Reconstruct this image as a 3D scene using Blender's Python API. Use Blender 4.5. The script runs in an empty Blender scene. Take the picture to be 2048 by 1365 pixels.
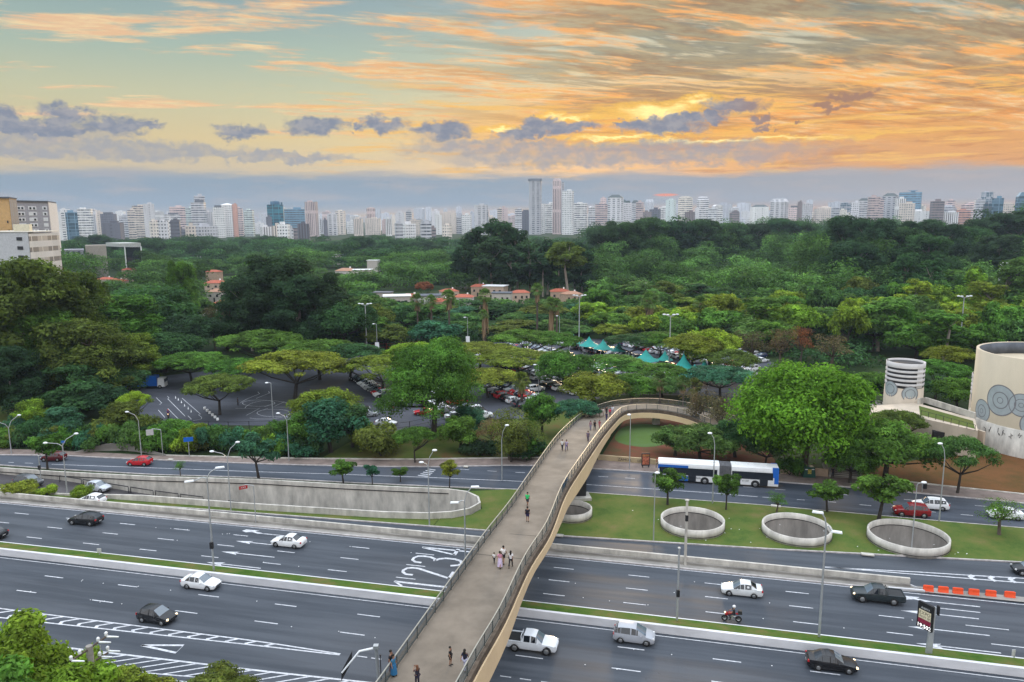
import bpy, math, random
import numpy as np
from mathutils import Vector, Matrix
S = bpy.context.scene
C = S.collection
R = math.radians
# ---------------------------------------------------------------- camera
HAZE = 0.00010
H = 40.0; F = 1490.0; PITCH = 9.3; ROLL = 0.35
cd = bpy.data.cameras.new('camera'); cam = bpy.data.objects.new('camera', cd); C.objects.link(cam)
S.camera = cam
cd.sensor_width = 36; cd.lens = 36 * F / 2048; cd.clip_start = 0.5; cd.clip_end = 30000
cam.matrix_world = Matrix.Translation((0, 0, H)) @ Matrix.Rotation(R(90 - PITCH), 4, 'X') @ Matrix.Rotation(R(-ROLL), 4, 'Z')
S.render.resolution_x = 1024; S.render.resolution_y = 682
S.view_settings.view_transform = 'Standard'; S.view_settings.look = 'None'
S.view_settings.exposure = 0.0; S.view_settings.gamma = 1
S.render.engine = 'CYCLES'
try:
    S.cycles.max_bounces = 5; S.cycles.volume_bounces = 0; S.cycles.transparent_max_bounces = 6
    S.cycles.volume_step_rate = 8; S.cycles.diffuse_bounces = 3; S.cycles.caustics_reflective = False; S.cycles.caustics_refractive = False
except Exception as e: print(e)
_q = cam.matrix_world.to_3x3()
def ray(x, y): return _q @ Vector(((x - 1024) / F, -(y - 682.5) / F, -1))
def P(x, y, z=0.0):
    "where the sight line of a measured photo point meets the level z"
    d = ray(x, y); t = (z - H) / d.z
    return Vector((d.x * t, d.y * t, z))
def AT(x, y, dist):
    "point on that sight line at a horizontal distance"
    d = ray(x, y); t = dist / math.hypot(d.x, d.y); return Vector((d.x * t, d.y * t, H + d.z * t))
def ztop(g, x, y):
    d = ray(x, y); return H + d.z / math.hypot(d.x, d.y) * math.hypot(g.x, g.y)
_ci = cam.matrix_world.inverted()
def ZC(p):
    'depth of a point along the viewing axis'
    return -(_ci @ Vector(p)).z
def lin(r, g, b):
    f = lambda c: (c / 255 / 12.92) if c <= 10 else ((c / 255 + 0.055) / 1.055) ** 2.4
    return (f(r), f(g), f(b), 1)
# ---------------------------------------------------------------- world
def A(x): return math.atan((x - 1024) / F)
def EL(y): return math.atan((440 - y) / F)
SUNAZ = A(1310); SUNEL = R(8.5)
W = bpy.data.worlds.new('World'); S.world = W; W.use_nodes = True
nt = W.node_tree; nt.nodes.clear()
class NB:
    def __init__(s, nt): s.nt = nt
    def n(s, t, **k):
        o = s.nt.nodes.new(t)
        for a, b in k.items(): setattr(o, a, b)
        return o
    def put(s, sock, v):
        if isinstance(v, bpy.types.NodeSocket): s.nt.links.new(v, sock)
        else: sock.default_value = v
    def m(s, op, a, b=0.0, c=0.0, clamp=False):
        o = s.n('ShaderNodeMath', operation=op, use_clamp=clamp)
        s.put(o.inputs[0], a); s.put(o.inputs[1], b)
        if len(o.inputs) > 2: s.put(o.inputs[2], c)
        return o.outputs[0]
    def v(s, op, a, b=(0, 0, 0)):
        o = s.n('ShaderNodeVectorMath', operation=op)
        s.put(o.inputs[0], a)
        if op == 'SCALE': s.put(o.inputs[3], b)
        elif len(o.inputs) > 1: s.put(o.inputs[1], b)
        return o.outputs['Value'] if op in ('LENGTH', 'DOT_PRODUCT') else o.outputs[0]
    def mix(s, f, a, b, t='MIX'):
        o = s.n('ShaderNodeMixRGB', blend_type=t)
        s.put(o.inputs[0], f); s.put(o.inputs[1], a); s.put(o.inputs[2], b); return o.outputs[0]
    def ramp(s, f, pts, interp='LINEAR'):
        o = s.n('ShaderNodeValToRGB'); o.color_ramp.interpolation = interp
        e = o.color_ramp.elements
        while len(e) < len(pts): e.new(0.5)
        for i, (p, c) in enumerate(pts):
            e[i].position = p; e[i].color = c if len(c) == 4 else (*c, 1)
        s.put(o.inputs[0], f); return o.outputs[0]
    def noise(s, vec, scale, detail=4, rough=0.55, dist=0.0, out=0):
        o = s.n('ShaderNodeTexNoise'); s.put(o.inputs['Vector'], vec)
        o.inputs['Scale'].default_value = scale; o.inputs['Detail'].default_value = detail
        o.inputs['Roughness'].default_value = rough; o.inputs['Distortion'].default_value = dist
        return o.outputs[out]
    def rng(s, v, a, b, c=0.0, d=1.0, smooth=True):
        o = s.n('ShaderNodeMapRange', interpolation_type='SMOOTHSTEP' if smooth else 'LINEAR')
        s.put(o.inputs[0], v)
        for i, q in enumerate((a, b, c, d)): s.put(o.inputs[1 + i], q)
        return o.outputs[0]
    def comb(s, x, y, z):
        o = s.n('ShaderNodeCombineXYZ')
        for i, q in enumerate((x, y, z)): s.put(o.inputs[i], q)
        return o.outputs[0]
def build_sky():
    b = NB(nt)
    tc = b.n('ShaderNodeTexCoord').outputs['Generated']
    sp = b.n('ShaderNodeSeparateXYZ'); nt.links.new(tc, sp.inputs[0])
    x, y, z = sp.outputs
    az = b.m('ARCTAN2', x, y); el = b.m('ARCSINE', z)
    # clear sky: colour by height, brightened overhead, out of view, to light the ground
    D = lambda d: R(d) / R(90)
    elp = b.m('DIVIDE', b.m('MAXIMUM', el, 0.0), R(90))
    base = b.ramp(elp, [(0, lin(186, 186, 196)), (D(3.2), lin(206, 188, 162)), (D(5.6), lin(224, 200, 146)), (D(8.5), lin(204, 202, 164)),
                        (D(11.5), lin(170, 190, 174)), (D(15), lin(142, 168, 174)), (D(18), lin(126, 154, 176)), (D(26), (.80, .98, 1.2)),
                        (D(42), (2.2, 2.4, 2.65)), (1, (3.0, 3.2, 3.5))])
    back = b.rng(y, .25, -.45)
    base = b.mix(b.m('MULTIPLY', back, b.rng(el, R(50), R(25))), base, (1.75, 1.8, 1.88, 1))  # unseen sky behind the camera, brightened as fill for camera-facing sides
    sky = b.n('ShaderNodeTexSky', sky_type='NISHITA', sun_disc=False, sun_elevation=SUNEL, sun_rotation=SUNAZ)
    base = b.mix(0.12, base, b.v('SCALE', sky.outputs[0], 0.10))
    da = b.m('SUBTRACT', az, SUNAZ)
    right = b.rng(az, A(650), A(1700))
    low = b.rng(el, R(15), R(5))
    base = b.mix(b.m('MULTIPLY', b.m('MULTIPLY', right, low), 0.85), base, lin(236, 160, 72))
    g = b.v('LENGTH', b.comb(b.m('DIVIDE', da, 0.36), b.m('DIVIDE', b.m('SUBTRACT', el, EL(265)), 0.05), 0.0))
    base = b.mix(b.m('MULTIPLY', b.rng(g, 1.25, 0.0), 0.95), base, lin(255, 184, 70))
    zz = b.m('ADD', b.m('MAXIMUM', z, 0.0), 0.10)
    pl = b.comb(b.m('DIVIDE', x, zz), b.m('DIVIDE', y, zz), 0.0)
    wv = b.v('SUBTRACT', b.noise(pl, 1.6, 3, .55, 0, 1), (.5, .5, .5))
    pl = b.v('ADD', pl, b.v('SCALE', wv, 0.14))
    topfade = b.rng(el, R(34), R(19)); lowfade = b.rng(el, R(4.2), R(6.0))
    cov = b.m('MULTIPLY', b.rng(az, A(650), A(1350)), b.rng(el, R(3.5), R(8)))
    cov = b.m('MULTIPLY', cov, b.rng(b.m('ADD', el, b.m('MULTIPLY', b.noise(pl, .7, 2), R(4))), R(19), R(16)))
    # big soft sheets, then fine streaks cut out of them
    rot = b.n('ShaderNodeMapping'); b.put(rot.inputs[0], pl); rot.inputs['Rotation'].default_value = (0, 0, R(-14)); q = rot.outputs[0]
    nA = b.noise(b.v('MULTIPLY', q, (.55, 1.5, 1)), 1.5, 3, .5)
    nB = b.noise(b.v('MULTIPLY', q, (1.2, 3.9, 1)), 2.5, 5, .66, .15)
    nC = b.noise(b.v('ADD', b.v('MULTIPLY', q, (.8, 3.2, 1)), (5.1, 3.3, 0)), 1.8, 6, .64, .15)
    nD = b.noise(b.v('ADD', b.v('MULTIPLY', q, (1.3, 3.4, 1)), (9.1, 1.3, 0)), 4.6, 4, .65, .1)
    f1 = b.m('ADD', b.m('ADD', b.m('MULTIPLY', nA, .62), b.m('MULTIPLY', nB, .44)), b.m('MULTIPLY', cov, .10))
    m1 = b.m('MULTIPLY', b.m('MULTIPLY', b.rng(f1, .545, .645), topfade), lowfade)
    peach = b.mix(b.rng(az, A(100), A(1350)), lin(244, 196, 150), lin(255, 176, 88))
    peach = b.mix(b.rng(nD, .40, .68), peach, lin(255, 222, 168))
    base = b.mix(b.m('MULTIPLY', m1, 0.85), base, peach)
    f2 = b.m('ADD', b.m('MULTIPLY', nC, .75), b.m('ADD', b.m('MULTIPLY', nD, .25), b.m('MULTIPLY', cov, .05)))
    m2 = b.m('MULTIPLY', b.rng(b.m('ADD', f2, b.m('MULTIPLY', b.rng(el, R(7), R(13)), .035)), .505, .60), b.m('MULTIPLY', cov, topfade))
    grey = b.mix(b.rng(el, R(4.5), R(12)), lin(188, 124, 62), lin(122, 122, 110))
    grey = b.mix(b.rng(nD, .35, .65), grey, b.mix(b.rng(el, R(4.5), R(12)), lin(220, 146, 68), lin(158, 148, 120)))
    base = b.mix(b.m('MULTIPLY', m2, 0.80), base, grey)
    ns = b.noise(b.v('MULTIPLY', b.comb(az, el, 0.0), (6, 85, 1)), 1.3, 5, .65, .2)
    st3 = b.m('MULTIPLY', b.rng(ns, .50, .62), b.m('MULTIPLY', b.rng(el, R(12), R(7)), b.rng(az, A(420), A(900))))
    base = b.mix(b.m('MULTIPLY', st3, .8), base, lin(255, 198, 96))
    ns2 = b.noise(b.v('ADD', b.v('MULTIPLY', b.comb(az, el, 0.0), (7, 70, 1)), (3, 8, 0)), 1.3, 5, .65, .2)
    st4 = b.m('MULTIPLY', b.rng(ns2, .52, .62), b.m('MULTIPLY', b.rng(el, R(10), R(6)), b.rng(az, A(900), A(1500))))
    base = b.mix(b.m('MULTIPLY', st4, .55), base, lin(206, 132, 66))
    # brightest gap in the cloud, where the sun stands
    ae = b.comb(az, el, 0.0)
    wob0 = b.v('SUBTRACT', b.noise(b.v('MULTIPLY', ae, (1, 3, 1)), 22, 4, .65, .2, 1), (.5, .5, .5))
    w0 = b.v('ADD', ae, b.v('MULTIPLY', wob0, (.10, .030, 0)))
    def blobs(lst, vec):
        acc = 9.0
        for (px, py, w, h) in lst:
            d = b.v('LENGTH', b.v('MULTIPLY', b.v('SUBTRACT', vec, (A(px), EL(py), 0)), (F / w, F / h, 0)))
            acc = b.m('MINIMUM', acc, d)
        return acc
    sunb = blobs([(1300, 240, 85, 15), (1135, 246, 60, 6), (1380, 226, 50, 9), (1440, 298, 240, 4), (1230, 285, 110, 5), (1010, 268, 60, 5)], w0)
    base = b.mix(b.rng(sunb, 1.7, .9, 0, .85), base, lin(255, 200, 84))
    base = b.mix(b.rng(sunb, 1.0, 0.1), base, (1.35, 1.02, .38, 1))
    # low grey-blue cumulus and the stratus deck
    wob = b.v('SUBTRACT', b.noise(b.v('MULTIPLY', ae, (1, 1.5, 1)), 30, 6, .66, .15, 1), (.5, .5, .5))
    w1 = b.v('ADD', ae, b.v('MULTIPLY', wob, (.080, .044, 0)))
    cum = blobs([(40, 268, 32, 18), (75, 283, 80, 13), (165, 266, 34, 20), (140, 285, 80, 12), (258, 278, 60, 19), (318, 280, 32, 7), (500, 278, 50, 17), (650, 267, 56, 18),
                 (772, 262, 50, 19), (722, 271, 14, 6), (885, 272, 66, 18), (1030, 277, 34, 11), (1118, 264, 84, 14), (1060, 272, 50, 12), (1312, 268, 92, 15),
                 (1350, 256, 52, 12), (1240, 262, 18, 9), (1460, 236, 54, 18), (1412, 252, 28, 10), (1520, 261, 24, 8), (1634, 249, 26, 7), (1688, 231, 34, 8),
                 (1512, 276, 24, 6), (1575, 273, 12, 5)], w1)
    mc = b.rng(cum, 1.18, 0.55)
    nE = b.noise(b.v('MULTIPLY', ae, (1, 1.6, 1)), 55, 4, .6)
    cc = b.mix(b.rng(nE, .38, .66), lin(128, 138, 158), lin(160, 160, 168))
    cc = b.mix(b.rng(cum, .85, 1.2), cc, lin(196, 170, 146))
    cc = b.mix(b.rng(az, A(1380), A(1600)), cc, lin(170, 128, 104))
    deck = blobs([(1280, 318, 420, 24), (1010, 302, 200, 18), (180, 318, 300, 18), (560, 322, 150, 10), (-150, 300, 300, 18)], w1)
    md = b.m('MULTIPLY', b.rng(deck, 1.25, .65), b.rng(nE, .3, .62, .45, .8))
    dc = b.mix(b.rng(az, A(1400), A(1750)), lin(156, 160, 172), lin(206, 158, 126))
    base = b.mix(md, base, dc)
    base = b.mix(b.m('MULTIPLY', mc, .95), base, cc)
    nd = b.noise(b.v('MULTIPLY', ae, (9, 60, 1)), 1.0, 4, .6)
    topd = b.m('ADD', b.m('MULTIPLY', nd, R(1.9)), R(2.55))
    mlow = b.rng(b.m('SUBTRACT', topd, el), -0.004, 0.012)
    lowc = b.mix(b.rng(az, A(900), A(2100)), lin(140, 160, 178), lin(172, 170, 174))
    lowc = b.mix(b.m('MULTIPLY', b.rng(nd, .45, .7), .45), lowc, lin(196, 180, 172))
    base = b.mix(b.m('MULTIPLY', mlow, b.rng(el, R(.3), R(1.3), .45, .96)), base, lowc)
    red = blobs([(1328, 396, 26, 3.2)], ae)
    base = b.mix(b.rng(red, 1.1, .5), base, (1.0, .28, .12, 1))
    base = b.mix(b.rng(el, 0, -.02), base, lin(70, 78, 78))
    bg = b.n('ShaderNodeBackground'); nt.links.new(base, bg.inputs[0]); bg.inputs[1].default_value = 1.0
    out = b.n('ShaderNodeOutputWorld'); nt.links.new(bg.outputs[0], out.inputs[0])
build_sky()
W.cycles.sampling_method = 'MANUAL'; W.cycles.sample_map_resolution = 512
# the sun, behind the low cloud at the right of the bridge
sl = bpy.data.lights.new('sun', 'SUN'); sl.energy = 1.9; sl.angle = R(11); sl.color = (1, .72, .42)
so = bpy.data.objects.new('sun', sl); C.objects.link(so)
sd = Vector((math.sin(SUNAZ) * math.cos(SUNEL), math.cos(SUNAZ) * math.cos(SUNEL), math.sin(SUNEL)))
so.rotation_euler = sd.to_track_quat('Z', 'Y').to_euler()
# ---------------------------------------------------------------- helpers
rnd = random.Random(7)
def link(o, parent=None):
    C.objects.link(o)
    if parent is not None: o.parent = parent
    return o
def tag(o, label=None, cat=None, group=None, kind=None):
    if label: o['label'] = label
    if cat: o['category'] = cat
    if group: o['group'] = group
    if kind: o['kind'] = kind
    return o
def thing(name, label, cat, loc=(0, 0, 0), rz=0, group=None, scale=1):
    o = bpy.data.objects.new(name, None); o.empty_display_size = .3
    link(o); o.location = loc; o.rotation_euler = (0, 0, rz)
    if scale != 1: o.scale = (scale,) * 3
    return tag(o, label, cat, group)
def dup(o, parent=None):
    c = o.copy(); link(c, parent)
    for ch in list(o.children): dup(ch, c)
    return c
class MB:
    def __init__(s): s.v = []; s.f = []; s.mi = []; s.sm = []
    def add(s, vs, fs, mi=0, sm=False):
        o = len(s.v); s.v += [tuple(p) for p in vs]
        for f in fs: s.f.append([i + o for i in f]); s.mi.append(mi); s.sm.append(sm)
        return s
    def box(s, c, d, rz=0, mi=0, M=None, taper=1.0):
        x, y, z = d[0] / 2, d[1] / 2, d[2] / 2; ca, sa = math.cos(rz), math.sin(rz); vs = []
        for k in (-1, 1):
            t = taper if k > 0 else 1
            for (i, j) in ((-1, -1), (1, -1), (1, 1), (-1, 1)):
                px, py = i * x * t, j * y * t
                p = Vector((c[0] + px * ca - py * sa, c[1] + px * sa + py * ca, c[2] + k * z))
                vs.append(M @ p if M else p)
        return s.add(vs, [(0, 3, 2, 1), (4, 5, 6, 7), (0, 1, 5, 4), (1, 2, 6, 5), (2, 3, 7, 6), (3, 0, 4, 7)], mi)
    def prism(s, poly, z0, z1, mi=0, mt=None):
        n = len(poly)
        vs = [(p[0], p[1], z0) for p in poly] + [(p[0], p[1], z1) for p in poly]
        s.add(vs, [tuple(reversed(range(n)))] + [(i, (i + 1) % n, (i + 1) % n + n, i + n) for i in range(n)], mi)
        s.add(vs[n:], [tuple(range(n))], mi if mt is None else mt)
        return s
    def tube(s, pts, rad, n=8, mi=0, cap=True, sm=True):
        pts = [Vector(p) for p in pts]
        if not isinstance(rad, (list, tuple)): rad = [rad] * len(pts)
        vs = []; up = None
        for i, p in enumerate(pts):
            d = (pts[min(i + 1, len(pts) - 1)] - pts[max(i - 1, 0)]).normalized()
            a = Vector((0, 0, 1)) if abs(d.z) < .95 else Vector((1, 0, 0))
            if up is None: up = d.cross(a).normalized()
            up = (up - d * up.dot(d)).normalized(); q = d.cross(up)
            for k in range(n):
                t = 2 * math.pi * k / n; vs.append(p + (up * math.cos(t) + q * math.sin(t)) * rad[i])
        fs = [(i * n + k, i * n + (k + 1) % n, (i + 1) * n + (k + 1) % n, (i + 1) * n + k) for i in range(len(pts) - 1) for k in range(n)]
        s.add(vs, fs, mi, sm)
        if cap: s.add(vs[:n], [tuple(reversed(range(n)))], mi); s.add(vs[-n:], [tuple(range(n))], mi)
        return s
    def lathe(s, prof, n=24, c=(0, 0, 0), mi=0, sm=True, a0=0, a1=2 * math.pi):
        full = abs(a1 - a0 - 2 * math.pi) < 1e-6; m = n if full else n + 1; vs = []
        for (r, z) in prof:
            for k in range(m):
                t = a0 + (a1 - a0) * k / n; vs.append((c[0] + r * math.cos(t), c[1] + r * math.sin(t), c[2] + z))
        fs = [(i * m + k, i * m + (k + 1) % m, (i + 1) * m + (k + 1) % m, (i + 1) * m + k) for i in range(len(prof) - 1) for k in range(n)]
        return s.add(vs, fs, mi, sm)
    def sph(s, c, r, n=8, mi=0, sc=(1, 1, 1)):
        pr = [(max(1e-4, math.sin(math.pi * i / n)) * r, -math.cos(math.pi * i / n) * r) for i in range(n + 1)]
        t = MB().lathe(pr, n + 2)
        return s.add([(c[0] + v[0] * sc[0], c[1] + v[1] * sc[1], c[2] + v[2] * sc[2]) for v in t.v], t.f, mi, True)
    def wall(s, line, h, th, z0=0.0, mi=0, side=0.0):
        "solid wall along a polyline; z0 may be a list"
        n = len(line); L = []; Rr = []
        z0s = z0 if isinstance(z0, (list, tuple)) else [z0] * n
        hs = h if isinstance(h, (list, tuple)) else [h] * n
        for i in range(n):
            a = Vector(line[max(i - 1, 0)][:2]); b = Vector(line[min(i + 1, n - 1)][:2]); d = (b - a).normalized(); q = Vector((-d.y, d.x))
            p = Vector(line[i][:2]); L.append(p + q * th * (.5 + side)); Rr.append(p - q * th * (.5 - side))
        vs = []
        for i in range(n):
            zt = z0s[i] + hs[i]
            vs += [(*L[i], z0s[i]), (*Rr[i], z0s[i]), (*Rr[i], zt), (*L[i], zt)]
        fs = []
        for i in range(n - 1):
            o = i * 4; p = o + 4
            fs += [(o, p, p + 3, o + 3), (o + 3, p + 3, p + 2, o + 2), (o + 2, p + 2, p + 1, o + 1)]
        e = (n - 1) * 4
        fs += [(0, 3, 2, 1), (e, e + 1, e + 2, e + 3)]
        return s.add(vs, fs, mi)
    def ribbon(s, line, w, z=None, mi=0):
        n = len(line); vs = []
        for i in range(n):
            a = Vector(line[max(i - 1, 0)]); b = Vector(line[min(i + 1, n - 1)]); d = (b - a); d.z = 0
            d = d.normalized() if d.length > 1e-6 else Vector((1, 0, 0)); q = Vector((-d.y, d.x, 0)) * w / 2
            p = Vector(line[i])
            if z is not None: p.z = z
            vs += [p + q, p - q]
        return s.add(vs, [(2 * i, 2 * i + 1, 2 * i + 3, 2 * i + 2) for i in range(n - 1)], mi)
    def mesh(s, name, mats):
        me = bpy.data.meshes.new(name); me.from_pydata(s.v, [], s.f)
        for m in (mats if isinstance(mats, (list, tuple)) else [mats]): me.materials.append(m)
        me.polygons.foreach_set('material_index', s.mi); me.polygons.foreach_set('use_smooth', s.sm)
        me.update(); return me
    def build(s, name, mats, parent=None):
        return link(bpy.data.objects.new(name, s.mesh(name, mats)), parent)
def filled(outer, holes, z):
    "flat sheet with holes"
    cu = bpy.data.curves.new('sheet', 'CURVE'); cu.dimensions = '2D'; cu.fill_mode = 'BOTH'
    for lp in [outer] + holes:
        sp = cu.splines.new('POLY'); sp.points.add(len(lp) - 1)
        for i, p in enumerate(lp): sp.points[i].co = (p[0], p[1], 0, 1)
        sp.use_cyclic_u = True
    o = bpy.data.objects.new('sheet', cu); C.objects.link(o)
    dg = bpy.context.evaluated_depsgraph_get(); me = bpy.data.meshes.new_from_object(o.evaluated_get(dg))
    vs = [(v.co.x, v.co.y, z) for v in me.vertices]; fs = []
    for p in me.polygons:
        f = list(p.vertices); a, c, d = [Vector(vs[i]) for i in f[:3]]
        if (c - a).cross(d - a).z < 0: f.reverse()
        fs.append(f)
    bpy.data.objects.remove(o); bpy.data.meshes.remove(me); bpy.data.curves.remove(cu)
    return MB().add(vs, fs)
def text_mb(body, size, ext=0.0):
    cu = bpy.data.curves.new('t', 'FONT'); cu.body = body; cu.size = size; cu.extrude = ext; cu.align_x = 'CENTER'; cu.align_y = 'CENTER'; cu.resolution_u = 3
    o = bpy.data.objects.new('t', cu); C.objects.link(o)
    dg = bpy.context.evaluated_depsgraph_get(); me = bpy.data.meshes.new_from_object(o.evaluated_get(dg))
    r = ([v.co.copy() for v in me.vertices], [list(p.vertices) for p in me.polygons])
    bpy.data.objects.remove(o); bpy.data.meshes.remove(me); bpy.data.curves.remove(cu); return r
# ---------------------------------------------------------------- materials
def newmat(name):
    m = bpy.data.materials.new(name); m.use_nodes = True; t = m.node_tree; t.nodes.clear(); b = NB(t)
    o = b.n('ShaderNodeOutputMaterial'); s = b.n('ShaderNodeBsdfPrincipled'); t.links.new(s.outputs[0], o.inputs[0])
    return m, b, s, o
def mat(name, col, rough=.7, amt=.25, scale=3.0, metal=0, spec=.4, stretch=(1, 1, 1), emit=None, coat=0, bump=0, objcol=False):
    m, b, s, o = newmat(name)
    tc = b.n('ShaderNodeTexCoord').outputs['Object']
    n = b.noise(b.v('MULTIPLY', tc, stretch), scale, 5, .6)
    f = b.rng(n, .3, .7, 1 - amt, 1 + amt, False)
    base = b.n('ShaderNodeObjectInfo').outputs['Color'] if objcol else (*col[:3], 1)
    c = b.v('SCALE', base, f) if objcol else None
    if c is None:
        q = b.n('ShaderNodeRGB'); q.outputs[0].default_value = (*col[:3], 1); c = b.v('SCALE', q.outputs[0], f)
    b.put(s.inputs['Base Color'], c)
    s.inputs['Roughness'].default_value = rough; s.inputs['Metallic'].default_value = metal
    s.inputs['Specular IOR Level'].default_value = spec; s.inputs['Coat Weight'].default_value = coat; s.inputs['Coat Roughness'].default_value = .05
    if bump:
        bp = b.n('ShaderNodeBump'); bp.inputs['Strength'].default_value = bump; b.put(bp.inputs['Height'], n); b.put(s.inputs['Normal'], bp.outputs[0])
    if emit: s.inputs['Emission Color'].default_value = (*emit[:3], 1); s.inputs['Emission Strength'].default_value = emit[3]
    return m
RA = -math.atan(.24)
def roadmat(name, c1, c2, rough=.6, tracks=True):
    m, b, s, o = newmat(name)
    tc = b.n('ShaderNodeTexCoord').outputs['Object']
    rot = b.n('ShaderNodeMapping'); b.put(rot.inputs[0], tc); rot.inputs['Rotation'].default_value = (0, 0, -RA)
    r = rot.outputs[0]
    n1 = b.noise(b.v('MULTIPLY', r, (.025, .55, 1)), 1, 6, .55)
    n2 = b.noise(r, 9, 4, .6); n3 = b.noise(b.v('MULTIPLY', r, (.05, .06, 1)), 1, 3, .5)
    n4 = b.noise(b.v('MULTIPLY', r, (.12, 1.7, 1)), 1, 4, .6)
    f = b.m('ADD', b.m('ADD', b.m('MULTIPLY', n1, .8), b.m('MULTIPLY', n3, .35)), b.m('ADD', b.m('MULTIPLY', n2, .12), b.m('MULTIPLY', n4, .25)))
    c = b.mix(b.rng(f, .62, .90), (*c1, 1), (*c2, 1))
    pt = b.noise(b.v('MULTIPLY', r, (.10, .9, 1)), .6, 2, .5); c = b.mix(b.rng(pt, .60, .63, 0, .16), c, (.03, .034, .042, 1))
    oil = b.noise(r, 1.7, 3, .6); c = b.mix(b.rng(oil, .66, .74, 0, .45), c, (.028, .030, .034, 1))
    b.put(s.inputs['Base Color'], c); s.inputs['Roughness'].default_value = rough; s.inputs['Specular IOR Level'].default_value = .25
    b.put(s.inputs['Roughness'], b.rng(n1, .3, .7, rough - .1, rough + .12))
    return m
def grassmat(name, cols, scale=.35):
    m, b, s, o = newmat(name)
    tc = b.n('ShaderNodeTexCoord').outputs['Object']
    n = b.m('ADD', b.m('MULTIPLY', b.noise(tc, scale, 6, .65), .75), b.m('MULTIPLY', b.noise(tc, 6, 4, .6), .25))
    c = b.ramp(b.rng(n, .34, .66, 0, 1, False), [(i / (len(cols) - 1), q) for i, q in enumerate(cols)])
    b.put(s.inputs['Base Color'], c); s.inputs['Roughness'].default_value = .95; s.inputs['Specular IOR Level'].default_value = .1
    bp = b.n('ShaderNodeBump'); bp.inputs['Strength'].default_value = .6; b.put(bp.inputs['Height'], b.noise(tc, 9, 5, .7)); b.put(s.inputs['Normal'], bp.outputs[0])
    return m
def leafmat(name):
    m, b, s, o = newmat(name); t = m.node_tree
    tc = b.n('ShaderNodeTexCoord').outputs['Object']; oc = b.n('ShaderNodeObjectInfo')
    ge = b.n('ShaderNodeNewGeometry').outputs['Random Per Island']
    n = b.noise(tc, .35, 4, .6)
    f = b.m('ADD', b.rng(n, .34, .66, .6, 1.5, False), b.m('MULTIPLY', b.m('SUBTRACT', ge, .5), .8))
    c = b.v('SCALE', oc.outputs['Color'], f)
    c = b.mix(b.rng(b.noise(tc, .9, 3, .6), .52, .72, 0, .42), c, b.v('MULTIPLY', c, (1.5, 1.2, .6)))
    at = b.n('ShaderNodeAttribute', attribute_name='tint')
    c = b.v('SCALE', c, at.outputs['Fac'])
    s.inputs['Roughness'].default_value = .75; s.inputs['Specular IOR Level'].default_value = .08
    b.put(s.inputs['Base Color'], c)
    tr = b.n('ShaderNodeBsdfTranslucent'); b.put(tr.inputs[0], b.v('MULTIPLY', c, (1.2, 1.5, .6)))
    mx = b.n('ShaderNodeMixShader'); mx.inputs[0].default_value = .34
    t.links.new(s.outputs[0], mx.inputs[1]); t.links.new(tr.outputs[0], mx.inputs[2]); t.links.new(mx.outputs[0], o.inputs[0])
    return m
def facade(name, fl, bay, wz, wx, glass, vert=False, rough=.35):
    "storeys of windows in a wall of the object's own colour"
    m, b, s, o = newmat(name)
    tc = b.n('ShaderNodeTexCoord').outputs['Object']; sp = b.n('ShaderNodeSeparateXYZ'); b.put(sp.inputs[0], tc)
    oi = b.n('ShaderNodeObjectInfo'); x, y, z = sp.outputs
    zf = b.m('FRACT', b.m('DIVIDE', z, fl)); h = b.m('FRACT', b.m('DIVIDE', b.m('ADD', b.m('ADD', x, y), 500.0), bay))
    mz = b.m('MULTIPLY', b.m('GREATER_THAN', zf, wz[0]), b.m('LESS_THAN', zf, wz[1]))
    mx = b.m('MULTIPLY', b.m('GREATER_THAN', h, wx[0]), b.m('LESS_THAN', h, wx[1]))
    k = b.m('MULTIPLY', mz, mx)
    nz = b.n('ShaderNodeSeparateXYZ'); b.put(nz.inputs[0], b.n('ShaderNodeNewGeometry').outputs['Normal'])
    k = b.m('MULTIPLY', k, b.m('LESS_THAN', b.m('ABSOLUTE', nz.outputs[2]), .5))
    cell = b.n('ShaderNodeTexWhiteNoise', noise_dimensions='3D')
    b.put(cell.inputs['Vector'], b.comb(b.m('FLOOR', b.m('DIVIDE', b.m('ADD', x, y), bay)), b.m('FLOOR', b.m('DIVIDE', z, fl)), oi.outputs['Random']))
    gl = b.mix(b.rng(cell.outputs[0], .35, 1, 0, .75), (*glass, 1), b.v('SCALE', oi.outputs['Color'], .7))
    dirt = b.rng(b.noise(b.v('MULTIPLY', tc, (1, 1, .15)), .12, 4, .6), .3, .7, .85, 1.1, False)
    b.put(s.inputs['Base Color'], b.mix(k, b.v('SCALE', oi.outputs['Color'], dirt), gl))
    b.put(s.inputs['Roughness'], b.m('SUBTRACT', .8, b.m('MULTIPLY', k, .8 - rough)))
    return m
M = {}
M['asphalt'] = roadmat('asphalt', (.036, .043, .055), (.070, .079, .094))
M['asphalt2'] = roadmat('asphalt blue', (.038, .047, .064), (.066, .077, .098))
M['asphalt3'] = roadmat('asphalt lot', (.046, .050, .064), (.074, .079, .096), .8)
M['ramp'] = roadmat('ramp asphalt', (.05, .045, .048), (.10, .092, .095), .8)
M['paint'] = mat('road paint', (.50, .51, .54), .7, .34, 2.5)
M['deck'] = mat('bridge paving', (.182, .153, .122), .85, .24, .35, bump=.05, spec=.2)
M['grass'] = grassmat('verge grass', [(.030, .075, .010, 1), (.055, .11, .016, 1), (.10, .115, .030, 1), (.16, .11, .045, 1)])
M['lawn'] = grassmat('lawn', [(.045, .085, .018, 1), (.075, .115, .025, 1), (.105, .125, .032, 1), (.15, .13, .05, 1)], .22)
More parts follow.
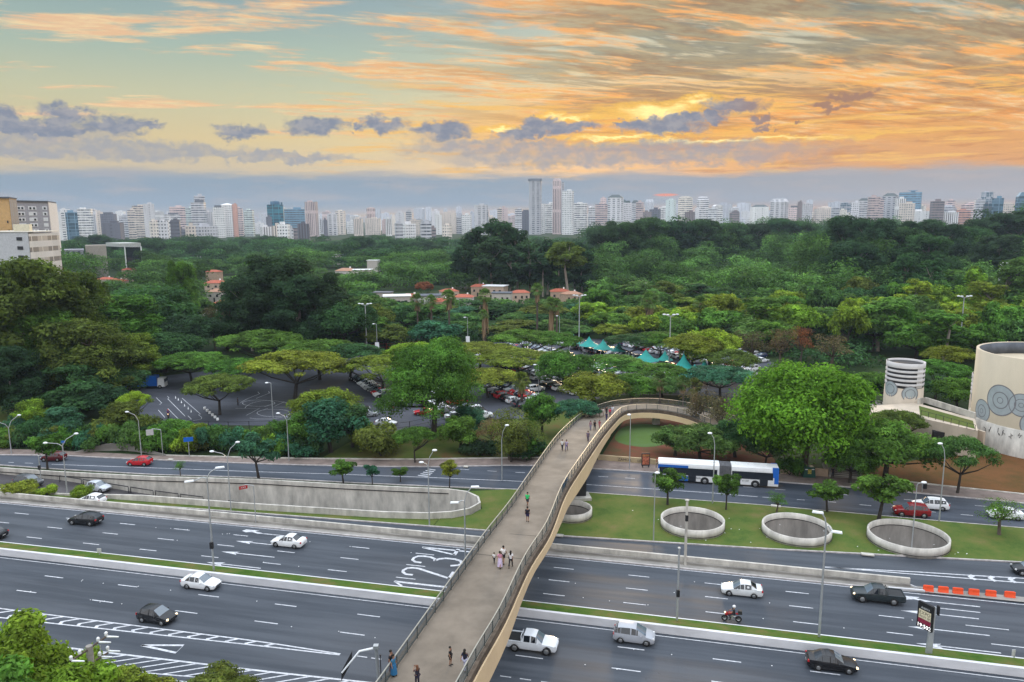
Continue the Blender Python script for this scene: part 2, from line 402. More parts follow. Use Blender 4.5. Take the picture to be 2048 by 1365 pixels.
M['soil'] = grassmat('red soil', [(.14, .045, .025, 1), (.16, .06, .035, 1), (.11, .07, .035, 1), (.075, .08, .03, 1)], .2)
M['brownsoil'] = grassmat('brown soil', [(.10, .045, .018, 1), (.15, .07, .028, 1), (.11, .06, .022, 1), (.065, .055, .018, 1)], .15)
M['ground'] = grassmat('forest floor', [(.012, .03, .008, 1), (.02, .042, .012, 1), (.03, .045, .016, 1), (.05, .045, .022, 1)], .06)
M['conc'] = mat('concrete', (.47, .445, .40), .85, .32, .9, stretch=(1, 1, .35), bump=.1)
M['concd'] = mat('dirty concrete', (.25, .235, .215), .9, .4, .5, stretch=(.5, .5, 1.6), bump=.1)
M['concw'] = mat('whitewashed concrete', (.60, .60, .62), .8, .16, .6, stretch=(.4, .4, 1), bump=.05)
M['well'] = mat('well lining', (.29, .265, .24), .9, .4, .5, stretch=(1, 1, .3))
M['kerb'] = mat('kerb stone', (.42, .39, .38), .85, .3, 1.5)
M['pave'] = mat('pavement', (.20, .155, .135), .9, .3, .6, bump=.05)
M['dark'] = mat('dark gap', (.012, .012, .014), .6, .1)
M['rail'] = mat('steel rail', (.075, .09, .09), .5, .2, 4, metal=.3)
M['railt'] = mat('pale hand rail', (.30, .29, .25), .45, .15, 4, metal=.3)
M['blackmetal'] = mat('black metal', (.02, .02, .024), .5, .2)
M['girder'] = mat('cream girder paint', (.66, .50, .31), .7, .08, .35, stretch=(1, 1, .4))
M['fascia'] = mat('rusty fascia', (.10, .075, .055), .9, .45, 1.3)
M['galv'] = mat('galvanised steel', (.42, .44, .45), .45, .1, 2, metal=.5)
M['lamp'] = mat('lamp glass', (.75, .78, .80), .3, .05)
M['lamplit'] = mat('lit lamp', (.9, .8, .6), .3, .0, emit=(1, .75, .4, 9))
M['bark'] = mat('bark', (.085, .065, .05), .9, .4, 4, stretch=(1, 1, .2), bump=.3)
M['barkd'] = mat('dark bark', (.04, .032, .026), .9, .4, 4, stretch=(1, 1, .2), bump=.3)
M['barkp'] = mat('pale bark', (.26, .225, .19), .85, .35, 2, stretch=(1, 1, .25))
M['leaf'] = leafmat('leaves')
M['carpaint'] = mat('car paint', (1, 1, 1), .25, .03, 1, spec=.35, coat=.15, objcol=True)
M['glass'] = mat('car glass', (.012, .016, .022), .07, .1, spec=.6, coat=.4)
M['glassl'] = mat('pale reflecting windscreen', (.10, .13, .16), .06, .1, spec=.8, coat=.5)
M['tyre'] = mat('tyre', (.013, .013, .014), .85, .2)
M['rim'] = mat('wheel rim', (.38, .39, .40), .35, .1, metal=.7)
M['trim'] = mat('black trim', (.02, .021, .023), .6, .1)
M['headl'] = mat('headlight', (.55, .56, .56), .15, .1, spec=.8)
M['headlit'] = mat('headlight lit', (.9, .8, .6), .2, .0, emit=(1, .72, .38, 2.2))
M['taill'] = mat('tail light', (.42, .012, .014), .25, .1, spec=.7)
M['plate'] = mat('number plate', (.45, .45, .45), .5, .1)
M['white'] = mat('white paint', (.72, .73, .74), .5, .08, 1)
M['blue'] = mat('bus blue', (.010, .115, .48), .35, .06, 1, coat=.3)
M['green'] = mat('dark green box', (.008, .06, .045), .5, .1, 2)
M['teal'] = mat('teal fabric', (.012, .25, .22), .7, .15, .6)
M['orange'] = mat('orange plastic', (.80, .085, .022), .5, .08, 2)
M['red'] = mat('red paint', (.38, .018, .018), .4, .1, 2, coat=.3)
M['yellow'] = mat('yellow paint', (.6, .42, .03), .6, .1)
M['oc'] = mat('own colour', (1, 1, 1), .8, .12, 1, objcol=True)
M['tile'] = mat('roof tiles', (.36, .10, .058), .9, .3, 1.5, objcol=False)
M['tilep'] = mat('pale roof tiles', (.36, .20, .13), .9, .25, 1.5)
M['greyroof'] = mat('grey roof', (.10, .11, .13), .9, .3, .6)
M['skin'] = mat('skin', (.30, .16, .10), .6, .05)
M['f_grid'] = facade('grid facade', 5.2, 4.6, (.38, .82), (.3, .78), (.045, .06, .085))
M['f_band'] = facade('banded facade', 5.6, 9., (.42, .86), (.0, .94), (.06, .075, .10))
M['f_bal'] = facade('balcony facade', 5.0, 12., (.35, .8), (.25, .8), (.06, .075, .10))
M['f_vert'] = facade('ribbed facade', 60., 4.4, (.06, .94), (.42, .82), (.07, .06, .065))
M['f_glass'] = facade('glass facade', 7.5, 15., (.06, .97), (.04, .97), (.02, .07, .10), rough=.15)
M['f_plain'] = facade('plain facade', 5.2, 16., (.45, .75), (.72, .86), (.07, .08, .10))
# ================================================================ SETTING
SN = math.hypot(1, .24); UX, UY = 1 / SN, -.24 / SN
def bow(u): return -0.3 * min(((u + 12) / 70) ** 2, 3.0)
def RD(u, v, z=0.0):
    "road frame: u along the highway, v across it"
    v = v + bow(u); return Vector((u * UX - v * UY, u * UY + v * UX, z))
def UV(p):
    u = p.x * UX + p.y * UY; v = -p.x * UY + p.y * UX; return u, v - bow(u)
HEAD = math.atan2(UY, UX)
def lerp(x, tab):
    if x <= tab[0][0]: return tab[0][1]
    for (a, b), (c, d) in zip(tab, tab[1:]):
        if x <= c: return b + (d - b) * (x - a) / (c - a)
    return tab[-1][1]
US = [-170 + 6 * i for i in range(56)]
def strip(v0, v1, z0, z1=None, us=US):
    vs = []; f0 = v0 if callable(v0) else (lambda u: v0); f1 = v1 if callable(v1) else (lambda u: v1)
    for u in us: vs += [RD(u, f0(u), z0), RD(u, f1(u), z0 if z1 is None else z1)]
    return MB().add(vs, [(2 * i, 2 * i + 2, 2 * i + 3, 2 * i + 1) for i in range(len(us) - 1)])
def struct(o, name=None): o['kind'] = 'structure'; return o
vK = lambda u: lerp(u, [(-170, 84.9), (-75, 86.2), (-58, 86.9), (-25, 88.2), (-16, 88.6), (9, 90.4), (39, 93.4), (70, 96.8), (170, 108)])
TR = [(-150, 93.0), (-107.8, 93.34), (-96.4, 93.63), (-80.1, 94.79), (-63.2, 97.04), (-49.3, 97.83), (-41, 98.56), (-33.5, 99.3), (-30.6, 98.9), (-28.5, 97.3), (-27.6, 95.2), (-28.4, 92.9), (-30.5, 91.2), (-33.5, 90.1), (-39.4, 89.2), (-58.8, 88.0), (-75.9, 87.5), (-90, 87.0), (-150, 86.3)]
TRW = [RD(u, v) for u, v in TR]
TN = TRW[:10]; TS = TRW[9:]
fz = lambda u: lerp(u, [(-150, 0.02), (-108, 0.0), (-96, -.35), (-80, -2.0), (-70, -3.0), (-60, -4.2), (-40, -6.4), (0, -8)])
# circular wells in the lawn: centre and radius on the ground from their measured rims
WL = []
for (x, y, w) in [(1385, 1042, 122), (1593, 1056, 129), (1816, 1072, 146), (1142, 1020, 80)]:
    g = P(x, y, .9); WL.append((g.x, g.y, w / 2 * ZC(g) / F / 1.03))
def circ(cx, cy, r, n=48): return [(cx + r * math.cos(2 * math.pi * i / n), cy + r * math.sin(2 * math.pi * i / n)) for i in range(n)]
holes = [[(p.x, p.y) for p in TRW]] + [circ(*w) for w in WL]
g = filled([(-9000, -300), (9000, -300), (9000, 12000), (-9000, 12000)], holes, 0.0).build('ground', M['ground']); struct(g)
# lawn island
frS = [(-300, 922), (0, 931.5), (120, 940), (308, 950.5), (518, 957), (690, 966), (797, 971), (900, 975.5), (1018, 980), (1174, 986.5), (1350, 999), (1520, 1011.5), (1875, 1043.5), (2048, 1058), (2400, 1092)]
FS = [P(x, y) for x, y in frS]
frN = [(-300, 905), (0, 911), (128, 912.5), (195, 916), (333, 922), (482, 927.5), (551, 930), (654, 932.6), (756, 934.5), (885, 935), (1018, 932), (1100, 933), (1190, 939), (1315, 947), (1567, 966), (1703, 976), (1848, 989), (2048, 1008), (2400, 1048)]
FN = [P(x, y) for x, y in frN]
swN = [(-300, 893), (0, 899), (140, 904), (333, 913.5), (482, 917.5), (636, 920), (833, 921.5), (1018, 918.5), (1100, 918), (1210, 922), (1315, 930), (1559, 950), (1719, 956), (1773, 962), (1900, 976), (2048, 991.5), (2400, 1028)]
SW = [P(x, y) for x, y in swN]
ki = [u for u in US if -150 < u < 150]
isl = [tuple(RD(u, vK(u) + .1)[:2]) for u in ki] + [(p.x, p.y) for p in reversed(FS)]
isl_in = [tuple(RD(-31.9, vK(-31.9) + .1)[:2])] + [tuple(RD(u, vK(u) + .1)[:2]) for u in ki if u > -31] + [(p.x, p.y) for p in reversed(FS) if p.x > -7] + [tuple(RD(u, v)[:2]) for u, v in [(-31.5, 101.0), (-31.5, 99.35), (-30.4, 99.05), (-28.3, 97.4), (-27.3, 95.2), (-28.15, 92.8), (-30.35, 91.0), (-31.9, 90.6)]]
struct(filled(isl_in, [circ(*w) for w in WL], .13).build('lawn', M['lawn']))
# strip of grass south of the trench
gs = MB(); uu = [-140, -110, -90, -75, -60, -45, -36, -32]
tsv = lambda u: lerp(u, [(-150, 86.3), (-90, 87), (-75.9, 87.5), (-58.8, 88), (-39.4, 89.2), (-33.5, 90.1), (-30.5, 91.2)])
vs = []
for u in uu: vs += [RD(u, vK(u) + .1, .125), RD(u, tsv(u), .125)]
gs.add(vs, [(2 * i, 2 * i + 2, 2 * i + 3, 2 * i + 1) for i in range(len(uu) - 1)])
vs = [RD(-32.2, vK(-32) + .1, .121), RD(-31.5, vK(-31) + .1, .121), RD(-26, 99.6, .121), RD(-33.5, 99.9, .121), RD(-30.6, 99.1, .121), RD(-28.3, 97.3, .121), RD(-27.4, 95.2, .121), RD(-28.2, 92.9, .121), RD(-30.4, 91.1, .121)]
struct(gs.build('grass_strip', M['lawn']))
gx = filled([tuple(RD(u, v)[:2]) for u, v in [(-33, vK(-33) + .1), (-20, vK(-20) + .1), (-20, 99), (-33, 100.4)]], [], .127)
# carriageways
struct(strip(40, 68.62, .02).build('near_carriageway', M['asphalt']))
struct(strip(71.6, lambda u: vK(u), .02).build('far_carriageway', M['asphalt']))
def band(a, b, z, m, name):
    vs = []
    for p in a: vs.append((p.x, p.y, z))
    fr = [(p.x, p.y) for p in a] + [(p.x, p.y) for p in reversed(b)]
    return struct(filled(fr, [], z).build(name, m))
band(FS, FN, .024, M['asphalt2'], 'frontage_road')
band(FN, SW, .14, M['pave'], 'pavement')
struct(strip(30, 40, .06).build('near_verge', M['lawn']))
mg = strip(68.9, 71.55, .78, .16).build('median_grass', M['grass']); struct(mg)
struct(strip(83.0, lambda u: 84.2, .15).build('gutter', M['concd']))
# trench road
tf = MB(); vs = []; ul = [-150, -130, -118, -108, -102, -96, -88, -80, -70, -60, -50, -40, -34, -30, -27.5]
for u in ul:
    vn = lerp(u, TR[:8] + [(-30.6, 98.9), (-27.5, 96)]); vsu = tsv(u) if u < -31 else (91 if u < -28 else 94.5)
    vs += [RD(u, vsu, fz(u)), RD(u, vn, fz(u))]
tf.add(vs, [(2 * i, 2 * i + 2, 2 * i + 3, 2 * i + 1) for i in range(len(ul) - 1)])
struct(tf.build('underpass_ramp', M['ramp']))
# lots behind the trees
lot = [(225, 850), (620, 852), (700, 862), (770, 866), (840, 860), (900, 848), (960, 838), (1080, 838), (1160, 805), (1240, 790), (1420, 792), (1470, 812), (1640, 806), (1620, 755), (1480, 700), (1250, 680), (1100, 676), (940, 690), (750, 703), (640, 735), (560, 738), (420, 742), (330, 752), (300, 765), (235, 800)]
struct(filled([tuple(P(*p)[:2]) for p in lot], [], .02).build('car_park', M['asphalt3']))
struct(filled([tuple(P(*p)[:2]) for p in [(1195, 925), (1250, 838), (1300, 824), (1390, 826), (1500, 850), (1540, 900), (1560, 945), (1315, 928)]], [], .03).build('red_soil', M['soil']))
struct(filled([tuple(P(1290 + 62 * math.cos(t / 20 * 6.283) * (1 + .06 * math.sin(t)), 872 + 23 * math.sin(t / 20 * 6.283))[:2]) for t in range(20)], [], .05).build('round_lawn', grassmat('round lawn', [(.07, .125, .03, 1), (.085, .14, .035, 1), (.09, .15, .05, 1), (.11, .13, .05, 1)], .15)))
struct(filled([tuple(P(*p)[:2]) for p in [(1700, 950), (1773, 961), (1900, 975), (2048, 990), (2400, 1026), (2400, 880), (2048, 868), (1960, 905), (1880, 915), (1760, 930)]], [], .03).build('brown_bank', M['brownsoil']))
struct(filled([tuple(P(*p)[:2]) for p in [(640, 919), (833, 920), (1018, 917), (1100, 916), (1180, 850), (1160, 812), (1080, 840), (960, 842), (900, 852), (840, 864), (770, 872), (700, 885)]], [], .035).build('bank_grass', grassmat('bank grass', [(.045, .075, .014, 1), (.07, .10, .02, 1), (.10, .105, .03, 1), (.14, .07, .03, 1)], .2)))
struct(filled([tuple(P(*p)[:2]) for p in [(-200, 800), (0, 795), (42, 800), (60, 850), (30, 880), (0, 895), (-200, 890)]], [], .035).build('bank_grass', M['lawn']))
# ---------------------------------------------------------------- road markings
mk = MB(); Z = .030
def dash(u0, u1, v, w=.14):
    mk.add([RD(u0, v - w / 2, Z), RD(u1, v - w / 2, Z), RD(u1, v + w / 2, Z), RD(u0, v + w / 2, Z)], [(0, 1, 2, 3)])
def line(v, w=.13, u0=-168, u1=160, z=Z):
    us = [u0 + (u1 - u0) * i / 40 for i in range(41)]; mk.ribbon([RD(u, v, z) for u in us], w)
line(68.12, .12); line(82.65, .12)
far_st = [-99, -90.5, -82, -73.4, -65.1, -56.5, -48.2, -39.8, -31.4, -23, -14.4, -5.8, 2.6, 11.1, 19.7]
for v in (80.05, 76.95, 73.75):
    for s in far_st:
        if v == 80.05 and -58 < s < -50: dash(-56.3, -54.2, v); continue
        dash(s, s + 2.35, v)
for s, vv in ((24.8, 80.1), (30.3, 77), (31, 74.2)): pass
for (u0, u1, v) in [(26.2, 29.9, 79.9), (27.6, 31.4, 76.9), (28.8, 33, 73.8), (36, 38.4, 80), (37.5, 39.8, 76.9), (38, 40.5, 73.8)]: dash(u0, u1, v)
for s in [-100, -90.5, -80.6, -70.8, -61, -50.8, -41.6, -32.2, -23.3, -14.5, -5.6, 3.1, 11.5, 20.5, 29.5]:
    dash(s, s + 2.5, 65.35); dash(s - .2, s + 2.4, 61.85)
for s in [-29, -27.6, -25.4, -23.9, -21.5, -20, -17.4, -15.3, -13.5, -11.6, -9.8, -7.8, -5.5, -3, -.5, 2, 5, 8, 11]: dash(s, s + 1.0, 58.45, .12)
# lane arrows (pointing left) with long tails
def arrow(u, v, tail=4.9):
    mk.add([RD(u, v, Z), RD(u + 2.3, v - .42, Z), RD(u + 2.0, v - .06, Z), RD(u + 2.0, v + .10, Z), RD(u + 2.3, v + .42, Z)], [(0, 1, 2, 3, 4)])
    dash(u + 1.9, u + 2.3 + tail, v, .16)
for u, v in [(-54.9, 78.4), (-54.8, 75.3), (-54.8, 72.35), (22.1, 78.5), (22, 75.35), (21.9, 72.3)]: arrow(u, v)
for u in (-55.6, 22.9):
    mk.add([RD(u, 81.9, Z), RD(u + 1.9, 81.9, Z), RD(u + 1.5, 81.55, Z), RD(u + 3.0, 81.2, Z), RD(u + 2.2, 81.0, Z), RD(u + 1.2, 81.3, Z), RD(u + .4, 81.05, Z), RD(u - .3, 81.35, Z)], [(0, 1, 2, 3, 4, 5, 6, 7)])
    dash(u + 2.8, u + 7.4, 81.15, .16)
# big lane numbers 1 2 3 4, read by drivers heading left: a = along (0 top .. 1 foot), c = across
def glyph(strokes, v, w):
    for st_, wd in strokes:
        mk.ribbon([RD(-31.2 + a_ * 6.2, v + c_ * w, Z) for a_, c_ in st_], wd)
arc = lambda ca, cc, ra, rc, t0, t1, n=14: [(ca + ra * math.cos(R(t0 + (t1 - t0) * i / n)), cc + rc * math.sin(R(t0 + (t1 - t0) * i / n))) for i in range(n + 1)]
glyph([([(0.0, .12), (1.0, .12)], .34), ([(.02, .1), (.16, -.22), (.20, -.30)], .26)], 72.55, 1.9)
glyph([(arc(.17, 0, .17, .44, -250 + 180, 90 + 20, 18) if 0 else [(.24, -.46), (.10, -.46), (.02, -.25), (.0, 0), (.04, .28), (.14, .42), (.26, .40), (.40, .22), (.95, -.42)], .36), ([(.94, -.46), (.94, .46)], .46)], 75.55, 1.9)
glyph([([(.22, -.46), (.09, -.42), (.01, -.2), (.01, .1), (.06, .36), (.18, .44), (.32, .40), (.42, .22), (.45, -.05)], .36), ([(.45, .0), (.50, .28), (.62, .46), (.80, .46), (.93, .30), (.98, 0), (.94, -.28), (.80, -.46)], .38)], 78.65, 1.9)
glyph([([(0, .20), (1.0, .20)], .30), ([(.02, .16), (.74, -.46)], .30), ([(.73, -.50), (.73, .46)], .46)], 81.45, 1.8)
# chevron hatch between main lanes and slip, tapering to a point
va = lambda u: lerp(u, [(-110, 57.9), (-65, 58.28), (-39, 58.62), (-30.7, 58.4)])
vb = lambda u: lerp(u, [(-110, 55.3), (-64.4, 56.86), (-39, 57.95), (-30.7, 58.25)])
us = [-110 + i * 3.305 for i in range(25)]
mk.ribbon([RD(u, va(u), Z) for u in us], .17); mk.ribbon([RD(u, vb(u), Z) for u in us], .17)
u = -108
while u < -38:
    m0 = (va(u) + vb(u)) / 2 - .2; t = (va(u) - vb(u)) * .9
    mk.add([RD(u, vb(u), Z + .003), RD(u + .4, vb(u), Z + .003), RD(u + .25, m0, Z + .003), RD(u + .4 + t, va(u), Z + .003), RD(u + t, va(u), Z + .003), RD(u - .15, m0, Z + .003)], [(0, 1, 2, 5), (5, 2, 3, 4)])
    u += 2.05
# diagonal hatch in the near corner
ha = lambda u: lerp(u, [(-90, 52.6), (-53.5, 53.75), (-36.6, 54.38), (-26.7, 54.92), (0, 56.2)])
hb = lambda u: lerp(u, [(-90, 48.2), (-51.1, 51.4), (-35.6, 52.85), (-15, 55.0), (0, 56.0)])
us = [-90 + i * 3 for i in range(30)]
mk.ribbon([RD(u, ha(u), Z) for u in us], .22); mk.ribbon([RD(u, hb(u) - .0, Z) for u in us], .14); mk.ribbon([RD(u, hb(u) - .75, Z) for u in us], .14)
u = -86
while u < -20:
    w = ha(u) - hb(u)
    mk.add([RD(u, hb(u), Z + .003), RD(u + .32, hb(u), Z + .003), RD(u + .32 + w * 1.9, ha(u + w * 1.9), Z + .003), RD(u + w * 1.9, ha(u + w * 1.9), Z + .003)], [(0, 1, 2, 3)])
    u += 2.05
# give-way triangle outline
T3 = [P(283, 1291, Z), P(367, 1291, Z), P(352, 1306, Z)]
mk.ribbon([T3[0], T3[1], T3[2], T3[0]], .28, Z + .003)
# merging lines on the right of the far carriageway
mk.ribbon([P(x, y, Z) for x, y in [(1650, 1134), (1830, 1149), (2048, 1166), (2300, 1188)]], .2)
mk.ribbon([P(x, y, Z) for x, y in [(1650, 1135), (1830, 1144), (1940, 1151), (2048, 1157), (2300, 1170)]], .2)
for x in (1946, 1986, 2026, 2066): mk.ribbon([P(x, 1151 + (x - 1946) * .06, Z + .004), P(x - 6, 1154.5 + (x - 1946) * .06, Z + .004), P(x + 6, 1160 + (x - 1946) * .075, Z + .004)], .5)
# frontage road lines
mk.ribbon([P(x, y, Z) for x, y in [(103, 929), (300, 936), (518, 944), (654, 948), (850, 955), (1018, 962), (1174, 969.5), (1420, 986), (1515, 994)]], .14)
fl = [P(x, y) for x, y in [(-250, 914), (0, 925), (100, 929)]]
def dashes(pts, a, b, off=0, w=.13):
    acc = []; d = 0
    for p, q in zip(pts, pts[1:]):
        L_ = (q - p).length; n = max(1, int(L_ / .5))
        for i in range(n): acc.append((d + L_ * i / n, p.lerp(q, i / n)))
        d += L_
    s = off
    while s + a < d:
        seg = [p for t, p in acc if s <= t <= s + a]
        if len(seg) > 1: mk.ribbon(seg, w, Z)
        s += a + b
dashes([P(x, y) for x, y in [(-200, 916), (0, 924.5), (100, 929)]], 1.8, 1.6)
dashes([P(x, y) for x, y in [(920, 939), (1018, 945), (1120, 949), (1190, 953), (1290, 959), (1600, 983), (1800, 999), (2048, 1020), (2300, 1044)]], 2.0, 2.4)
dashes([P(x, y) for x, y in [(1525, 995), (1680, 1006), (1880, 1026), (2048, 1041), (2300, 1064)]], 2.0, 2.2)
mk.ribbon([P(x, y + 2.5, Z) for x, y in frS[8:]], .1)
for i in range(5): mk.ribbon([P(836 + i * 5, 951 - i * 3.2, Z), P(858 + i * 3.2, 953.5 - i * 3.2, Z)], .3)
# practice track in the lot on the left
def tk(*pts, w=.11): mk.ribbon([P(280 + .166 * x, 740 + .166 * y, .034) for x, y in pts], w)
tk((195, 335), (262, 400), (235, 420)); tk((220, 485), (300, 575)); tk((330, 318), (350, 340), (335, 350), (545, 560), (578, 555), (620, 595), (575, 612), (480, 612), (335, 465))
tk((505, 340), (730, 535), (705, 542), (745, 575), (735, 595), (640, 612)); tk((1150, 465), (1440, 465), (1280, 550))
tk((1210, 395), (1290, 350), (1440, 290), (1420, 265)); tk((1400, 345), (1560, 280), (1550, 260)); tk((1320, 580), (1400, 592), (1600, 592), (1760, 560), (1820, 600))
def loop(cx, cy, rx, ry, a0, a1, rot=0):
    tk(*[(cx + rx * math.cos(R(a)), cy + ry * math.sin(R(a))) for a in range(a0, a1, 10)])
loop(1430, 402, 195, 38, 0, 370); loop(1610, 520, 200, 45, 0, 370); loop(1560, 480, 300, 110, 190, 350)
tk((1500, 445), (1620, 400)); tk((1420, 505), (1540, 465)); tk((1600, 450), (1820, 450)); tk((1620, 440), (1740, 385))
struct(mk.build('road_markings', M['paint']))
for (px, py) in [(430, 345), (462, 368), (500, 400), (538, 440), (582, 475), (617, 512)]:
    g = P(280 + .166 * px, 740 + .166 * py)
    o = MB().lathe([(.16, 0), (.16, .03), (.11, .05), (.03, .55), (.0, .56)], 8).build('traffic_cone', M['white']); o.location = g
    tag(o, 'small pale cone in the line on the practice track', 'traffic cone', 'cones on the practice track')
for i in range(6):
    g = P(280 + .166 * (780 + i * 31), 740 + .166 * (475 + i * 26.5), .1)
    o = MB().lathe([(.28, 0), (.28, .45), (.2, .5), (0, .5)], 10).build('marker_post', M['white']); o.location = g
    tag(o, 'white marker in the diagonal row beside the practice track', 'bollard', 'white markers beside the practice track')
# ---------------------------------------------------------------- kerbs, walls
def st(o, n=None): return o
kb = MB(); ul = [u for u in US]
kb.wall([RD(u, 71.58) for u in ul], .18, .16, .0); struct(kb.build('kerb', M['concw']))
kb = MB(); kb.wall([RD(u, 82.93) for u in ul if u < 26], .17, .18, .0); struct(kb.build('kerb', M['kerb']))
kb = MB(); kb.wall([RD(u, vK(u)) for u in ul if u > -150], .16, .2, .0); struct(kb.build('kerb', M['kerb']))
kb = MB(); kb.wall([p for p in FS], .15, .18, .0); kb.wall([p for p in FN], .16, .2, .0); struct(kb.build('kerb', M['kerb']))
mw = MB().wall([RD(u, 68.77) for u in ul], .85, .34, .0).build('median_wall', M['concw']); tag(mw, 'long whitewashed wall along the grass median between the two carriageways', 'wall')
u1 = [u for u in US if u < 22] + [24.4]
bw = thing('barrier_wall', 'low stained concrete wall between the far carriageway and the service lane', 'wall', (0, 0, 0))
MB().wall([RD(u, 84.25) for u in u1], 1.0, .28, .0).build('wall', M['conc'], bw)
MB().wall([RD(u, 83.92) for u in u1] , .42, .16, .0).build('footing', M['concd'], bw)
MB().wall([RD(24.4, 84.2), RD(25.6, 83.2), RD(22, 83.05)], .3, .2, .0).build('kerb_nose', M['concw'], bw)
gz = [fz(UV(p)[0]) for p in TN]
tn = thing('retaining_wall', 'tall curved concrete retaining wall and parapet along the far side of the underpass ramp', 'wall')
MB().wall(TN, [1.0 - z for z in gz], .3, gz, side=0).build('wall', M['conc'], tn)
MB().wall([p + (TN[1] - TN[0]).normalized().cross(Vector((0, 0, 1))) * .2 for p in TN[:8]], .10, .10, .28).build('joint_line', M['dark'], tn)
TSz = [fz(UV(p)[0]) for p in TS]
ph = [1.0] * (len(TS) - 2) + [.35, .3]
to = thing('ramp_parapet', 'pale concrete parapet rounding the near side and the end of the underpass ramp', 'wall')
MB().wall(TS, [h - z for h, z in zip(ph, TSz)], .28, TSz).build('wall', M['conc'], to)
for i, (cx, cy, r) in enumerate(WL):
    lb = ['round concrete well in the lawn, behind the tall white pole, nearest the bus', 'round concrete well in the lawn behind the leaning lamp, middle of the three open ones', 'largest round concrete well in the lawn, below the dark red car', 'round concrete well half hidden behind the footbridge'][i]
    w = thing('concrete_well', lb, 'well', (cx, cy, 0), 0, 'round concrete wells in the lawn')
    MB().lathe([(r, .0), (r + .22, .0), (r + .22, 1.25), (r, 1.25), (r, .52)], 56).build('wall', M['conc'], w)
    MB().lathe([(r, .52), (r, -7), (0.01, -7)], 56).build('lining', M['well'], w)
    MB().lathe([(r + .262, .30), (r + .285, .30), (r + .285, .36), (r + .262, .36)], 56).build('joint_line', M['dark'], w)
    MB().lathe([(r - .002, .50), (r - .03, .50), (r - .03, .42), (r - .002, .42)], 56).build('joint_line', M['dark'], w)
# barriers for the ramp: black frames
fr = [(120, 955.6, 164, 960), (167, 960.5, 210, 965), (215, 966, 257.5, 971.5), (262, 972, 307, 978), (311.5, 978.5, 357, 985), (361.5, 985.5, 407, 992), (458, 994, 506, 1000)]
def onwall(x):
    lo, hi = -130, -30
    for _ in range(30):
        u = (lo + hi) / 2; p = RD(u, lerp(u, TR[:8]) - .75, fz(u)); q = _ci @ p
        if 1024 - F * q.x / q.z < x: lo = u
        else: hi = u
    return p
for (a, b, c, d) in fr:
    pa, pb = onwall(a), onwall(c)
    d_ = pb - pa; o = thing('guard_frame', 'black guard frame along the underpass ramp wall', 'railing', pa, 0, 'black guard frames along the ramp')
    MB().tube([(0, 0, 0), (0, 0, 1.0), d_ + Vector((0, 0, 1.0)), d_], .07, 6).build('frame', M['blackmetal'], o)
# wall behind the pavement: pale low wall on the left, painted wall by the footbridge, pavement back kerb
lw = [P(x, y) for x, y in [(148, 906), (180, 904), (210, 902), (245, 901), (275, 904), (300, 908), (335, 912)]]
tag(MB().wall(lw, [.15, .7, 1.25, 1.5, 1.1, .6, .15], .25, .0).build('bank_wall', M['concd']), 'low pale humped concrete wall behind the pavement near the red hatchback', 'wall')
tag(MB().wall([P(x, y) for x, y in swN[3:9]], .32, .22, .0).build('back_kerb', M['conc']), 'long low concrete edging behind the pavement left of the footbridge', 'edging')
tag(MB().wall([P(x, y) for x, y in swN[12:]], .3, .25, .0).build('back_kerb', M['conc']), 'orange stained concrete edging behind the pavement at the right', 'edging')
gw = thing('graffiti_wall', 'low cream wall with scribbled graffiti behind the pavement beside the footbridge', 'wall')
GP = [P(x, y) for x, y in [(1196, 921), (1230, 924), (1282, 928), (1315, 931)]]
MB().wall(GP, 1.0, .3, .0).build('wall', mat('cream wall', (.42, .33, .20), .85, .2, .8), gw)
gm = MB(); a0, b0 = GP[1], GP[3]; dd = (b0 - a0).normalized(); nn = Vector((dd.y, -dd.x, 0))
for k, s in enumerate(['ZAMOR', 'LEOX', 'VK']):
    tv, tf_ = text_mb(s, .62); c0 = a0 + dd * (1.6 + k * 2.9)
    MB().add([c0 + dd * p.x + nn * .165 + Vector((0, 0, .52 + p.y)) for p in tv], tf_).build('graffiti', M['blackmetal'], gw)
tag(MB().wall([P(x, y) for x, y in [(1560, 948), (1600, 951), (1655, 955)]], 1.3, .3, .0).build('cream_wall', mat('cream wall 2', (.40, .30, .22), .85, .2, .8)), 'low cream wall behind the pavement with a green bin in front', 'wall')
# ================================================================ FOOTBRIDGE
ZD = 7.4
Lp = [(789, 1310), (872, 1195), (968, 1064), (1017, 1003), (1060, 942), (1110, 873), (1145, 839), (1174, 818), (1205, 807), (1231, 801), (1268, 797.5), (1308, 797), (1359, 802), (1400, 810), (1436, 820), (1480, 836)]
Rp = [(917, 1361), (954, 1294), (1004, 1210), (1051, 1112), (1088, 1056), (1103, 1026), (1128, 965), (1164, 911), (1203, 857), (1228, 829), (1241, 817), (1256, 811.5), (1282, 809), (1310, 809.5), (1333, 812), (1359, 817), (1385, 824), (1420, 838)]
def zdk(p): return min(lerp(p.y, [(84, 7.4), (100, 6.7), (116, 5.3), (128, 4.2), (136, 3.8)]), 7.4) - max(0, p.x - 22) * .03
def PZ(x, y, up=0):
    p = P(x, y, ZD + up)
    for _ in range(12): p = P(x, y, (p.z - up + zdk(p)) / 2 + up)
    return Vector((p.x, p.y, zdk(p)))
def edge(pts):
    out = []
    for x, y in pts:
        out.append(PZ(x, y, 1.1))
    d = (out[0] - out[1]).normalized(); return [out[0] + d * 40, out[0] + d * 12] + out
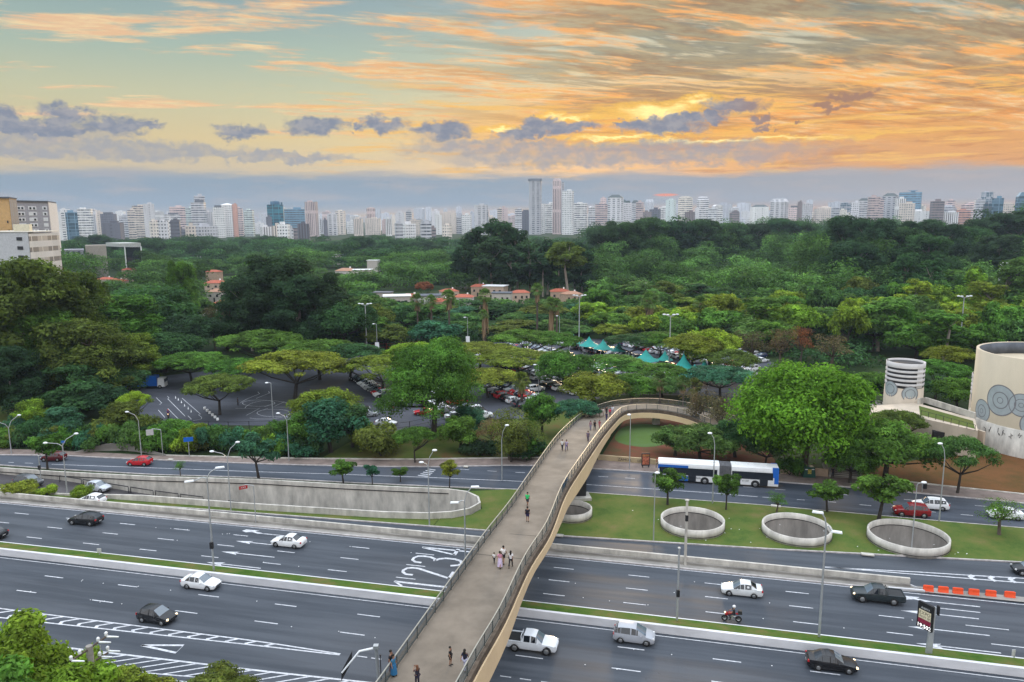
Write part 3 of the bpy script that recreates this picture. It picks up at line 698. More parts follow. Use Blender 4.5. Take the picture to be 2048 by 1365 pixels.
def smooth(pts, n=4):
    out = []
    for i in range(len(pts) - 1):
        a, b, c, d = pts[max(i - 1, 0)], pts[i], pts[i + 1], pts[min(i + 2, len(pts) - 1)]
        for k in range(n):
            t = k / n; out.append(.5 * ((2 * b) + (c - a) * t + (2 * a - 5 * b + 4 * c - d) * t * t + (3 * b - a - 3 * c + d) * t ** 3))
    return out + [pts[-1]]
def resample(pts, n):
    cum = [0]
    for p, q in zip(pts, pts[1:]): cum.append(cum[-1] + (q - p).length)
    out = []; j = 0
    for i in range(n):
        s = cum[-1] * i / (n - 1)
        while j < len(cum) - 2 and cum[j + 1] < s: j += 1
        t = (s - cum[j]) / max(1e-6, cum[j + 1] - cum[j]); out.append(pts[j].lerp(pts[j + 1], min(1, t)))
    return out
LE = smooth(edge(Lp)); RE = smooth(edge(Rp))
def nearest(p, line): return min(range(len(line)), key=lambda i: (line[i] - p).length)
br = thing('footbridge', 'long curving concrete footbridge with cream girder crossing the highway', 'footbridge')
dk = MB(); Lr = resample(LE, 90)
# pair right edge with the left edge so the deck faces stay across the bridge
Rr = []; last = 0
cumR = [0]
for p, q in zip(RE, RE[1:]): cumR.append(cumR[-1] + (q - p).length)
Rd = resample(RE, 400); j = 0
for i, p in enumerate(Lr):
    k = min(range(j, min(j + 30, 400)), key=lambda q: (Rd[q] - p).length) if i else 0
    if i == len(Lr) - 1: k = 399
    j = max(j, k); Rr.append(Rd[j])
vs = []
for p, q in zip(Lr, Rr): vs += [p, q]
nD = len(Lr)
dk.add(vs, [(2 * i, 2 * i + 1, 2 * i + 3, 2 * i + 2) for i in range(nD - 1)])
vs2 = [Vector(v) - Vector((0, 0, .45)) for v in vs]
dk.add(vs2, [(2 * i + 2, 2 * i + 3, 2 * i + 1, 2 * i) for i in range(nD - 1)])
dk.build('deck', M['deck'], br)
def offs(line, d):
    out = []
    for i, p in enumerate(line):
        a = line[max(i - 1, 0)]; b = line[min(i + 1, len(line) - 1)]; t = (b - a); t.z = 0; t.normalize()
        out.append(p + Vector((t.y, -t.x, 0)) * d)
    return out
def face(line, z0, z1, th):
    "vertical slab hanging from the edge"
    vs = []; o2 = offs(line, th)
    for p, q, a, b in zip(line, o2, z0, z1): vs += [(p.x, p.y, p.z + a), (q.x, q.y, p.z + a), (q.x, q.y, p.z + b), (p.x, p.y, p.z + b)]
    n = len(line); fs = []
    for i in range(n - 1):
        o = 4 * i; p = o + 4
        for k in range(4): fs.append((o + k, o + (k + 1) % 4, p + (k + 1) % 4, p + k))
    return MB().add(vs, fs)
RS = resample(RE, 240)
face(RS, [.12] * 240, [-.5] * 240, .28).build('fascia', M['fascia'], br)
LS = resample(LE, 200)
face(LS, [.12] * 200, [-.9] * 200, -.28).build('fascia', M['fascia'], br)
pyt = [(817, 1.0), (834, 1.1), (862, 1.5), (900, 2.3), (930, 2.2), (960, 1.9), (990, 1.8), (1026, 1.15), (1056, .95), (1093, .95), (1150, 1.3), (1205, 1.8), (1300, 2.4), (1400, 2.9)]
def depth(p):
    if p.x > 16.5: return 1.0
    d = (cam.matrix_world.inverted() @ p); y = 682.5 + F * d.y / d.z if d.z < -1 else 1400
    return lerp(y, pyt) if p.y > 30 else 2.9
dl = [depth(p + Vector((0, 0, 1.1))) for p in RS]
gi = face(offs(RS, .10), [-.5] * 240, [-.5 - d for d in dl], .30); gi.build('girder', M['girder'], br)
for (x0, y0, x1, y1) in [(982, 1065, 1078, 1073), (950, 1108, 1053, 1119)]:
    MB().ribbon([P(x0, y0, ZD + .006).lerp(P(x1, y1, ZD + .006), t / 6) for t in range(7)], .10).build('expansion_joint', M['dark'], br)
for (x, y) in [(1160, 985), (1043, 1222)]:
    g = P(x, y); g.x -= 1.6
    t = br
    MB().prism([(g.x - 1.2, g.y - .7), (g.x + 1.0, g.y - .9), (g.x + 1.2, g.y + .5), (g.x - 1.0, g.y + .7)], 0, ZD - 1.3).build('pier', M['concd'], t)
g = P(1312, 849); MB().box((g.x, g.y, 1.15), (1.3, .8, 2.5), .2).build('pier', M['conc'], br)
g = P(1165, 998)
MB().box((g.x - 1.0, g.y, .25), (4.2, 2.6, .5), .1).build('pier_base', M['conc'], br)
gr = MB(); fx = P(1152, 1000, .5)
for k, pts in enumerate([[(1167, 985), (1172, 988), (1174, 994)], [(1164, 1000), (1166, 993), (1170, 992), (1173, 993)], [(1172, 966), (1174, 980), (1175, 1000)]]): pass
MB().box((g.x - .9, g.y + .25, 2.6), (2.7, 1.2, 4.2), .1).build('pier_panel', M['blackmetal'], br)
def railing(line, side, name):
    o = thing_part = MB(); n = int(sum((q - p).length for p, q in zip(line, line[1:])) / 2.0)
    pts = resample(line, n + 1); pts = offs(pts, side)
    for p in pts: o.box((p.x, p.y, p.z + .56), (.07, .10, 1.12))
    for hgt in (.28, .44, .60, .76, .92): o.wall([(p.x, p.y) for p in pts], .035, .03, [p.z + hgt for p in pts])
    r = o.build('railing', M['rail'], br)
    MB().wall([(p.x, p.y) for p in pts], .07, .09, [p.z + 1.07 for p in pts]).build('hand_rail', M['railt'], r)
    MB().wall([(p.x, p.y) for p in pts], .10, .03, [p.z + .10 for p in pts]).build('kick_plate', M['rail'], r)
railing(LE, .10, 'l'); railing(RE, -.10, 'r')
# blue painted banner hanging inside the right railing
i0 = min(range(len(RS)), key=lambda i: (RS[i] - PZ(1143, 972)).length)
face(offs(RS[i0 - 4:i0 + 3], -.18), [1.0, .95, 1.0, .9, 1.0, .95, .6], [.1, .2, .05, .15, .1, .3, .2], .03).build('blue_graffiti', mat('blue graffiti', (.02, .16, .42), .6, .9, 6), br)
# ================================================================ TOWERS ON THE RIGHT
M['tower'] = mat('tower render', (.50, .42, .33), .85, .16, .35, stretch=(1, 1, .4))
M['towerw'] = mat('white ring paint', (.50, .48, .47), .8, .15, .5)
M['mblue'] = mat('mural pale blue', (.36, .41, .43), .8, .1, 1)
M['mgrey'] = mat('mural grey line', (.20, .20, .215), .8, .1, 1)
M['creamt'] = mat('cream tower render', (.50, .43, .32), .85, .08, .25, stretch=(1, 1, .3))
def rings(cx, cy, Rr_, thc, zc, radii, par, zmin=None):
    "concentric painted circles on a drum of radius Rr_"
    for k, (ra, rb, mm) in enumerate(radii):
        q = MB(); n = 40; vs = []
        lay = Rr_ + .02 + .004 * k
        for i in range(n + 1):
            t = 2 * math.pi * i / n
            for r in [ra + (rb - ra) * w_ / 6 for w_ in range(7)]:
                s, z = r * math.cos(t), zc + r * math.sin(t)
                if zmin is not None: z = max(z, zmin)
                a = thc + s / Rr_; vs.append((cx + lay * math.cos(a), cy + lay * math.sin(a), z))
        q.add(vs, [(7 * i + w_, 7 * i + w_ + 1, 7 * i + w_ + 8, 7 * i + w_ + 7) for i in range(n) for w_ in range(6)]); q.build('mural', mm, par)
def vent_tower(px, pyb, wpx, ytop, label, gz):
    g = P(px, pyb, gz); d = math.hypot(g.length, 0); r = wpx / 2 * ZC(g) / F
    zt = ztop(g, px, ytop); h = zt - gz
    t = thing('vent_tower', label, 'tower', (g.x, g.y, 0), 0, 'round vent towers')
    back = math.atan2(g.y, g.x)
    gap0, gap1 = back + math.pi - .95, back + math.pi + .68
    hs = h * .52; H2_ = (zt - gz - hs) / 5.6
    MB().lathe([(r + .12, gz - 3), (r, gz + hs * .98), (r - .25, gz + hs * .98)], 48).build('shaft', M['tower'], t)
    MB().lathe([(r - .13, gz + hs * .99), (r - .13, gz + hs + H2_ * 5), (r - .31, gz + hs + H2_ * 5), (r - .31, zt - .35), (.01, zt - .35)], 32).build('gap_shade_core', M['dark'], t)  # black core stands in for the shade between the louvre rings
    n = 5; H2 = (zt - gz - hs) / (n + .6)
    MB().lathe([(r * .97, gz + hs), (r * .97, zt), (r - .3, zt), (r - .3, gz + hs)], 20, a0=gap1, a1=gap1 + .5).build('pillar', M['towerw'], t)
    MB().lathe([(r * .97, gz + hs), (r * .97, zt), (r - .3, zt), (r - .3, gz + hs)], 20, a0=gap0 - .9, a1=gap0 - .2).build('pillar', M['towerw'], t)
    for i in range(n):
        z0 = gz + hs + i * H2 + H2 * .5; z1 = gz + hs + (i + 1) * H2
        if i == n - 1: z1 = zt
        MB().lathe([(r, z0), (r, z1), (r - .3, z1), (r - .3, z0), (r, z0)], 48).build('ring', M['towerw'], t)
    for th, zc in ((back + math.pi + .35, gz + hs * .80), (back + math.pi - .75, gz + hs * .92)):
        rings(0, 0, r, th, zc, [(0, r * .42, M['mblue']), (r * .40, r * .45, M['mgrey']), (r * .24, r * .28, M['mgrey'])], t)
    return t
vent_tower(1804, 822, 70, 722, 'round white vent tower with dark louvre rings standing alone left of the cream mural tower', 2.5)
vent_tower(1972, 838, 62, 748, 'round louvred vent tower half hidden behind the cream mural tower', 2.5)
g = P(2090, 868, 2.0); r = 130 * ZC(g) / F; zt = ztop(P(2000, 872, 2), 1966, 704)
mt = thing('mural_tower', 'large cream round tower painted with pale blue circles at the right edge', 'tower', (g.x, g.y, 0))
MB().lathe([(r + .3, -1), (r, 3), (r, zt), (r - .45, zt), (r - .45, zt - 2.2), (.01, zt - 2.2)], 96).build('shaft', M['creamt'], mt)
MB().lathe([(r - .452, zt - .05), (r - .50, zt - .05), (r - .50, zt - 2.15), (r - .452, zt - 2.15)], 96).build('inner_lining', M['greyroof'], mt)
MB().lathe([(r + .35, -1), (r + .35, 4.6), (r, 4.7)], 96).build('plinth', M['conc'], mt)
back = math.atan2(g.y, g.x) + math.pi; lo = zt * .50
A2 = [(0, .62, M['mblue'])]
def disc(a, z, rr, par, big=True):
    L_ = [(0, rr, M['mblue']), (rr * .96, rr * 1.04, M['mgrey'])]
    if big: L_ += [(rr * .50, rr * .57, M['mgrey']), (rr * .17, rr * .22, M['mgrey'])]
    rings(0, 0, r, a, z, L_, par, 4.75)
for a, z, rr, bg in [(back - .02, 8.6, 1.6, 1), (back - .12, 5.9, 2.2, 1), (back + .16, 8.9, 1.9, 0), (back - .62, 9.0, 2.6, 1), (back - .95, 6.2, 2.0, 1), (back - .32, 8.9, 1.9, 1), (back + .42, 8.6, 2.2, 1)]: disc(a, z, rr, mt, bg)
sc = MB()
for k in range(14):
    a = back - .8 + k * .10; pts = []
    for j in range(4): aa = a + rnd.uniform(-.03, .05); pts.append((math.cos(aa) * (r + .37), math.sin(aa) * (r + .37), 3.0 + rnd.uniform(0, 1.4)))
    MB().tube(pts, .05, 4).build('graffiti', M['blackmetal'], mt)
# terrace between the towers
ter = thing('terrace', 'pale concrete terrace with a strip of lawn between the two round towers', 'terrace')
zt_ = 5.0
tp = [tuple(P(*p, zt_)[:2]) for p in [(1740, 812), (1832, 806), (1950, 838), (1956, 862), (1826, 833), (1745, 830)]]
MB().prism(tp, 0, zt_).build('base', M['tower'], ter)
MB().add([(*P(*p, zt_ + .03)[:2], zt_ + .03) for p in [(1838, 812), (1946, 842), (1950, 858), (1840, 830)]], [(0, 3, 2, 1)]).build('lawn_strip', M['lawn'], ter)
MB().wall([P(*p, zt_) for p in [(1836, 809), (1850, 806), (1950, 838)]], 1.1, .3, zt_).build('parapet', M['conc'], ter)
MB().wall([P(*p, 0) for p in [(1745, 866), (1830, 868), (1900, 890), (1965, 912)]], [5.0, 4.6, 4.4, 4.2], .4, 0).build('front_wall', M['tower'], ter)
MB().box(tuple(P(1880, 884, 1.5)[:2]) + (2.2,), (2.4, 1.6, 2.4), -.3).build('doorway', M['dark'], ter)
rl = MB(); pr = resample([P(*p, zt_) for p in [(1842, 832), (1950, 862)]], 8)
for p in pr: rl.box((p.x, p.y, zt_ + .5), (.06, .06, 1))
rl.wall([(p.x, p.y) for p in pr], .05, .05, zt_ + .96); rl.build('railing', M['blackmetal'], ter)
# steps up from the pavement
stp = thing('stairway', 'wide grey concrete stairway rising from the pavement between the trees', 'stairs')
a = P(1660, 956); b = P(1722, 960); dx = (b - a); nrm = Vector((-dx.y, dx.x, 0)).normalized(); sb = MB()
for i in range(12):
    c = (a + b) / 2 + nrm * (.2 + i * .42)
    sb.box((c.x, c.y, (i + 1) * .085 + .05), (dx.length, .42, (i + 1) * .17), math.atan2(dx.y, dx.x))
sb.build('steps', M['concd'], stp)
for q in (a, b):
    MB().wall([q, q + nrm * 6], [1.0, 3.0], .3, 0).build('side_wall', M['concd'], stp)
# ================================================================ VEHICLES
# stations: x, z sill, z belt, z top, half width, half top width, type of the interval that FOLLOWS
KIND = {
 'sedan': dict(L=4.3, W=.87, st=[(0, .42, .58, .62, .55, .45, 'b'), (.12, .26, .62, .68, .74, .6, 'b'), (.5, .2, .72, .78, .84, .66, 'b'), (1.25, .2, .86, .93, .87, .72, 'w'), (1.95, .2, .91, 1.38, .87, .60, 'c'), (2.35, .2, .92, 1.45, .87, .60, 'c'), (2.42, .2, .92, 1.455, .87, .60, 'c'), (3.05, .2, .94, 1.41, .87, .59, 'r'), (3.62, .22, .96, 1.04, .86, .66, 'b'), (4.12, .26, .95, 1.0, .80, .66, 'b'), (4.26, .34, .80, .86, .70, .58, 'b'), (4.3, .42, .7, .74, .6, .5, 'e')], ax=(.82, 3.35), r=.31),
 'hatch': dict(L=3.9, W=.86, st=[(0, .42, .58, .62, .55, .45, 'b'), (.12, .26, .64, .70, .74, .6, 'b'), (.45, .2, .76, .83, .84, .66, 'b'), (1.0, .2, .88, .96, .86, .72, 'w'), (1.75, .2, .93, 1.43, .86, .60, 'c'), (2.2, .2, .95, 1.50, .86, .60, 'c'), (2.28, .2, .95, 1.505, .86, .60, 'c'), (3.2, .22, .99, 1.44, .85, .58, 'c'), (3.32, .24, 1.0, 1.40, .84, .57, 'r'), (3.74, .28, .98, 1.04, .80, .62, 'b'), (3.86, .34, .8, .86, .74, .6, 'b'), (3.9, .42, .6, .64, .66, .56, 'e')], ax=(.75, 3.1), r=.31),
 'wagon': dict(L=4.5, W=.88, st=[(0, .42, .6, .64, .55, .45, 'b'), (.12, .26, .66, .72, .76, .6, 'b'), (.5, .22, .78, .85, .85, .68, 'b'), (1.2, .22, .90, .97, .88, .73, 'w'), (1.9, .22, .95, 1.48, .88, .62, 'c'), (2.4, .22, .96, 1.55, .88, .62, 'c'), (2.48, .22, .96, 1.555, .88, .62, 'c'), (3.3, .22, .98, 1.53, .88, .61, 'c'), (4.0, .26, 1.0, 1.46, .86, .60, 'r'), (4.32, .3, 1.0, 1.05, .82, .66, 'b'), (4.46, .36, .8, .85, .76, .62, 'b'), (4.5, .44, .6, .64, .68, .56, 'e')], ax=(.85, 3.55), r=.33),
 'suv': dict(L=4.5, W=.93, st=[(0, .46, .72, .78, .62, .5, 'b'), (.12, .3, .82, .9, .82, .66, 'b'), (.5, .28, .94, 1.02, .92, .74, 'b'), (1.15, .28, 1.04, 1.12, .93, .78, 'w'), (1.75, .28, 1.08, 1.62, .93, .66, 'c'), (2.3, .28, 1.1, 1.70, .93, .66, 'c'), (2.38, .28, 1.1, 1.705, .93, .66, 'c'), (3.4, .28, 1.12, 1.68, .93, .66, 'c'), (4.0, .3, 1.14, 1.6, .91, .64, 'r'), (4.34, .34, 1.1, 1.16, .88, .7, 'b'), (4.46, .4, .9, .96, .82, .66, 'b'), (4.5, .46, .7, .74, .74, .6, 'e')], ax=(.85, 3.6), r=.37),
 'van': dict(L=3.95, W=.86, st=[(0, .42, .6, .64, .55, .45, 'b'), (.1, .28, .68, .75, .76, .6, 'b'), (.4, .22, .82, .9, .84, .66, 'b'), (.85, .22, .94, 1.02, .86, .74, 'w'), (1.75, .22, .98, 1.54, .86, .62, 'c'), (2.2, .22, .99, 1.60, .86, .62, 'c'), (2.28, .22, .99, 1.605, .86, .62, 'c'), (3.2, .24, 1.03, 1.57, .86, .60, 'c'), (3.5, .26, 1.04, 1.52, .85, .60, 'r'), (3.82, .3, 1.02, 1.08, .82, .64, 'b'), (3.92, .36, .8, .86, .76, .6, 'b'), (3.95, .44, .6, .64, .68, .56, 'e')], ax=(.78, 3.2), r=.32),
 'pickup': dict(L=5.1, W=.92, st=[(0, .5, .74, .8, .62, .5, 'b'), (.12, .36, .86, .94, .82, .66, 'b'), (.5, .34, .98, 1.05, .90, .74, 'b'), (1.35, .34, 1.04, 1.12, .92, .78, 'w'), (1.95, .34, 1.08, 1.62, .92, .66, 'c'), (2.4, .34, 1.1, 1.70, .92, .66, 'c'), (2.48, .34, 1.1, 1.70, .92, .66, 'c'), (3.1, .34, 1.1, 1.68, .92, .66, 'r'), (3.32, .36, 1.08, 1.14, .92, .78, 'b'), (3.4, .36, 1.0, 1.01, .92, .8, 'b'), (4.95, .4, 1.0, 1.01, .92, .8, 'b'), (5.1, .48, .96, .97, .88, .76, 'e')], ax=(.92, 3.95), r=.40),
}
def car_parts(kind):
    K = KIND[kind]; st = K['st']; Lc = K['L']; ring = []
    for (x, zs, zb, zt, hw, ht, ty) in st:
        X = Lc / 2 - x
        half = [(hw * .93, zs), (hw, zs + .16), (hw * 1.0, (zs + zb) / 2 + .06), (hw * .975, zb), (ht, zt - .035), (ht * .55, zt), (0, zt + .008)]
        ring.append([(X, y, z) for y, z in half] + [(X, -y, z) for y, z in reversed(half[:-1])])
    n = 13; body = MB(); ws = MB(); rw = MB(); sd = MB(); vs = [p for r in ring for p in r]
    def q(mb, i, j, push=0.0):
        idx = [(i, j), (i + 1, j), (i + 1, j + 1), (i, j + 1)]
        pts = [Vector(ring[a][b]) for a, b in idx]
        c = sum(pts, Vector()) / 4
        if push:
            nrm = (pts[2] - pts[0]).cross(pts[3] - pts[1]).normalized()
            if nrm.dot(c - Vector((c.x, 0, .7))) < 0: nrm = -nrm
            pts = [c + (p - c) * (.93 if mb is sd else 1.0) + nrm * .012 for p in pts]
        mb.add(pts, [(0, 1, 2, 3)], 0, False)
    bf = []
    for i in range(len(st) - 1):
        ty = st[i][6]
        for j in range(n - 1):
            bf.append((i * n + j, (i + 1) * n + j, (i + 1) * n + j + 1, i * n + j + 1))
            side = j in (3, 8); top = j in (4, 5, 6, 7)
            if ty == 'c' and side and abs(st[i][0] - st[i + 1][0]) > .2: q(sd, i, j, 1)
            if ty == 'w' and top: q(ws, i, j, 1)
            if ty == 'w' and side: q(sd, i, j, 1)
            if ty == 'r' and top: q(rw, i, j, 1)
            if ty == 'r' and side and kind != 'pickup': q(sd, i, j, 1)
        bf.append((i * n + 12, (i + 1) * n + 12, (i + 1) * n, i * n))
    bf.append(tuple(reversed(range(n)))); e = (len(st) - 1) * n; bf.append(tuple(range(e, e + n)))
    bf = [tuple(reversed(f)) for f in bf]
    body.add(vs, bf, 0, True)
    return K, body, ws, rw, sd
def wheel_mb(r):
    t = MB().lathe([(r * .62, -.1), (r * .96, -.1), (r, -.06), (r, .06), (r * .96, .1), (r * .62, .1)], 20)
    t.v = [(v[0], v[2], v[1]) for v in t.v]; t.f = [list(reversed(f)) for f in t.f]
    q = MB().lathe([(.001, .09), (r * .2, .095), (r * .62, .08), (r * .64, .0)], 20); 
    for k in range(5):
        a = k * 2 * math.pi / 5
        q.add([(r * .16 * math.cos(a - .5), r * .16 * math.sin(a - .5), .105), (r * .6 * math.cos(a - .12), r * .6 * math.sin(a - .12), .098), (r * .6 * math.cos(a + .12), r * .6 * math.sin(a + .12), .098), (r * .16 * math.cos(a + .5), r * .16 * math.sin(a + .5), .105)], [(0, 1, 2, 3)])
    return t, q
CARM = {}
def setcar(me):
    # crisp panel edges
    try: me.set_sharp_from_angle(angle=R(32))
    except Exception: pass
    return me
def vehicle(kind, name, label, cat, col, px, py, face=1, group=None, lit=False, glass='glass', z=.024, ang=0.0, roof=None, pos=None, hd=None):
    K, body, ws, rw, sd = car_parts(kind)
    g = P(px, py, z) if pos is None else Vector(pos)
    hd = (HEAD + (0 if face > 0 else math.pi) + ang) if hd is None else hd
    t = thing(name, label, cat, g, hd, group)
    hw = K['W']; Lc = K['L']; r = K['r']
    b = body.build('body', M['carpaint'], t); b.color = (*col, 1); setcar(b.data)
    ws.build('windscreen', M['glassl'], t); rw.build('rear_window', M[glass], t)
    for s in (-1, 1):
        w = MB()
        for f in sd.f:
            if sum(sd.v[i][1] for i in f) * s > 0: w.add([sd.v[i] for i in f], [tuple(range(len(f)))])
        w.build('side_window', M[glass], t)
    if roof:
        pass
    for ax in K['ax']:
        for s in (-1, 1):
            tm, rm = wheel_mb(r)
            a = MB().lathe([(.001, 0), (r * 1.16, 0), (r * 1.16, .03)], 20); a.v = [(v[0], v[2] * s, v[1]) for v in a.v]
            x = Lc / 2 - ax
            ao = a.build('wheel_arch', M['trim'], t); ao.location = (x, s * (hw - .015), r * 1.08)
            wo = thing_child('wheel', tm, M['tyre'], t); wo.location = (x, s * (hw - .075), r)
            ro = rm.build('rim', M['rim'], wo); ro.rotation_euler = (R(-90 * s), 0, 0)
    st = K['st']; s2 = st[2]; zl = s2[2] - .09
    for s in (-1, 1):
        h = MB().box((Lc / 2 - .16, s * (hw * .72), zl - .02), (.20, .28, .11), -s * .55, taper=.8).build('headlight', M['headlit'] if lit else M['headl'], t)
        zb = st[-3][2] - .12
        MB().box((-Lc / 2 + .13, s * (hw * .80), zb), (.18, .22, .18), s * .4, taper=.85).build('taillight', M['taill'], t)
        MB().box((Lc / 2 - st[3][0] - .42, s * (hw + .09), st[3][2] + .05), (.11, .17, .13), 0, taper=.8).build('mirror', M['trim'] if sum(col) < .3 else b.data.materials[0], t).color = (*col, 1)
    MB().box((Lc / 2 - .02, 0, .46), (.05, .9, .14)).build('grille', M['trim'], t)
    MB().box((-Lc / 2 - .0, 0, .56), (.03, .42, .12)).build('number_plate', M['plate'], t)
    if kind == 'pickup':
        MB().box((-Lc / 2 + .92, 0, .86), (1.5, 1.52, .36)).build('load_bed', M['trim'], t)
        rl = MB()
        for s in (-1, 1): rl.box((-Lc / 2 + .92, s * .86, 1.05), (1.62, .12, .10))
        rl.box((-Lc / 2 + .08, 0, 1.05), (.10, 1.7, .10)); rl.tube([(-Lc / 2 + 1.78, -.75, 1.0), (-Lc / 2 + 1.72, -.6, 1.5), (-Lc / 2 + 1.72, .6, 1.5), (-Lc / 2 + 1.78, .75, 1.0)], .04, 6)
        o = rl.build('bed_rail', b.data.materials[0], t); o.color = (*col, 1)
    if kind in ('wagon', 'suv') or 'rack' in label:
        for s in (-1, 1): MB().tube([(.35, s * .52, st[5][3] + .02), (.2, s * .52, st[5][3] + .07), (-1.3, s * .52, st[5][3] + .05), (-1.5, s * .52, st[5][3])], .02, 5).build('roof_rail', M['trim'], t)
    return t
def thing_child(name, mb, m, parent): return mb.build(name, m, parent)
WH = (.78, .79, .80); SI = (.42, .44, .46); BK = (.012, .013, .016); GY = (.10, .105, .115); RE_ = (.46, .014, .022); MR = (.22, .012, .018)
vehicle('wagon', 'car', 'black station wagon in the second lane on the left, red tail light showing', 'car', BK, 172, 1047, -1, ang=.05)
vehicle('sedan', 'car', 'black car cut off by the left edge of the photo on the far carriageway', 'car', BK, -18, 1075, -1)
vehicle('sedan', 'car', 'white saloon beside the painted lane arrows on the far carriageway', 'car', WH, 578, 1091, -1)
vehicle('sedan', 'car', 'silver white saloon above the red motorcycle on the far carriageway', 'car', (.62, .64, .65), 1483, 1188, -1)
vehicle('pickup', 'pickup_truck', 'dark green pickup with an open bed behind the concrete wall end', 'pickup', (.022, .030, .034), 1754, 1201, -1, lit=True)
vehicle('sedan', 'car', 'white saloon heading right along the median wall on the near carriageway', 'car', WH, 403, 1174, 1, glass='glass')
vehicle('hatch', 'car', 'black hatchback with a lit headlight beside the chevron markings', 'car', BK, 315, 1241, 1, lit=True, ang=-.04)
vehicle('pickup', 'pickup_truck', 'white pickup coming out from under the footbridge', 'pickup', (.66, .69, .73), 1062, 1297, 1)
vehicle('van', 'car', 'silver compact minivan heading right beside the median wall', 'car', (.36, .38, .42), 1268, 1281, 1)
vehicle('sedan', 'car', 'black saloon with pale reflections on its roof at the bottom right', 'car', (.012, .012, .014), 1662, 1335, 1, lit=True)
vehicle('hatch', 'car', 'bright red hatchback on the frontage road at the left', 'car', RE_, 280, 930, -1, ang=.2)
vehicle('hatch', 'car', 'dark red car hidden behind the small street tree at the far left', 'car', (.10, .012, .016), 108, 921, -1, ang=.2)
vehicle('wagon', 'car', 'white estate car beyond the dark red one at the right', 'car', WH, 1860, 1017, -1)
vehicle('suv', 'car', 'dark red sport utility car in front of the white estate', 'car', MR, 1822, 1031, -1)
vehicle('sedan', 'car', 'white saloon behind thin branches at the right edge of the frontage road', 'car', WH, 2010, 1036, -1)
vehicle('hatch', 'car', 'dark car just entering at the right edge of the service lane', 'car', BK, 2062, 1148, -1)
def rampcar(kind, lb, col, x, y):
    g = P(x, y, -.3)
    for _ in range(4): g = P(x, y, fz(UV(g)[0]) + .02)
    vehicle(kind, 'car', lb, 'car', col, 0, 0, 1, pos=g, hd=HEAD - .05)
rampcar('suv', 'dark grey car with a reflecting roof above the shrubs on the ramp', GY, 58, 971)
rampcar('hatch', 'silver hatchback driving down the underpass ramp', (.5, .53, .58), 197, 981)
vehicle('hatch', 'car', 'white car roof showing behind the barrier wall at the left', 'car', WH, 213, 1014, -1, pos=RD(-82.6, 85.35, .024))
vehicle('hatch', 'car', 'green car glimpsed through the leaves in the bottom left corner', 'car', (.02, .22, .20), 108, 1345, 1, glass='glassl')
# ---- articulated bus
bh = HEAD + math.pi - .035
a = P(1320, 962); b = P(1556, 977); c = (a + b) / 2; bh = math.atan2(-(b - a).y, -(b - a).x); LB = (b - a).length + .3
bus = thing('bus', 'white and blue articulated bus with a grey bellows stopped on the frontage road', 'bus', (c.x, c.y + .9, .024), bh)
L1 = LB * .515; L3 = LB * .385; xj = LB / 2 - L1; xr = -LB / 2 + L3
def shell(x0, x1, zr, m):
    q = MB(); prof = [(-1.24, .34), (-1.26, 1.0), (-1.26, 2.6), (-1.18, 3.0), (-.95, 3.16), (.95, 3.16), (1.18, 3.0), (1.26, 2.6), (1.26, 1.0), (1.24, .34)]
    vs = [(x0, y, z) for y, z in prof] + [(x1, y, z) for y, z in prof]; n = len(prof)
    q.add(vs, [(i, (i + 1) % n, (i + 1) % n + n, i + n) for i in range(n)] + [tuple(reversed(range(n))), tuple(range(n, 2 * n))]); q.f = [list(reversed(f)) for f in q.f]; return q
shell(xj, LB / 2 - .02, 0, 0).build('front_body', M['white'], bus); shell(-LB / 2 + .02, xr, 0, 0).build('rear_body', M['white'], bus)
bl = MB()
for k in range(9):
    w = xj - xr; x = xr + w * (k + .5) / 9; bl.box((x, 0, 1.72), (w / 9 * .7, 2.40 if k % 2 else 2.28, 2.66), mi=0)
bl.box(((xj + xr) / 2, 0, 1.7), (xj - xr - .02, 2.2, 2.5)); bl.build('bellows', mat('bellows grey', (.12, .12, .13), .9, .3, 3), bus)
for s in (-1, 1):
    MB().box((LB / 2 - 2.25, s * 1.263, 2.45), (4.5, .03, 1.05 * .62)).build('blue_panel', M['blue'], bus)
    MB().box((LB / 2 - 2.25, s * 1.266, .75), (4.5, .03, .78)).build('blue_skirt', M['blue'], bus)
    MB().box(((LB / 2 + xj) / 2 + .05, s * 1.268, 1.83), (LB / 2 - xj - .5, .04, 1.12)).build('window_band', M['glass'], bus)
    MB().box(((-LB / 2 + xr) / 2 + .35, s * 1.268, 1.83), (xr + LB / 2 - .9, .04, 1.12)).build('window_band', M['glass'], bus)
    for x in (LB / 2 - 5.1, xr - .75, -LB / 2 + 2.1): MB().box((x, s * 1.272, 1.28), (1.15, .05, 1.95)).build('door', M['glass'], bus)
    for x in (LB / 2 - 2.7, xj + 2.1, -LB / 2 + 3.3):
        tm, rm = wheel_mb(.48)
        aw = MB().lathe([(.001, 0), (.62, 0), (.62, .03)], 20); aw.v = [(v[0], v[2] * s, v[1]) for v in aw.v]
        ao = aw.build('wheel_arch', M['trim'], bus); ao.location = (x, s * 1.275, .52)
        wo = tm.build('wheel', M['tyre'], bus); wo.location = (x, s * 1.24, .48)
        ro = rm.build('rim', M['rim'], wo); ro.rotation_euler = (R(-90 * s), 0, 0)
    tv, tf_ = text_mb('mobilidade', .42); tv2, tf2 = text_mb('8 1347', .34)
    if s > 0:
        q = MB(); q.add([(xj + 3.6 - p.x, 1.285, .95 + p.y) for p in tv], tf_); q.add([(-LB / 2 + 4.7 - p.x, 1.285, .95 + p.y) for p in tv2], tf2); q.build('lettering', M['trim'], bus)
MB().box((-LB / 2 + .45, 0, 2.4), (.9, 2.56, 1.5)).build('blue_rear_cap', M['blue'], bus)
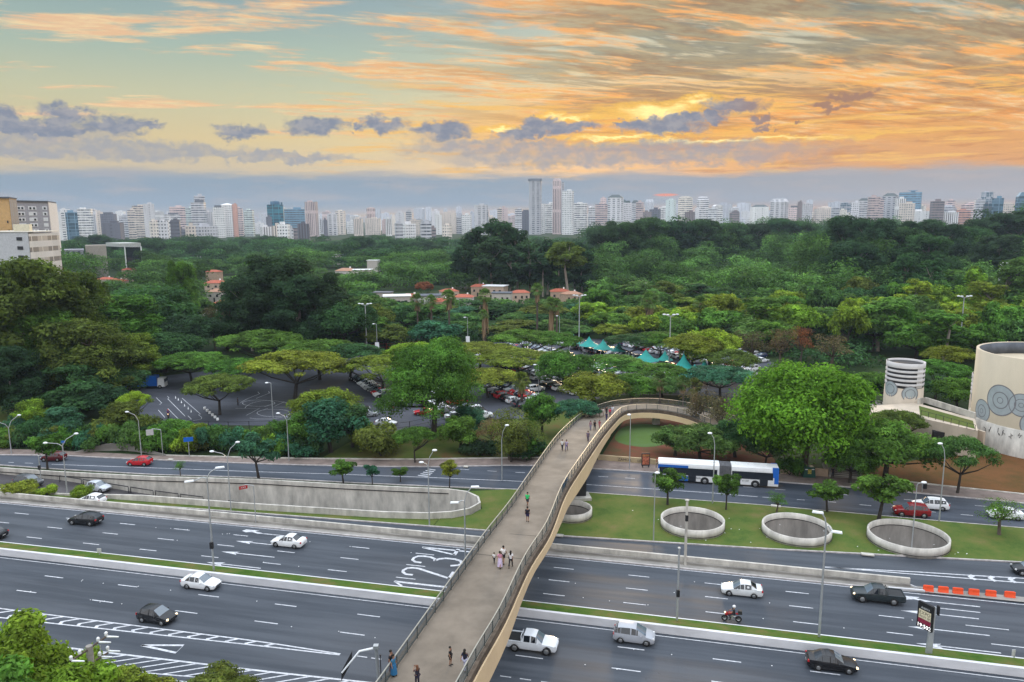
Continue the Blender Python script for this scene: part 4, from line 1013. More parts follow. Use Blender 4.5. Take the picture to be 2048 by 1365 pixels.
MB().box((-LB / 2 + .3, 0, 1.3), (.62, 2.55, 1.2)).build('blue_rear_panel', M['blue'], bus)
MB().box((LB / 2 - .02, 0, 1.75), (.08, 2.3, 1.7)).build('windscreen', M['glassl'], bus)
for s in (-1, 1):
    MB().box((LB / 2 + .02, s * .9, .62), (.06, .4, .2)).build('headlight', M['headl'], bus)
    MB().tube([(LB / 2 - .1, s * 1.1, 2.9), (LB / 2 + .3, s * 1.3, 2.8), (LB / 2 + .3, s * 1.35, 2.2)], .05, 5).build('mirror', M['red'] if s < 0 else M['trim'], bus)
for x in (LB / 2 - 2.9, LB / 2 - 5.5, LB / 2 - 8.2, xr - 1.0, xr - 2.8, -LB / 2 + 2.0): MB().box((x, 0, 3.24), (.85, .75, .14), taper=.85).build('roof_hatch', M['white'], bus)
# ---- parked cars: one mesh per body style, own paint colour each
def parked_mesh(kind):
    K, body, ws, rw, sd = car_parts(kind); q = MB()
    def put(mb, mi, T=None):
        q.add([(T @ Vector(v)) if T else v for v in mb.v], mb.f, mi, mb is body)
    put(body, 0); put(ws, 2); put(rw, 1); put(sd, 1)
    for ax in K['ax']:
        for s in (-1, 1):
            tm, rm = wheel_mb(K['r']); T = Matrix.Translation((K['L'] / 2 - ax, s * (K['W'] - .07), K['r'])); put(tm, 3, T); put(rm, 4, T @ Matrix.Rotation(R(-90 * s), 4, 'X'))
    for s in (-1, 1):
        q.box((K['L'] / 2 - .13, s * K['W'] * .74, K['st'][2][2] - .1), (.22, .3, .13), -s * .5, 5); q.box((-K['L'] / 2 + .12, s * K['W'] * .8, K['st'][-3][2] - .12), (.18, .2, .18), s * .4, 6)
    me = q.mesh('parked_' + kind, [M['carpaint'], M['glass'], M['glassl'], M['tyre'], M['rim'], M['headl'], M['taill']]); return setcar(me)
PK = {k: parked_mesh(k) for k in ('sedan', 'hatch', 'wagon', 'suv', 'van')}
KN = {'sedan': 'saloon', 'hatch': 'hatchback', 'wagon': 'estate car', 'suv': 'sport utility car', 'van': 'minivan'}
COLS = [('white', WH, 30), ('silver', SI, 22), ('black', BK, 24), ('grey', GY, 12), ('red', RE_, 5), ('dark blue', (.02, .03, .08), 4), ('beige', (.4, .36, .28), 3)]
def parked(pos, hd, kind, cn, col, label=None, group='cars parked under the umbrella trees'):
    o = bpy.data.objects.new('parked_car', PK[kind]); link(o); o.location = pos; o.rotation_euler = (0, 0, hd); o.color = (*col, 1)
    tag(o, label or f'{cn} {KN[kind]} parked in the rows under the umbrella trees', 'car', group); return o
pr = random.Random(11)
def inpoly(x, y, poly):
    c = False; n = len(poly)
    for i in range(n):
        x1, y1 = poly[i]; x2, y2 = poly[(i + 1) % n]
        if (y1 > y) != (y2 > y) and x < (x2 - x1) * (y - y1) / (y2 - y1) + x1: c = not c
    return c
def px_of(p):
    q = cam.matrix_world.inverted() @ Vector(p); return 1024 - F * q.x / q.z, 682.5 + F * q.y / q.z
# first row along the aisle left of the big round tree
rowA = [P(700, 764, .03), P(770, 812, .03), P(850, 866, .03)]
rd = (rowA[1] - rowA[0]).normalized(); rn = Vector((-rd.y, rd.x, 0))
if rn.x < 0: rn = -rn
hdr = math.atan2(rn.y, rn.x)
spec = [('suv', 'black', BK), ('van', 'black', BK), ('hatch', 'white', WH), ('hatch', 'white', WH), ('sedan', 'silver', SI), ('sedan', 'dark grey', GY), ('hatch', 'red', RE_), ('suv', 'white', WH), ('suv', 'black', BK), ('sedan', 'silver', SI), ('sedan', 'white', WH)]
ordn = ['first', 'second', 'third', 'fourth', 'fifth', 'sixth', 'seventh', 'eighth', 'ninth', 'tenth', 'eleventh']
for i, (k, cn, col) in enumerate(spec):
    p = rowA[0] + rd * (i * 2.75) + rn * 2.3
    parked(p, hdr + math.pi, k, cn, col, f'{cn} {KN[k]}, {ordn[i]} from the far end of the angled row', 'cars in the angled row')
cnt = 0; zone = [(775, 800), (900, 700), (960, 690), (1120, 690), (1420, 715), (1420, 745), (1180, 760), (1150, 800), (1060, 815), (960, 840), (860, 845), (800, 840)]
rows = []
off = 7.0
while off < 120:
    rows.append((off, 1)); rows.append((off + 5.0, -1)); off += 16.5
zone2 = [(735, 700), (800, 697), (1080, 690), (1500, 690), (1540, 730), (1500, 760), (1420, 745)]
for off, s in rows:
    for k in range(-40, 45):
        p = rowA[0] + rd * (k * 2.62) + rn * (off + 2.3)
        x, y = px_of(p)
        if not (inpoly(x, y, zone) or inpoly(x, y, zone2)): continue
        if pr.random() < .14: continue
        if cnt >= 270: break
        kk = pr.choice(['sedan', 'hatch', 'hatch', 'suv', 'wagon', 'sedan', 'van'])
        r_ = pr.random() * 100; a_ = 0
        for cn, col, w in COLS:
            a_ += w
            if r_ <= a_: break
        zn = 'behind the big round tree' if x < 960 else ('in the middle rows' if x < 1200 else 'near the teal tents')
        parked(p + Vector((pr.uniform(-.1, .1), pr.uniform(-.2, .2), .0)), hdr + (0 if s > 0 else math.pi) + pr.uniform(-.04, .04), kk, cn, col, f'{cn} {KN[kk]} parked {zn}', 'cars parked under the umbrella trees'); cnt += 1
print('parked', cnt)
for (x, y, k, cn, col, lb, hd) in [
  (736, 833, 'hatch', 'silver', SI, 'silver hatchback at the near end of the lot, half under leaves', .25), (722, 822, 'hatch', 'black', BK, 'black hatchback beside the silver one at the near end of the lot', .25),
  (772, 851, 'sedan', 'white', WH, 'white saloon behind the bushes at the near edge of the lot', -.1), (848, 829, 'sedan', 'red', RE_, 'bright red saloon under the big round tree', math.pi + .15),
  (665, 848, 'hatch', 'dark red', (.12, .02, .02), 'dark red car hidden behind the blue green tree', .2), (592, 855, 'van', 'white', WH, 'white van roof behind the tree by the goose neck lamp', .1),
  (1071, 783, 'suv', 'white', WH, 'white sport utility car in front of the black cars beside the lamp post', hdr), (1090, 778, 'sedan', 'black', BK, 'black saloon between the white car and the lamp post', hdr), (1113, 778, 'suv', 'black', BK, 'black sport utility car with a red tail light left of the white van', hdr),
  (1055, 795, 'suv', 'red', RE_, 'orange red car partly behind the small round tree', 0.1), (1046, 789, 'van', 'white', WH, 'white van behind the orange red car', .1), (1120, 781, 'van', 'white', WH, 'white minivan at the end of the black cars', hdr),
  (1479, 757, 'wagon', 'grey', SI, 'grey car, left one of the pair beside the thin lamp at the lot edge', -1.2), (1491, 761, 'wagon', 'white', (.5, .52, .56), 'pale car, right one of the pair beside the thin lamp at the lot edge', -1.2),
  (1756, 815, 'hatch', 'white', WH, 'white car left of the louvred vent tower', .3), (767, 712, 'suv', 'black', BK, 'dark car, left one of the pair at the dark red fence', -1.4), (784, 712, 'suv', 'silver', SI, 'silver car, right one of the pair at the dark red fence', -1.4)]:
    parked(P(x, y, .03), hd, k, cn, col, lb, 'cars in the car park')
# blue truck under the trees
g = P(285, 777); tr_ = thing('truck', 'bright blue box truck parked in the dark under the trees', 'truck', g, .12)
MB().box((0, 0, 1.9), (7.6, 2.4, 2.4), taper=.97).build('box_body', M['blue'], tr_); MB().box((4.7, 0, 1.5), (1.7, 2.3, 2.1), taper=.85).build('cab', M['white'], tr_)
MB().box((5.3, 0, 1.95), (.7, 2.0, .7)).build('windscreen', M['glass'], tr_)
for x in (-2.6, 4.4):
    for s in (-1, 1):
        tm, rm = wheel_mb(.45); wo = tm.build('wheel', M['tyre'], tr_); wo.location = (x, s * 1.1, .45); ro = rm.build('rim', M['rim'], wo); ro.rotation_euler = (R(-90 * s), 0, 0)
# ================================================================ PEOPLE
def skinned(verts, edges, radii, root=0, sub=1):
    me = bpy.data.meshes.new('s'); me.from_pydata(verts, edges, []); o = bpy.data.objects.new('s', me); C.objects.link(o)
    m = o.modifiers.new('sk', 'SKIN'); m.use_smooth_shade = True
    if sub: o.modifiers.new('ss', 'SUBSURF').levels = sub
    for i, r in enumerate(radii): me.skin_vertices[0].data[i].radius = (r, r) if not isinstance(r, tuple) else r; me.skin_vertices[0].data[i].use_root = (i == root)
    dg = bpy.context.evaluated_depsgraph_get(); r = bpy.data.meshes.new_from_object(o.evaluated_get(dg))
    bpy.data.objects.remove(o); bpy.data.meshes.remove(me); return r
PM = {}
def pmat(c):
    k = tuple(round(x, 3) for x in c)
    if k not in PM: PM[k] = mat('cloth', c, .85, .15, 8)
    return PM[k]
def person(label, x, y, h=1.7, top=(.5, .5, .5), bot=(.03, .03, .04), hair=(.012, .01, .008), pose='walk', hd=0.0, z=ZD, female=False, skirt=False, longhair=False, cat='person', pos=None, skin='skin', group=None, bag=None, shorts=False):
    k = h / 1.75; g = (PZ(x, y) if z > 1 else P(x, y, z)) if pos is None else Vector(pos)
    t = thing('person', label, cat, g, hd, group, k)
    # x forward, y left; one vertex per joint
    sw = {'walk': .22, 'stand': .03, 'walk2': -.22, 'photo': .03, 'sit': 0, 'ride': 0}[pose]
    hp, kn, an = .92, .50, .09; shw = .17 if female else .19
    V = {'pelvis': (0, 0, .98), 'waist': (0, 0, 1.10), 'chest': (.01, 0, 1.32), 'neck': (0, 0, 1.47), 'jaw': (.025, 0, 1.56), 'head': (.01, 0, 1.66), 'crown': (0, 0, 1.72)}
    Ed = [('pelvis', 'waist'), ('waist', 'chest'), ('chest', 'neck'), ('neck', 'jaw'), ('jaw', 'head'), ('head', 'crown')]
    Rr_ = {'pelvis': (.125, .16), 'waist': (.10, .135), 'chest': (.11, .165), 'neck': .055, 'jaw': .075, 'head': .098, 'crown': .06}
    for s, n in ((1, 'L'), (-1, 'R')):
        f = sw * s
        if pose in ('sit', 'ride'):
            V.update({'hip' + n: (.02, s * .10, .92), 'knee' + n: (.42, s * .20, .78), 'ankle' + n: (.30, s * .20, .36), 'toe' + n: (.48, s * .20, .30)})
        else:
            V.update({'hip' + n: (0, s * .09, .90), 'knee' + n: (f * .75 + .03, s * .10, kn), 'ankle' + n: (f * 1.1 - .03 - (.12 if f < -.1 else 0), s * .10, an + (.06 if f < -.1 else 0)), 'toe' + n: (f * 1.1 + .14 - (.10 if f < -.1 else 0), s * .12, .035)})
        Rr_.update({'hip' + n: .095, 'knee' + n: .058, 'ankle' + n: .04, 'toe' + n: .035})
        if pose == 'photo': e, w = (.16, s * .24, 1.26), (.28, s * .06, 1.50)
        elif pose in ('sit', 'ride'): e, w = (.22, s * .30, 1.16), (.46, s * .28, 1.06)
        else: e, w = (-f * .5 - .02, s * .245, 1.14), (-f * 1.0 + .06, s * .26, .90)
        V.update({'sh' + n: (0, s * shw, 1.41), 'el' + n: e, 'wr' + n: w})
        d = (Vector(w) - Vector(e)).normalized(); V['palm' + n] = tuple(Vector(w) + d * .07)
        Rr_.update({'sh' + n: .055, 'el' + n: .042, 'wr' + n: .028, 'palm' + n: .034})
        Ed += [('pelvis', 'hip' + n), ('hip' + n, 'knee' + n), ('knee' + n, 'ankle' + n), ('ankle' + n, 'toe' + n), ('chest', 'sh' + n), ('sh' + n, 'el' + n), ('el' + n, 'wr' + n), ('wr' + n, 'palm' + n)]
    names = list(V); idx = {n: i for i, n in enumerate(names)}
    vs = [Vector(V[n]) for n in names]; ed = [(idx[a], idx[b]) for a, b in Ed]; rr = [Rr_[n] for n in names]
    # five fingers of unequal length, curled a little
    for s, n in ((1, 'L'), (-1, 'R')):
        pl = Vector(V['palm' + n]); d = (pl - Vector(V['wr' + n])).normalized(); sd_ = d.cross(Vector((0, s, 0))).normalized(); inn = Vector((0, -s, 0))
        for q, ln in ((-1.5, .060), (-.5, .075), (.5, .082), (1.5, .072)):
            b0 = pl + sd_ * q * .017 + d * .02; i0 = len(vs); vs += [b0, b0 + d * ln * .5 + inn * .006, b0 + d * ln + inn * .022]; rr += [.010, .009, .007]; ed += [(idx['palm' + n], i0), (i0, i0 + 1), (i0 + 1, i0 + 2)]
        b0 = Vector(V['wr' + n]) + d * .03 + sd_ * .03; i0 = len(vs); vs += [b0, b0 + d * .03 + sd_ * .022 + inn * .012, b0 + d * .055 + sd_ * .028 + inn * .025]; rr += [.012, .010, .008]; ed += [(idx['wr' + n], i0), (i0, i0 + 1), (i0 + 1, i0 + 2)]
    me = skinned(vs, ed, rr, 0, 1)
    for m_ in (M[skin],): me.materials.append(m_)
    hb = len(me.vertices)
    b = link(bpy.data.objects.new('body', me), t)
    fm = MB(); fm.add([(.115, -.014, 1.615), (.115, .014, 1.615), (.138, 0, 1.618), (.108, 0, 1.66)], [(0, 2, 1), (0, 3, 2), (1, 2, 3)]); fm.build('nose', M[skin], t)
    for s in (-1, 1):
        MB().sph((.094, s * .034, 1.655), .013, 6).build('eye', M['dark'], t); MB().sph((.0, s * .10, 1.63), .024, 6, sc=(1, .4, 1.3)).build('ear', M[skin], t)
    MB().box((.100, 0, 1.578), (.012, .045, .010)).build('mouth', M['taill'], t)
    def cloth(nm, keys, edges, grow, col, extra={}):
        nn = list(keys); ii = {n: i for i, n in enumerate(nn)}
        r2 = []
        for n in nn:
            r = extra.get(n, Rr_[n]); r2.append(tuple(q * 1.0 + grow for q in r) if isinstance(r, tuple) else r + grow)
        m2 = skinned([V[n] for n in nn], [(ii[a], ii[b]) for a, b in edges], r2, 0, 1); m2.materials.append(pmat(col)); link(bpy.data.objects.new(nm, m2), t)
    V['neckb'] = (0, 0, 1.44); Rr_['neckb'] = .06
    for n in 'LR':
        for a_, b_, nm, tt in (('sh', 'el', 'slv', .75), ('hip', 'knee', 'thm', .85), ('knee', 'ankle', 'shn', .92)):
            p1, p2 = Vector(V[a_ + n]), Vector(V[b_ + n]); V[nm + n] = tuple(p1.lerp(p2, tt)); Rr_[nm + n] = .046 if nm == 'slv' else .06
    cloth('shirt', ['waist', 'pelvis', 'chest', 'neckb', 'shL', 'slvL', 'shR', 'slvR'], [('waist', 'pelvis'), ('waist', 'chest'), ('chest', 'neckb'), ('chest', 'shL'), ('shL', 'slvL'), ('chest', 'shR'), ('shR', 'slvR')], .018, top)
    if skirt:
        MB().lathe([(.14, 1.08), (.19, .92), (.24, .55), (.27, .18)], 16).build('skirt', pmat(bot), t)
    elif shorts:
        cloth('shorts', ['pelvis', 'hipL', 'thmL', 'hipR', 'thmR'], [('pelvis', 'hipL'), ('hipL', 'thmL'), ('pelvis', 'hipR'), ('hipR', 'thmR')], .022, bot, {'thmL': .075, 'thmR': .075})
    else:
        cloth('trousers', ['pelvis', 'hipL', 'kneeL', 'shnL', 'hipR', 'kneeR', 'shnR'], [('pelvis', 'hipL'), ('hipL', 'kneeL'), ('kneeL', 'shnL'), ('pelvis', 'hipR'), ('hipR', 'kneeR'), ('kneeR', 'shnR')], .016, bot)
    if pose != 'ride':
        q = MB().sph((-.022, 0, 1.685), .112, 8, sc=(1, 1, .98))
        if longhair: q.sph((-.075, 0, 1.52), .13, 8, sc=(.6, .85, 1.6))
        q.build('hair', pmat(hair), t)
    for n, s in (('L', 1), ('R', -1)):
        a_ = Vector(V['ankle' + n]); o_ = Vector(V['toe' + n])
        MB().tube([a_ + Vector((-.05, 0, -.045)), a_ + Vector((.02, 0, -.03)), o_, o_ + (o_ - a_).normalized() * .03], [.035, .055, .045, .02], 8).build('shoe', M['dark'] if s else M['white'], t)
    if bag:
        MB().box((-.20, 0, 1.25), (.16, .28, .38), taper=.85).build('backpack', pmat(bag), t)
    if pose == 'photo': MB().box((.33, 0, 1.56), (.015, .14, .075)).build('phone', M['dark'], t)
    return t
bd = (LE[14] - LE[2]); bdir = math.atan2(bd.y, bd.x)
UP, DN = bdir, bdir + math.pi
def ph_(xf, yf, yt, z=ZD):
    g = P(xf, yf, z); return ztop(g, xf, yt) - z
person('woman in a blue dress leaning on the left railing at the bottom with a man', 788, 1352, 1.66, (.03, .16, .30), (.02, .13, .28), pose='stand', hd=DN + 1.2, female=True, skirt=True, longhair=True)
person('man in black embracing the woman in blue at the left railing', 783, 1346, 1.78, (.015, .015, .02), (.12, .015, .02), pose='stand', hd=DN + 1.4)
person('woman with long brown hair in dark clothes holding up a phone to take a picture', 835, 1374, 1.66, (.015, .015, .03), (.015, .012, .03), (.12, .05, .025), 'photo', UP + .9, female=True, longhair=True)
person('child or short man in black shorts standing alone near the bottom of the bridge', 901, 1331, 1.5, (.012, .012, .014), (.012, .012, .014), pose='stand', hd=-.3, shorts=True)
person('woman in a navy top and pale trousers beside the right railing at the bottom', 930, 1341, 1.68, (.012, .014, .035), (.42, .42, .55), pose='walk', hd=UP, female=True, longhair=True)
person('man in a white shirt and black shorts walking with a family group', 1007, 1127, 1.78, (.72, .70, .68), (.012, .012, .014), pose='walk', hd=UP, shorts=True)
person('woman in a white and purple flowered long dress in the family group', 1000, 1136, 1.66, (.50, .22, .30), (.55, .45, .62), pose='walk', hd=UP, female=True, skirt=True)
person('small child in a white top holding the hand of the woman in the long dress', 988.5, 1127, 1.10, (.65, .64, .62), (.012, .012, .014), pose='walk', hd=UP)
person('woman with long black hair, white top and black leggings walking away', 1021.5, 1135, 1.66, (.62, .60, .60), (.012, .012, .016), pose='walk2', hd=UP, female=True, longhair=True)
person('person in a black jacket and dark blue shorts walking behind the runner', 1055, 1044, 1.74, (.012, .010, .016), (.02, .016, .07), pose='stand', hd=UP, shorts=True, bag=(.012, .01, .02))
person('runner in a bright green shirt and black shorts', 1055, 1013, 1.68, (.02, .50, .14), (.02, .02, .03), pose='walk', hd=DN, shorts=True)
person('woman in a white printed top, left one of a walking couple', 1124.5, 901, 1.64, (.62, .62, .60), (.02, .02, .03), pose='walk', hd=DN, female=True)
person('person in a lilac top and grey trousers, right one of a walking couple', 1133, 902, 1.68, (.36, .30, .40), (.12, .10, .20), pose='walk2', hd=DN)
person('man in a grey purple shirt walking alone down the bridge', 1176, 884, 1.74, (.12, .09, .13), (.08, .06, .09), pose='walk', hd=DN)
person('person in a patterned pink grey outfit, left of the three in a row', 1181, 861, 1.68, (.26, .16, .18), (.20, .18, .26), pose='walk', hd=DN, longhair=True, female=True)
person('person dressed all in black, middle of the three in a row', 1189.5, 861, 1.72, (.012, .012, .014), (.012, .012, .014), pose='walk2', hd=DN, longhair=True, female=True)
person('child in a pink red dress, right of the three in a row', 1199, 857, 1.45, (.34, .08, .09), (.36, .14, .14), pose='walk', hd=DN, longhair=True, female=True)
person('person in a black top and beige trousers close to the left railing near the bend', 1173.5, 836, 1.72, (.012, .012, .014), (.42, .34, .26), pose='walk2', hd=DN)
person('person in a black top and pale trousers, left of the group at the bend', 1200, 834, 1.68, (.03, .02, .03), (.42, .36, .30), pose='walk', hd=DN, longhair=True, female=True)
person('person in a white top in the group at the bend', 1205.5, 834, 1.70, (.48, .42, .40), (.40, .32, .28), pose='walk2', hd=DN)
person('person in black standing at the back of the group at the bend', 1213, 832, 1.78, (.010, .010, .014), (.02, .02, .03), pose='stand', hd=DN)
person('person in dark blue in front of the group at the bend', 1213, 842, 1.55, (.012, .012, .05), (.03, .02, .08), pose='walk', hd=DN)
person('person in a bright red shirt at the bend', 1220, 834, 1.66, (.50, .015, .06), (.10, .06, .07), pose='walk', hd=DN)
person('person in a white shirt farthest right in the group at the bend', 1225, 830, 1.78, (.60, .62, .68), (.30, .30, .34), pose='walk2', hd=DN)
zr = ZD - .9
person('person in dark clothes on the curved end of the bridge, left one', 1392, 829, 1.7, (.02, .02, .03), (.03, .03, .04), pose='walk', hd=0, z=zr)
person('person in a white top on the curved end of the bridge, right one', 1405, 829, 1.7, (.5, .5, .5), (.03, .03, .04), pose='walk', hd=0, z=zr)
person('person in a red shirt and blue shorts crossing the car park', 787, 827, 1.74, (.42, .03, .06), (.03, .06, .25), pose='walk', hd=0.3, z=.02, shorts=True)
person('person sitting in the shade by the practice track', 476, 811, 1.7, (.03, .03, .04), (.03, .03, .04), pose='stand', hd=0, z=.02)
person('person in dark clothes standing at the foot of the stairway', 1665, 955, 1.72, (.02, .02, .03), (.02, .02, .03), pose='stand', hd=-1.5, z=.14)
person('person in a white shirt walking under the dark tree at the lot edge', 1412, 791, 1.72, (.55, .55, .57), (.02, .03, .05), pose='walk', hd=.2, z=.02)
# ---- motorcycles with riders
def moto(label, plabel, pos, hd, col, shirt, helmet, box=False):
    t = thing('motorcycle', label, 'motorcycle', pos, hd)
    for x, nm in ((.68, 'wheel'), (-.66, 'wheel')):
        w = MB(); tm, rm = wheel_mb(.32); tm.v = [(v[0], v[1] * .6, v[2]) for v in tm.v]; w = tm.build('wheel', M['tyre'], t); w.location = (x, 0, .32)
        ro = rm.build('rim', M['rim'], w); ro.rotation_euler = (R(90), 0, 0); ro.scale = (1, 1, .5)
    q = MB(); q.tube([(.68, 0, .34), (.45, 0, .86), (.36, 0, 1.02)], .035, 6); q.tube([(-.66, 0, .32), (-.1, 0, .45), (.3, 0, .6), (.45, 0, .86)], .04, 6); q.build('frame', M['trim'], t)
    q = MB().sph((.18, 0, .86), .22, 8, sc=(1.3, .62, .8)); q.sph((.5, 0, .78), .18, 8, sc=(1, .6, 1.1)); q.sph((-.55, 0, .86), .16, 8, sc=(1.6, .6, .6)); q.build('fairing', pmat(col), t)
    MB().sph((-.25, 0, .84), .2, 8, sc=(1.5, .6, .35)).build('seat', M['trim'], t)
    MB().box((.05, 0, .5), (.4, .3, .34), taper=.8).build('engine', M['rim'], t)
    MB().tube([(.3, -.34, 1.06), (.38, 0, 1.0), (.3, .34, 1.06)], .018, 6).build('handlebar', M['trim'], t)
    MB().sph((.66, 0, .92), .09, 8).build('headlight', M['headlit'], t)
    MB().tube([(.1, -.16, .38), (-.75, -.18, .42)], .05, 8).build('exhaust', M['rim'], t)
    if box: MB().box((-.78, 0, 1.08), (.4, .42, .36), taper=.85).build('top_box', M['trim'], t)
    r = person(plabel, 0, 0, 1.72, shirt, (.02, .02, .03), pose='ride', hd=hd, pos=Vector(pos) + Vector((math.cos(hd) * -.2, math.sin(hd) * -.2, -.02)))
    MB().sph((.01, 0, 1.67), .155, 10, sc=(1.1, .95, 1)).build('helmet', pmat(helmet), r)
moto('red motorcycle with a black top box on the far carriageway', 'person in dark clothes and a white helmet riding the red motorcycle', P(1463, 1243, .024), HEAD + math.pi, (.34, .012, .02), (.02, .02, .025), (.7, .7, .72), True)
moto('motorcycle on the practice track between the white lines', 'person in purple with a red helmet riding on the practice track', P(337, 836, .02), -1.2, (.4, .02, .03), (.08, .03, .18), (.5, .05, .04))
# ================================================================ LAMPS AND SIGNS
def pole_(mb, h, r0=.11, r1=.06, lean=0): mb.tube([(0, 0, 0), (0, 0, h * .5), (0, 0, h)], [r0, (r0 + r1) / 2, r1], 8)
def at_depth(g, x, y):
    "point on the sight line in the vertical plane facing the camera at g"
    d = ray(x, y); n = Vector((g.x, g.y, 0)).normalized(); t = math.hypot(g.x, g.y) / d.dot(n); return Vector((d.x * t, d.y * t, H + d.z * t))
def street_lamp(label, foot, top, arms, box=None, z=.12, curved=True, led=False, name='street_lamp', r=.10, m='galv', group='street lamps'):
    g = P(*foot, z); tp_ = at_depth(g, *top); h = tp_.z - z
    t = thing(name, label, 'street lamp', g, 0, group); q = MB(); pole_(q, h, r, r * .6); q.build('pole', M[m], t)
    for (ax, ay) in arms:
        e = at_depth(g, ax, ay) - g; e.y += 0; base = Vector((0, 0, h))
        horiz = e - base; mid = base + Vector((horiz.x * .35, horiz.y * .35, horiz.z * .62)) if horiz.z > 0 else base + Vector((horiz.x * .45, 0, horiz.z * .3 + .12))
        pts = [base - Vector((0, 0, .3)), base, base + (mid - base) * .6 + Vector((0, 0, .05)), mid, base + horiz * .75 + Vector((0, 0, max(.0, horiz.z * .08))), e]
        a = MB().tube(pts, r * .5, 6).build('arm', M[m], t)
        dr = Vector((horiz.x, horiz.y, 0)); dr = dr.normalized() if dr.length > .01 else Vector((1, 0, 0))
        an = math.atan2(dr.y, dr.x)
        if led: MB().box(e + dr * .35, (1.0, .42, .12), an, taper=.9).build('lamp_head', M['lamp'], a)
        else: MB().sph(e + dr * .15, .3, 8, sc=(1.15, .75, .5)).build('lamp_head', M['lamp'], a)
    if box:
        bz = at_depth(g, *box); MB().box((0, -.12, bz.z - z), (.36, .3, .75)).build('control_box', M['dark'], t)
    return t
SL = street_lamp
SL('double armed street lamp at the far left edge of the photo', (23, 908), (15, 857), [(-2, 845), (36, 831)])
SL('double armed street lamp rising left of the shrubs by the ramp', (135, 990), (124, 893), [(93, 886), (150, 868)])
SL('double armed street lamp in front of the ramp wall, left of the young street tree', (462, 1021), (453, 917), [(426, 903), (473, 885)])
SL('curved street lamp in front of the rounded end of the ramp', (859, 1051), (856, 934), [(845, 925), (867, 901)])
SL('single goose neck lamp standing by the red hatchback', (283, 912), (274, 842), [(256, 824)])
SL('single goose neck lamp in front of the blue green tree', (578, 922), (570, 842), [(558, 827)])
SL('single goose neck lamp just left of the footbridge', (1004, 961), (1003, 880), [(1012, 851)])
SL('straight lamp with one head inside the curve of the footbridge', (1259, 938), (1259, 833), [(1260, 830)], r=.09)
SL('curved street lamp standing in front of the bus', (1425, 1007), (1427, 890), [(1422, 867)])
SL('thin pale lamp beside the lawn, right of the footbridge', (1307, 1081), (1311, 948), [(1312, 946)], r=.08)
SL('tall curved lamp in front of the stone terrace at the right', (1878, 1043), (1889, 915), [(1883, 888)])
SL('lamp with a short arm rising in front of the rightmost round well', (1822, 1111), (1829, 970), [(1845, 965)], r=.08)
SL('tall median lamp with two flat white heads and a dark box at the left', (428, 1143), (410, 958), [(433, 936), (385, 962)], box=(420, 1091), z=.5, led=True, r=.12)
SL('tall lamp with two flat white heads in front of the ramp end, beside the bridge', (931, 1120), (930, 1003), [(944, 974), (915, 1005)], z=.15, led=True, r=.11)
SL('tall leaning median lamp with two flat white heads at the right', (1638, 1273), (1652, 1053), [(1644, 1026), (1665, 1063)], z=.5, led=True, r=.13)
for lb, ft, tp_, hd_ in [('tall floodlight mast left of centre behind the umbrella trees', (734, 708), (731, 611), 0), ('tall floodlight mast above the teal tents', (1158, 700), (1155, 594), 0), ('tall floodlight mast in the middle of the lit green trees', (1338, 745), (1340, 633), 0), ('tall floodlight mast over the trees at the right', (1917, 720), (1925, 596), 0), ('distant floodlight mast beyond the palms', (1284, 610), (1283, 569), 0), ('floodlight mast with its lamps lit yellow over the woods', (1870, 580), (1872, 535), 1)]:
    g = P(*ft); h = ztop(g, *tp_); t = thing('floodlight_mast', lb, 'floodlight', g, 0, 'floodlight masts'); q = MB(); pole_(q, h, .22, .13); q.build('pole', M['galv'], t)
    MB().tube([(-1.5, 0, h + .5), (-.7, 0, h + .1), (0, 0, h), (.7, 0, h + .1), (1.5, 0, h + .5)], .09, 6).build('crossarm', M['galv'], t)
    for x in (-1.7, -.8, .8, 1.7): MB().sph((x, -.2, h + .35 + abs(x) * .1), .42, 8, sc=(1.1, .7, .45)).build('floodlight_head', M['lamplit'] if hd_ else M['lamp'], t)
for lb, ft, tp_, hd_ in [('thin post lamp on the left of the dark red fence', (755, 712), (754, 649), 1), ('thin post lamp between the palms with a white sign', (936, 700), (935, 636), 1), ('thin post lamp right of the tall palms', (1119, 690), (1118, 633), 1), ('post lamp over the practice track', (546, 836), (545, 767), 1), ('short post lamp left of the bright orange tinged tree', (239, 822), (238, 786), 1), ('post lamp in the middle of the parked cars', (1077, 787), (1074, 731), 1), ('post lamp at the lot edge left of the big bright tree', (1502, 757), (1499, 714), 1)]:
    g = P(*ft); h = ztop(g, *tp_); t = thing('post_lamp', lb, 'post lamp', g, 0, 'post lamps'); q = MB(); pole_(q, h, .10, .07); q.build('pole', M['galv'], t)
    MB().tube([(0, 0, h), (-.3, 0, h + .15), (-.7, 0, h + .15)], .05, 6).build('arm', M['galv'], t); MB().sph((-.85, 0, h + .12), .32, 8, sc=(1.2, .8, .5)).build('lamp_head', M['lamp'], t)
    if ft[0] in (755, 936): MB().box((0, -.1, h * .33), (1.2, .1, 1.9)).build('sign_board', M['white'], t)
def pole(label, foot, top, r=.11, z=0, m='galv', box=None, cat='pole'):
    g = P(*foot, z); h = ztop(g, *top) - z; t = thing('pole', label, cat, g, 0); q = MB(); pole_(q, h, r, r * .8); q.build('shaft', M[m], t)
    if box: bz = ztop(g, *box) - z; MB().box((0, -.1, bz), (.3, .28, .7)).build('control_box', M['dark'], t)
    MB().lathe([(r * 1.5, h), (r * 1.5, h + .08), (0, h + .12)], 10).build('cap', M[m], t); return t
pole('tall pale pole standing by the barrier wall in front of a round well', (1370, 1132), (1374, 1001), .17, 0, 'concd' if 0 else 'conc', (1373, 1036))
pole('grey pole with a dark box standing in the median right of the footbridge', (1354, 1240), (1356, 1097), .11, .5, 'galv', (1355, 1186))
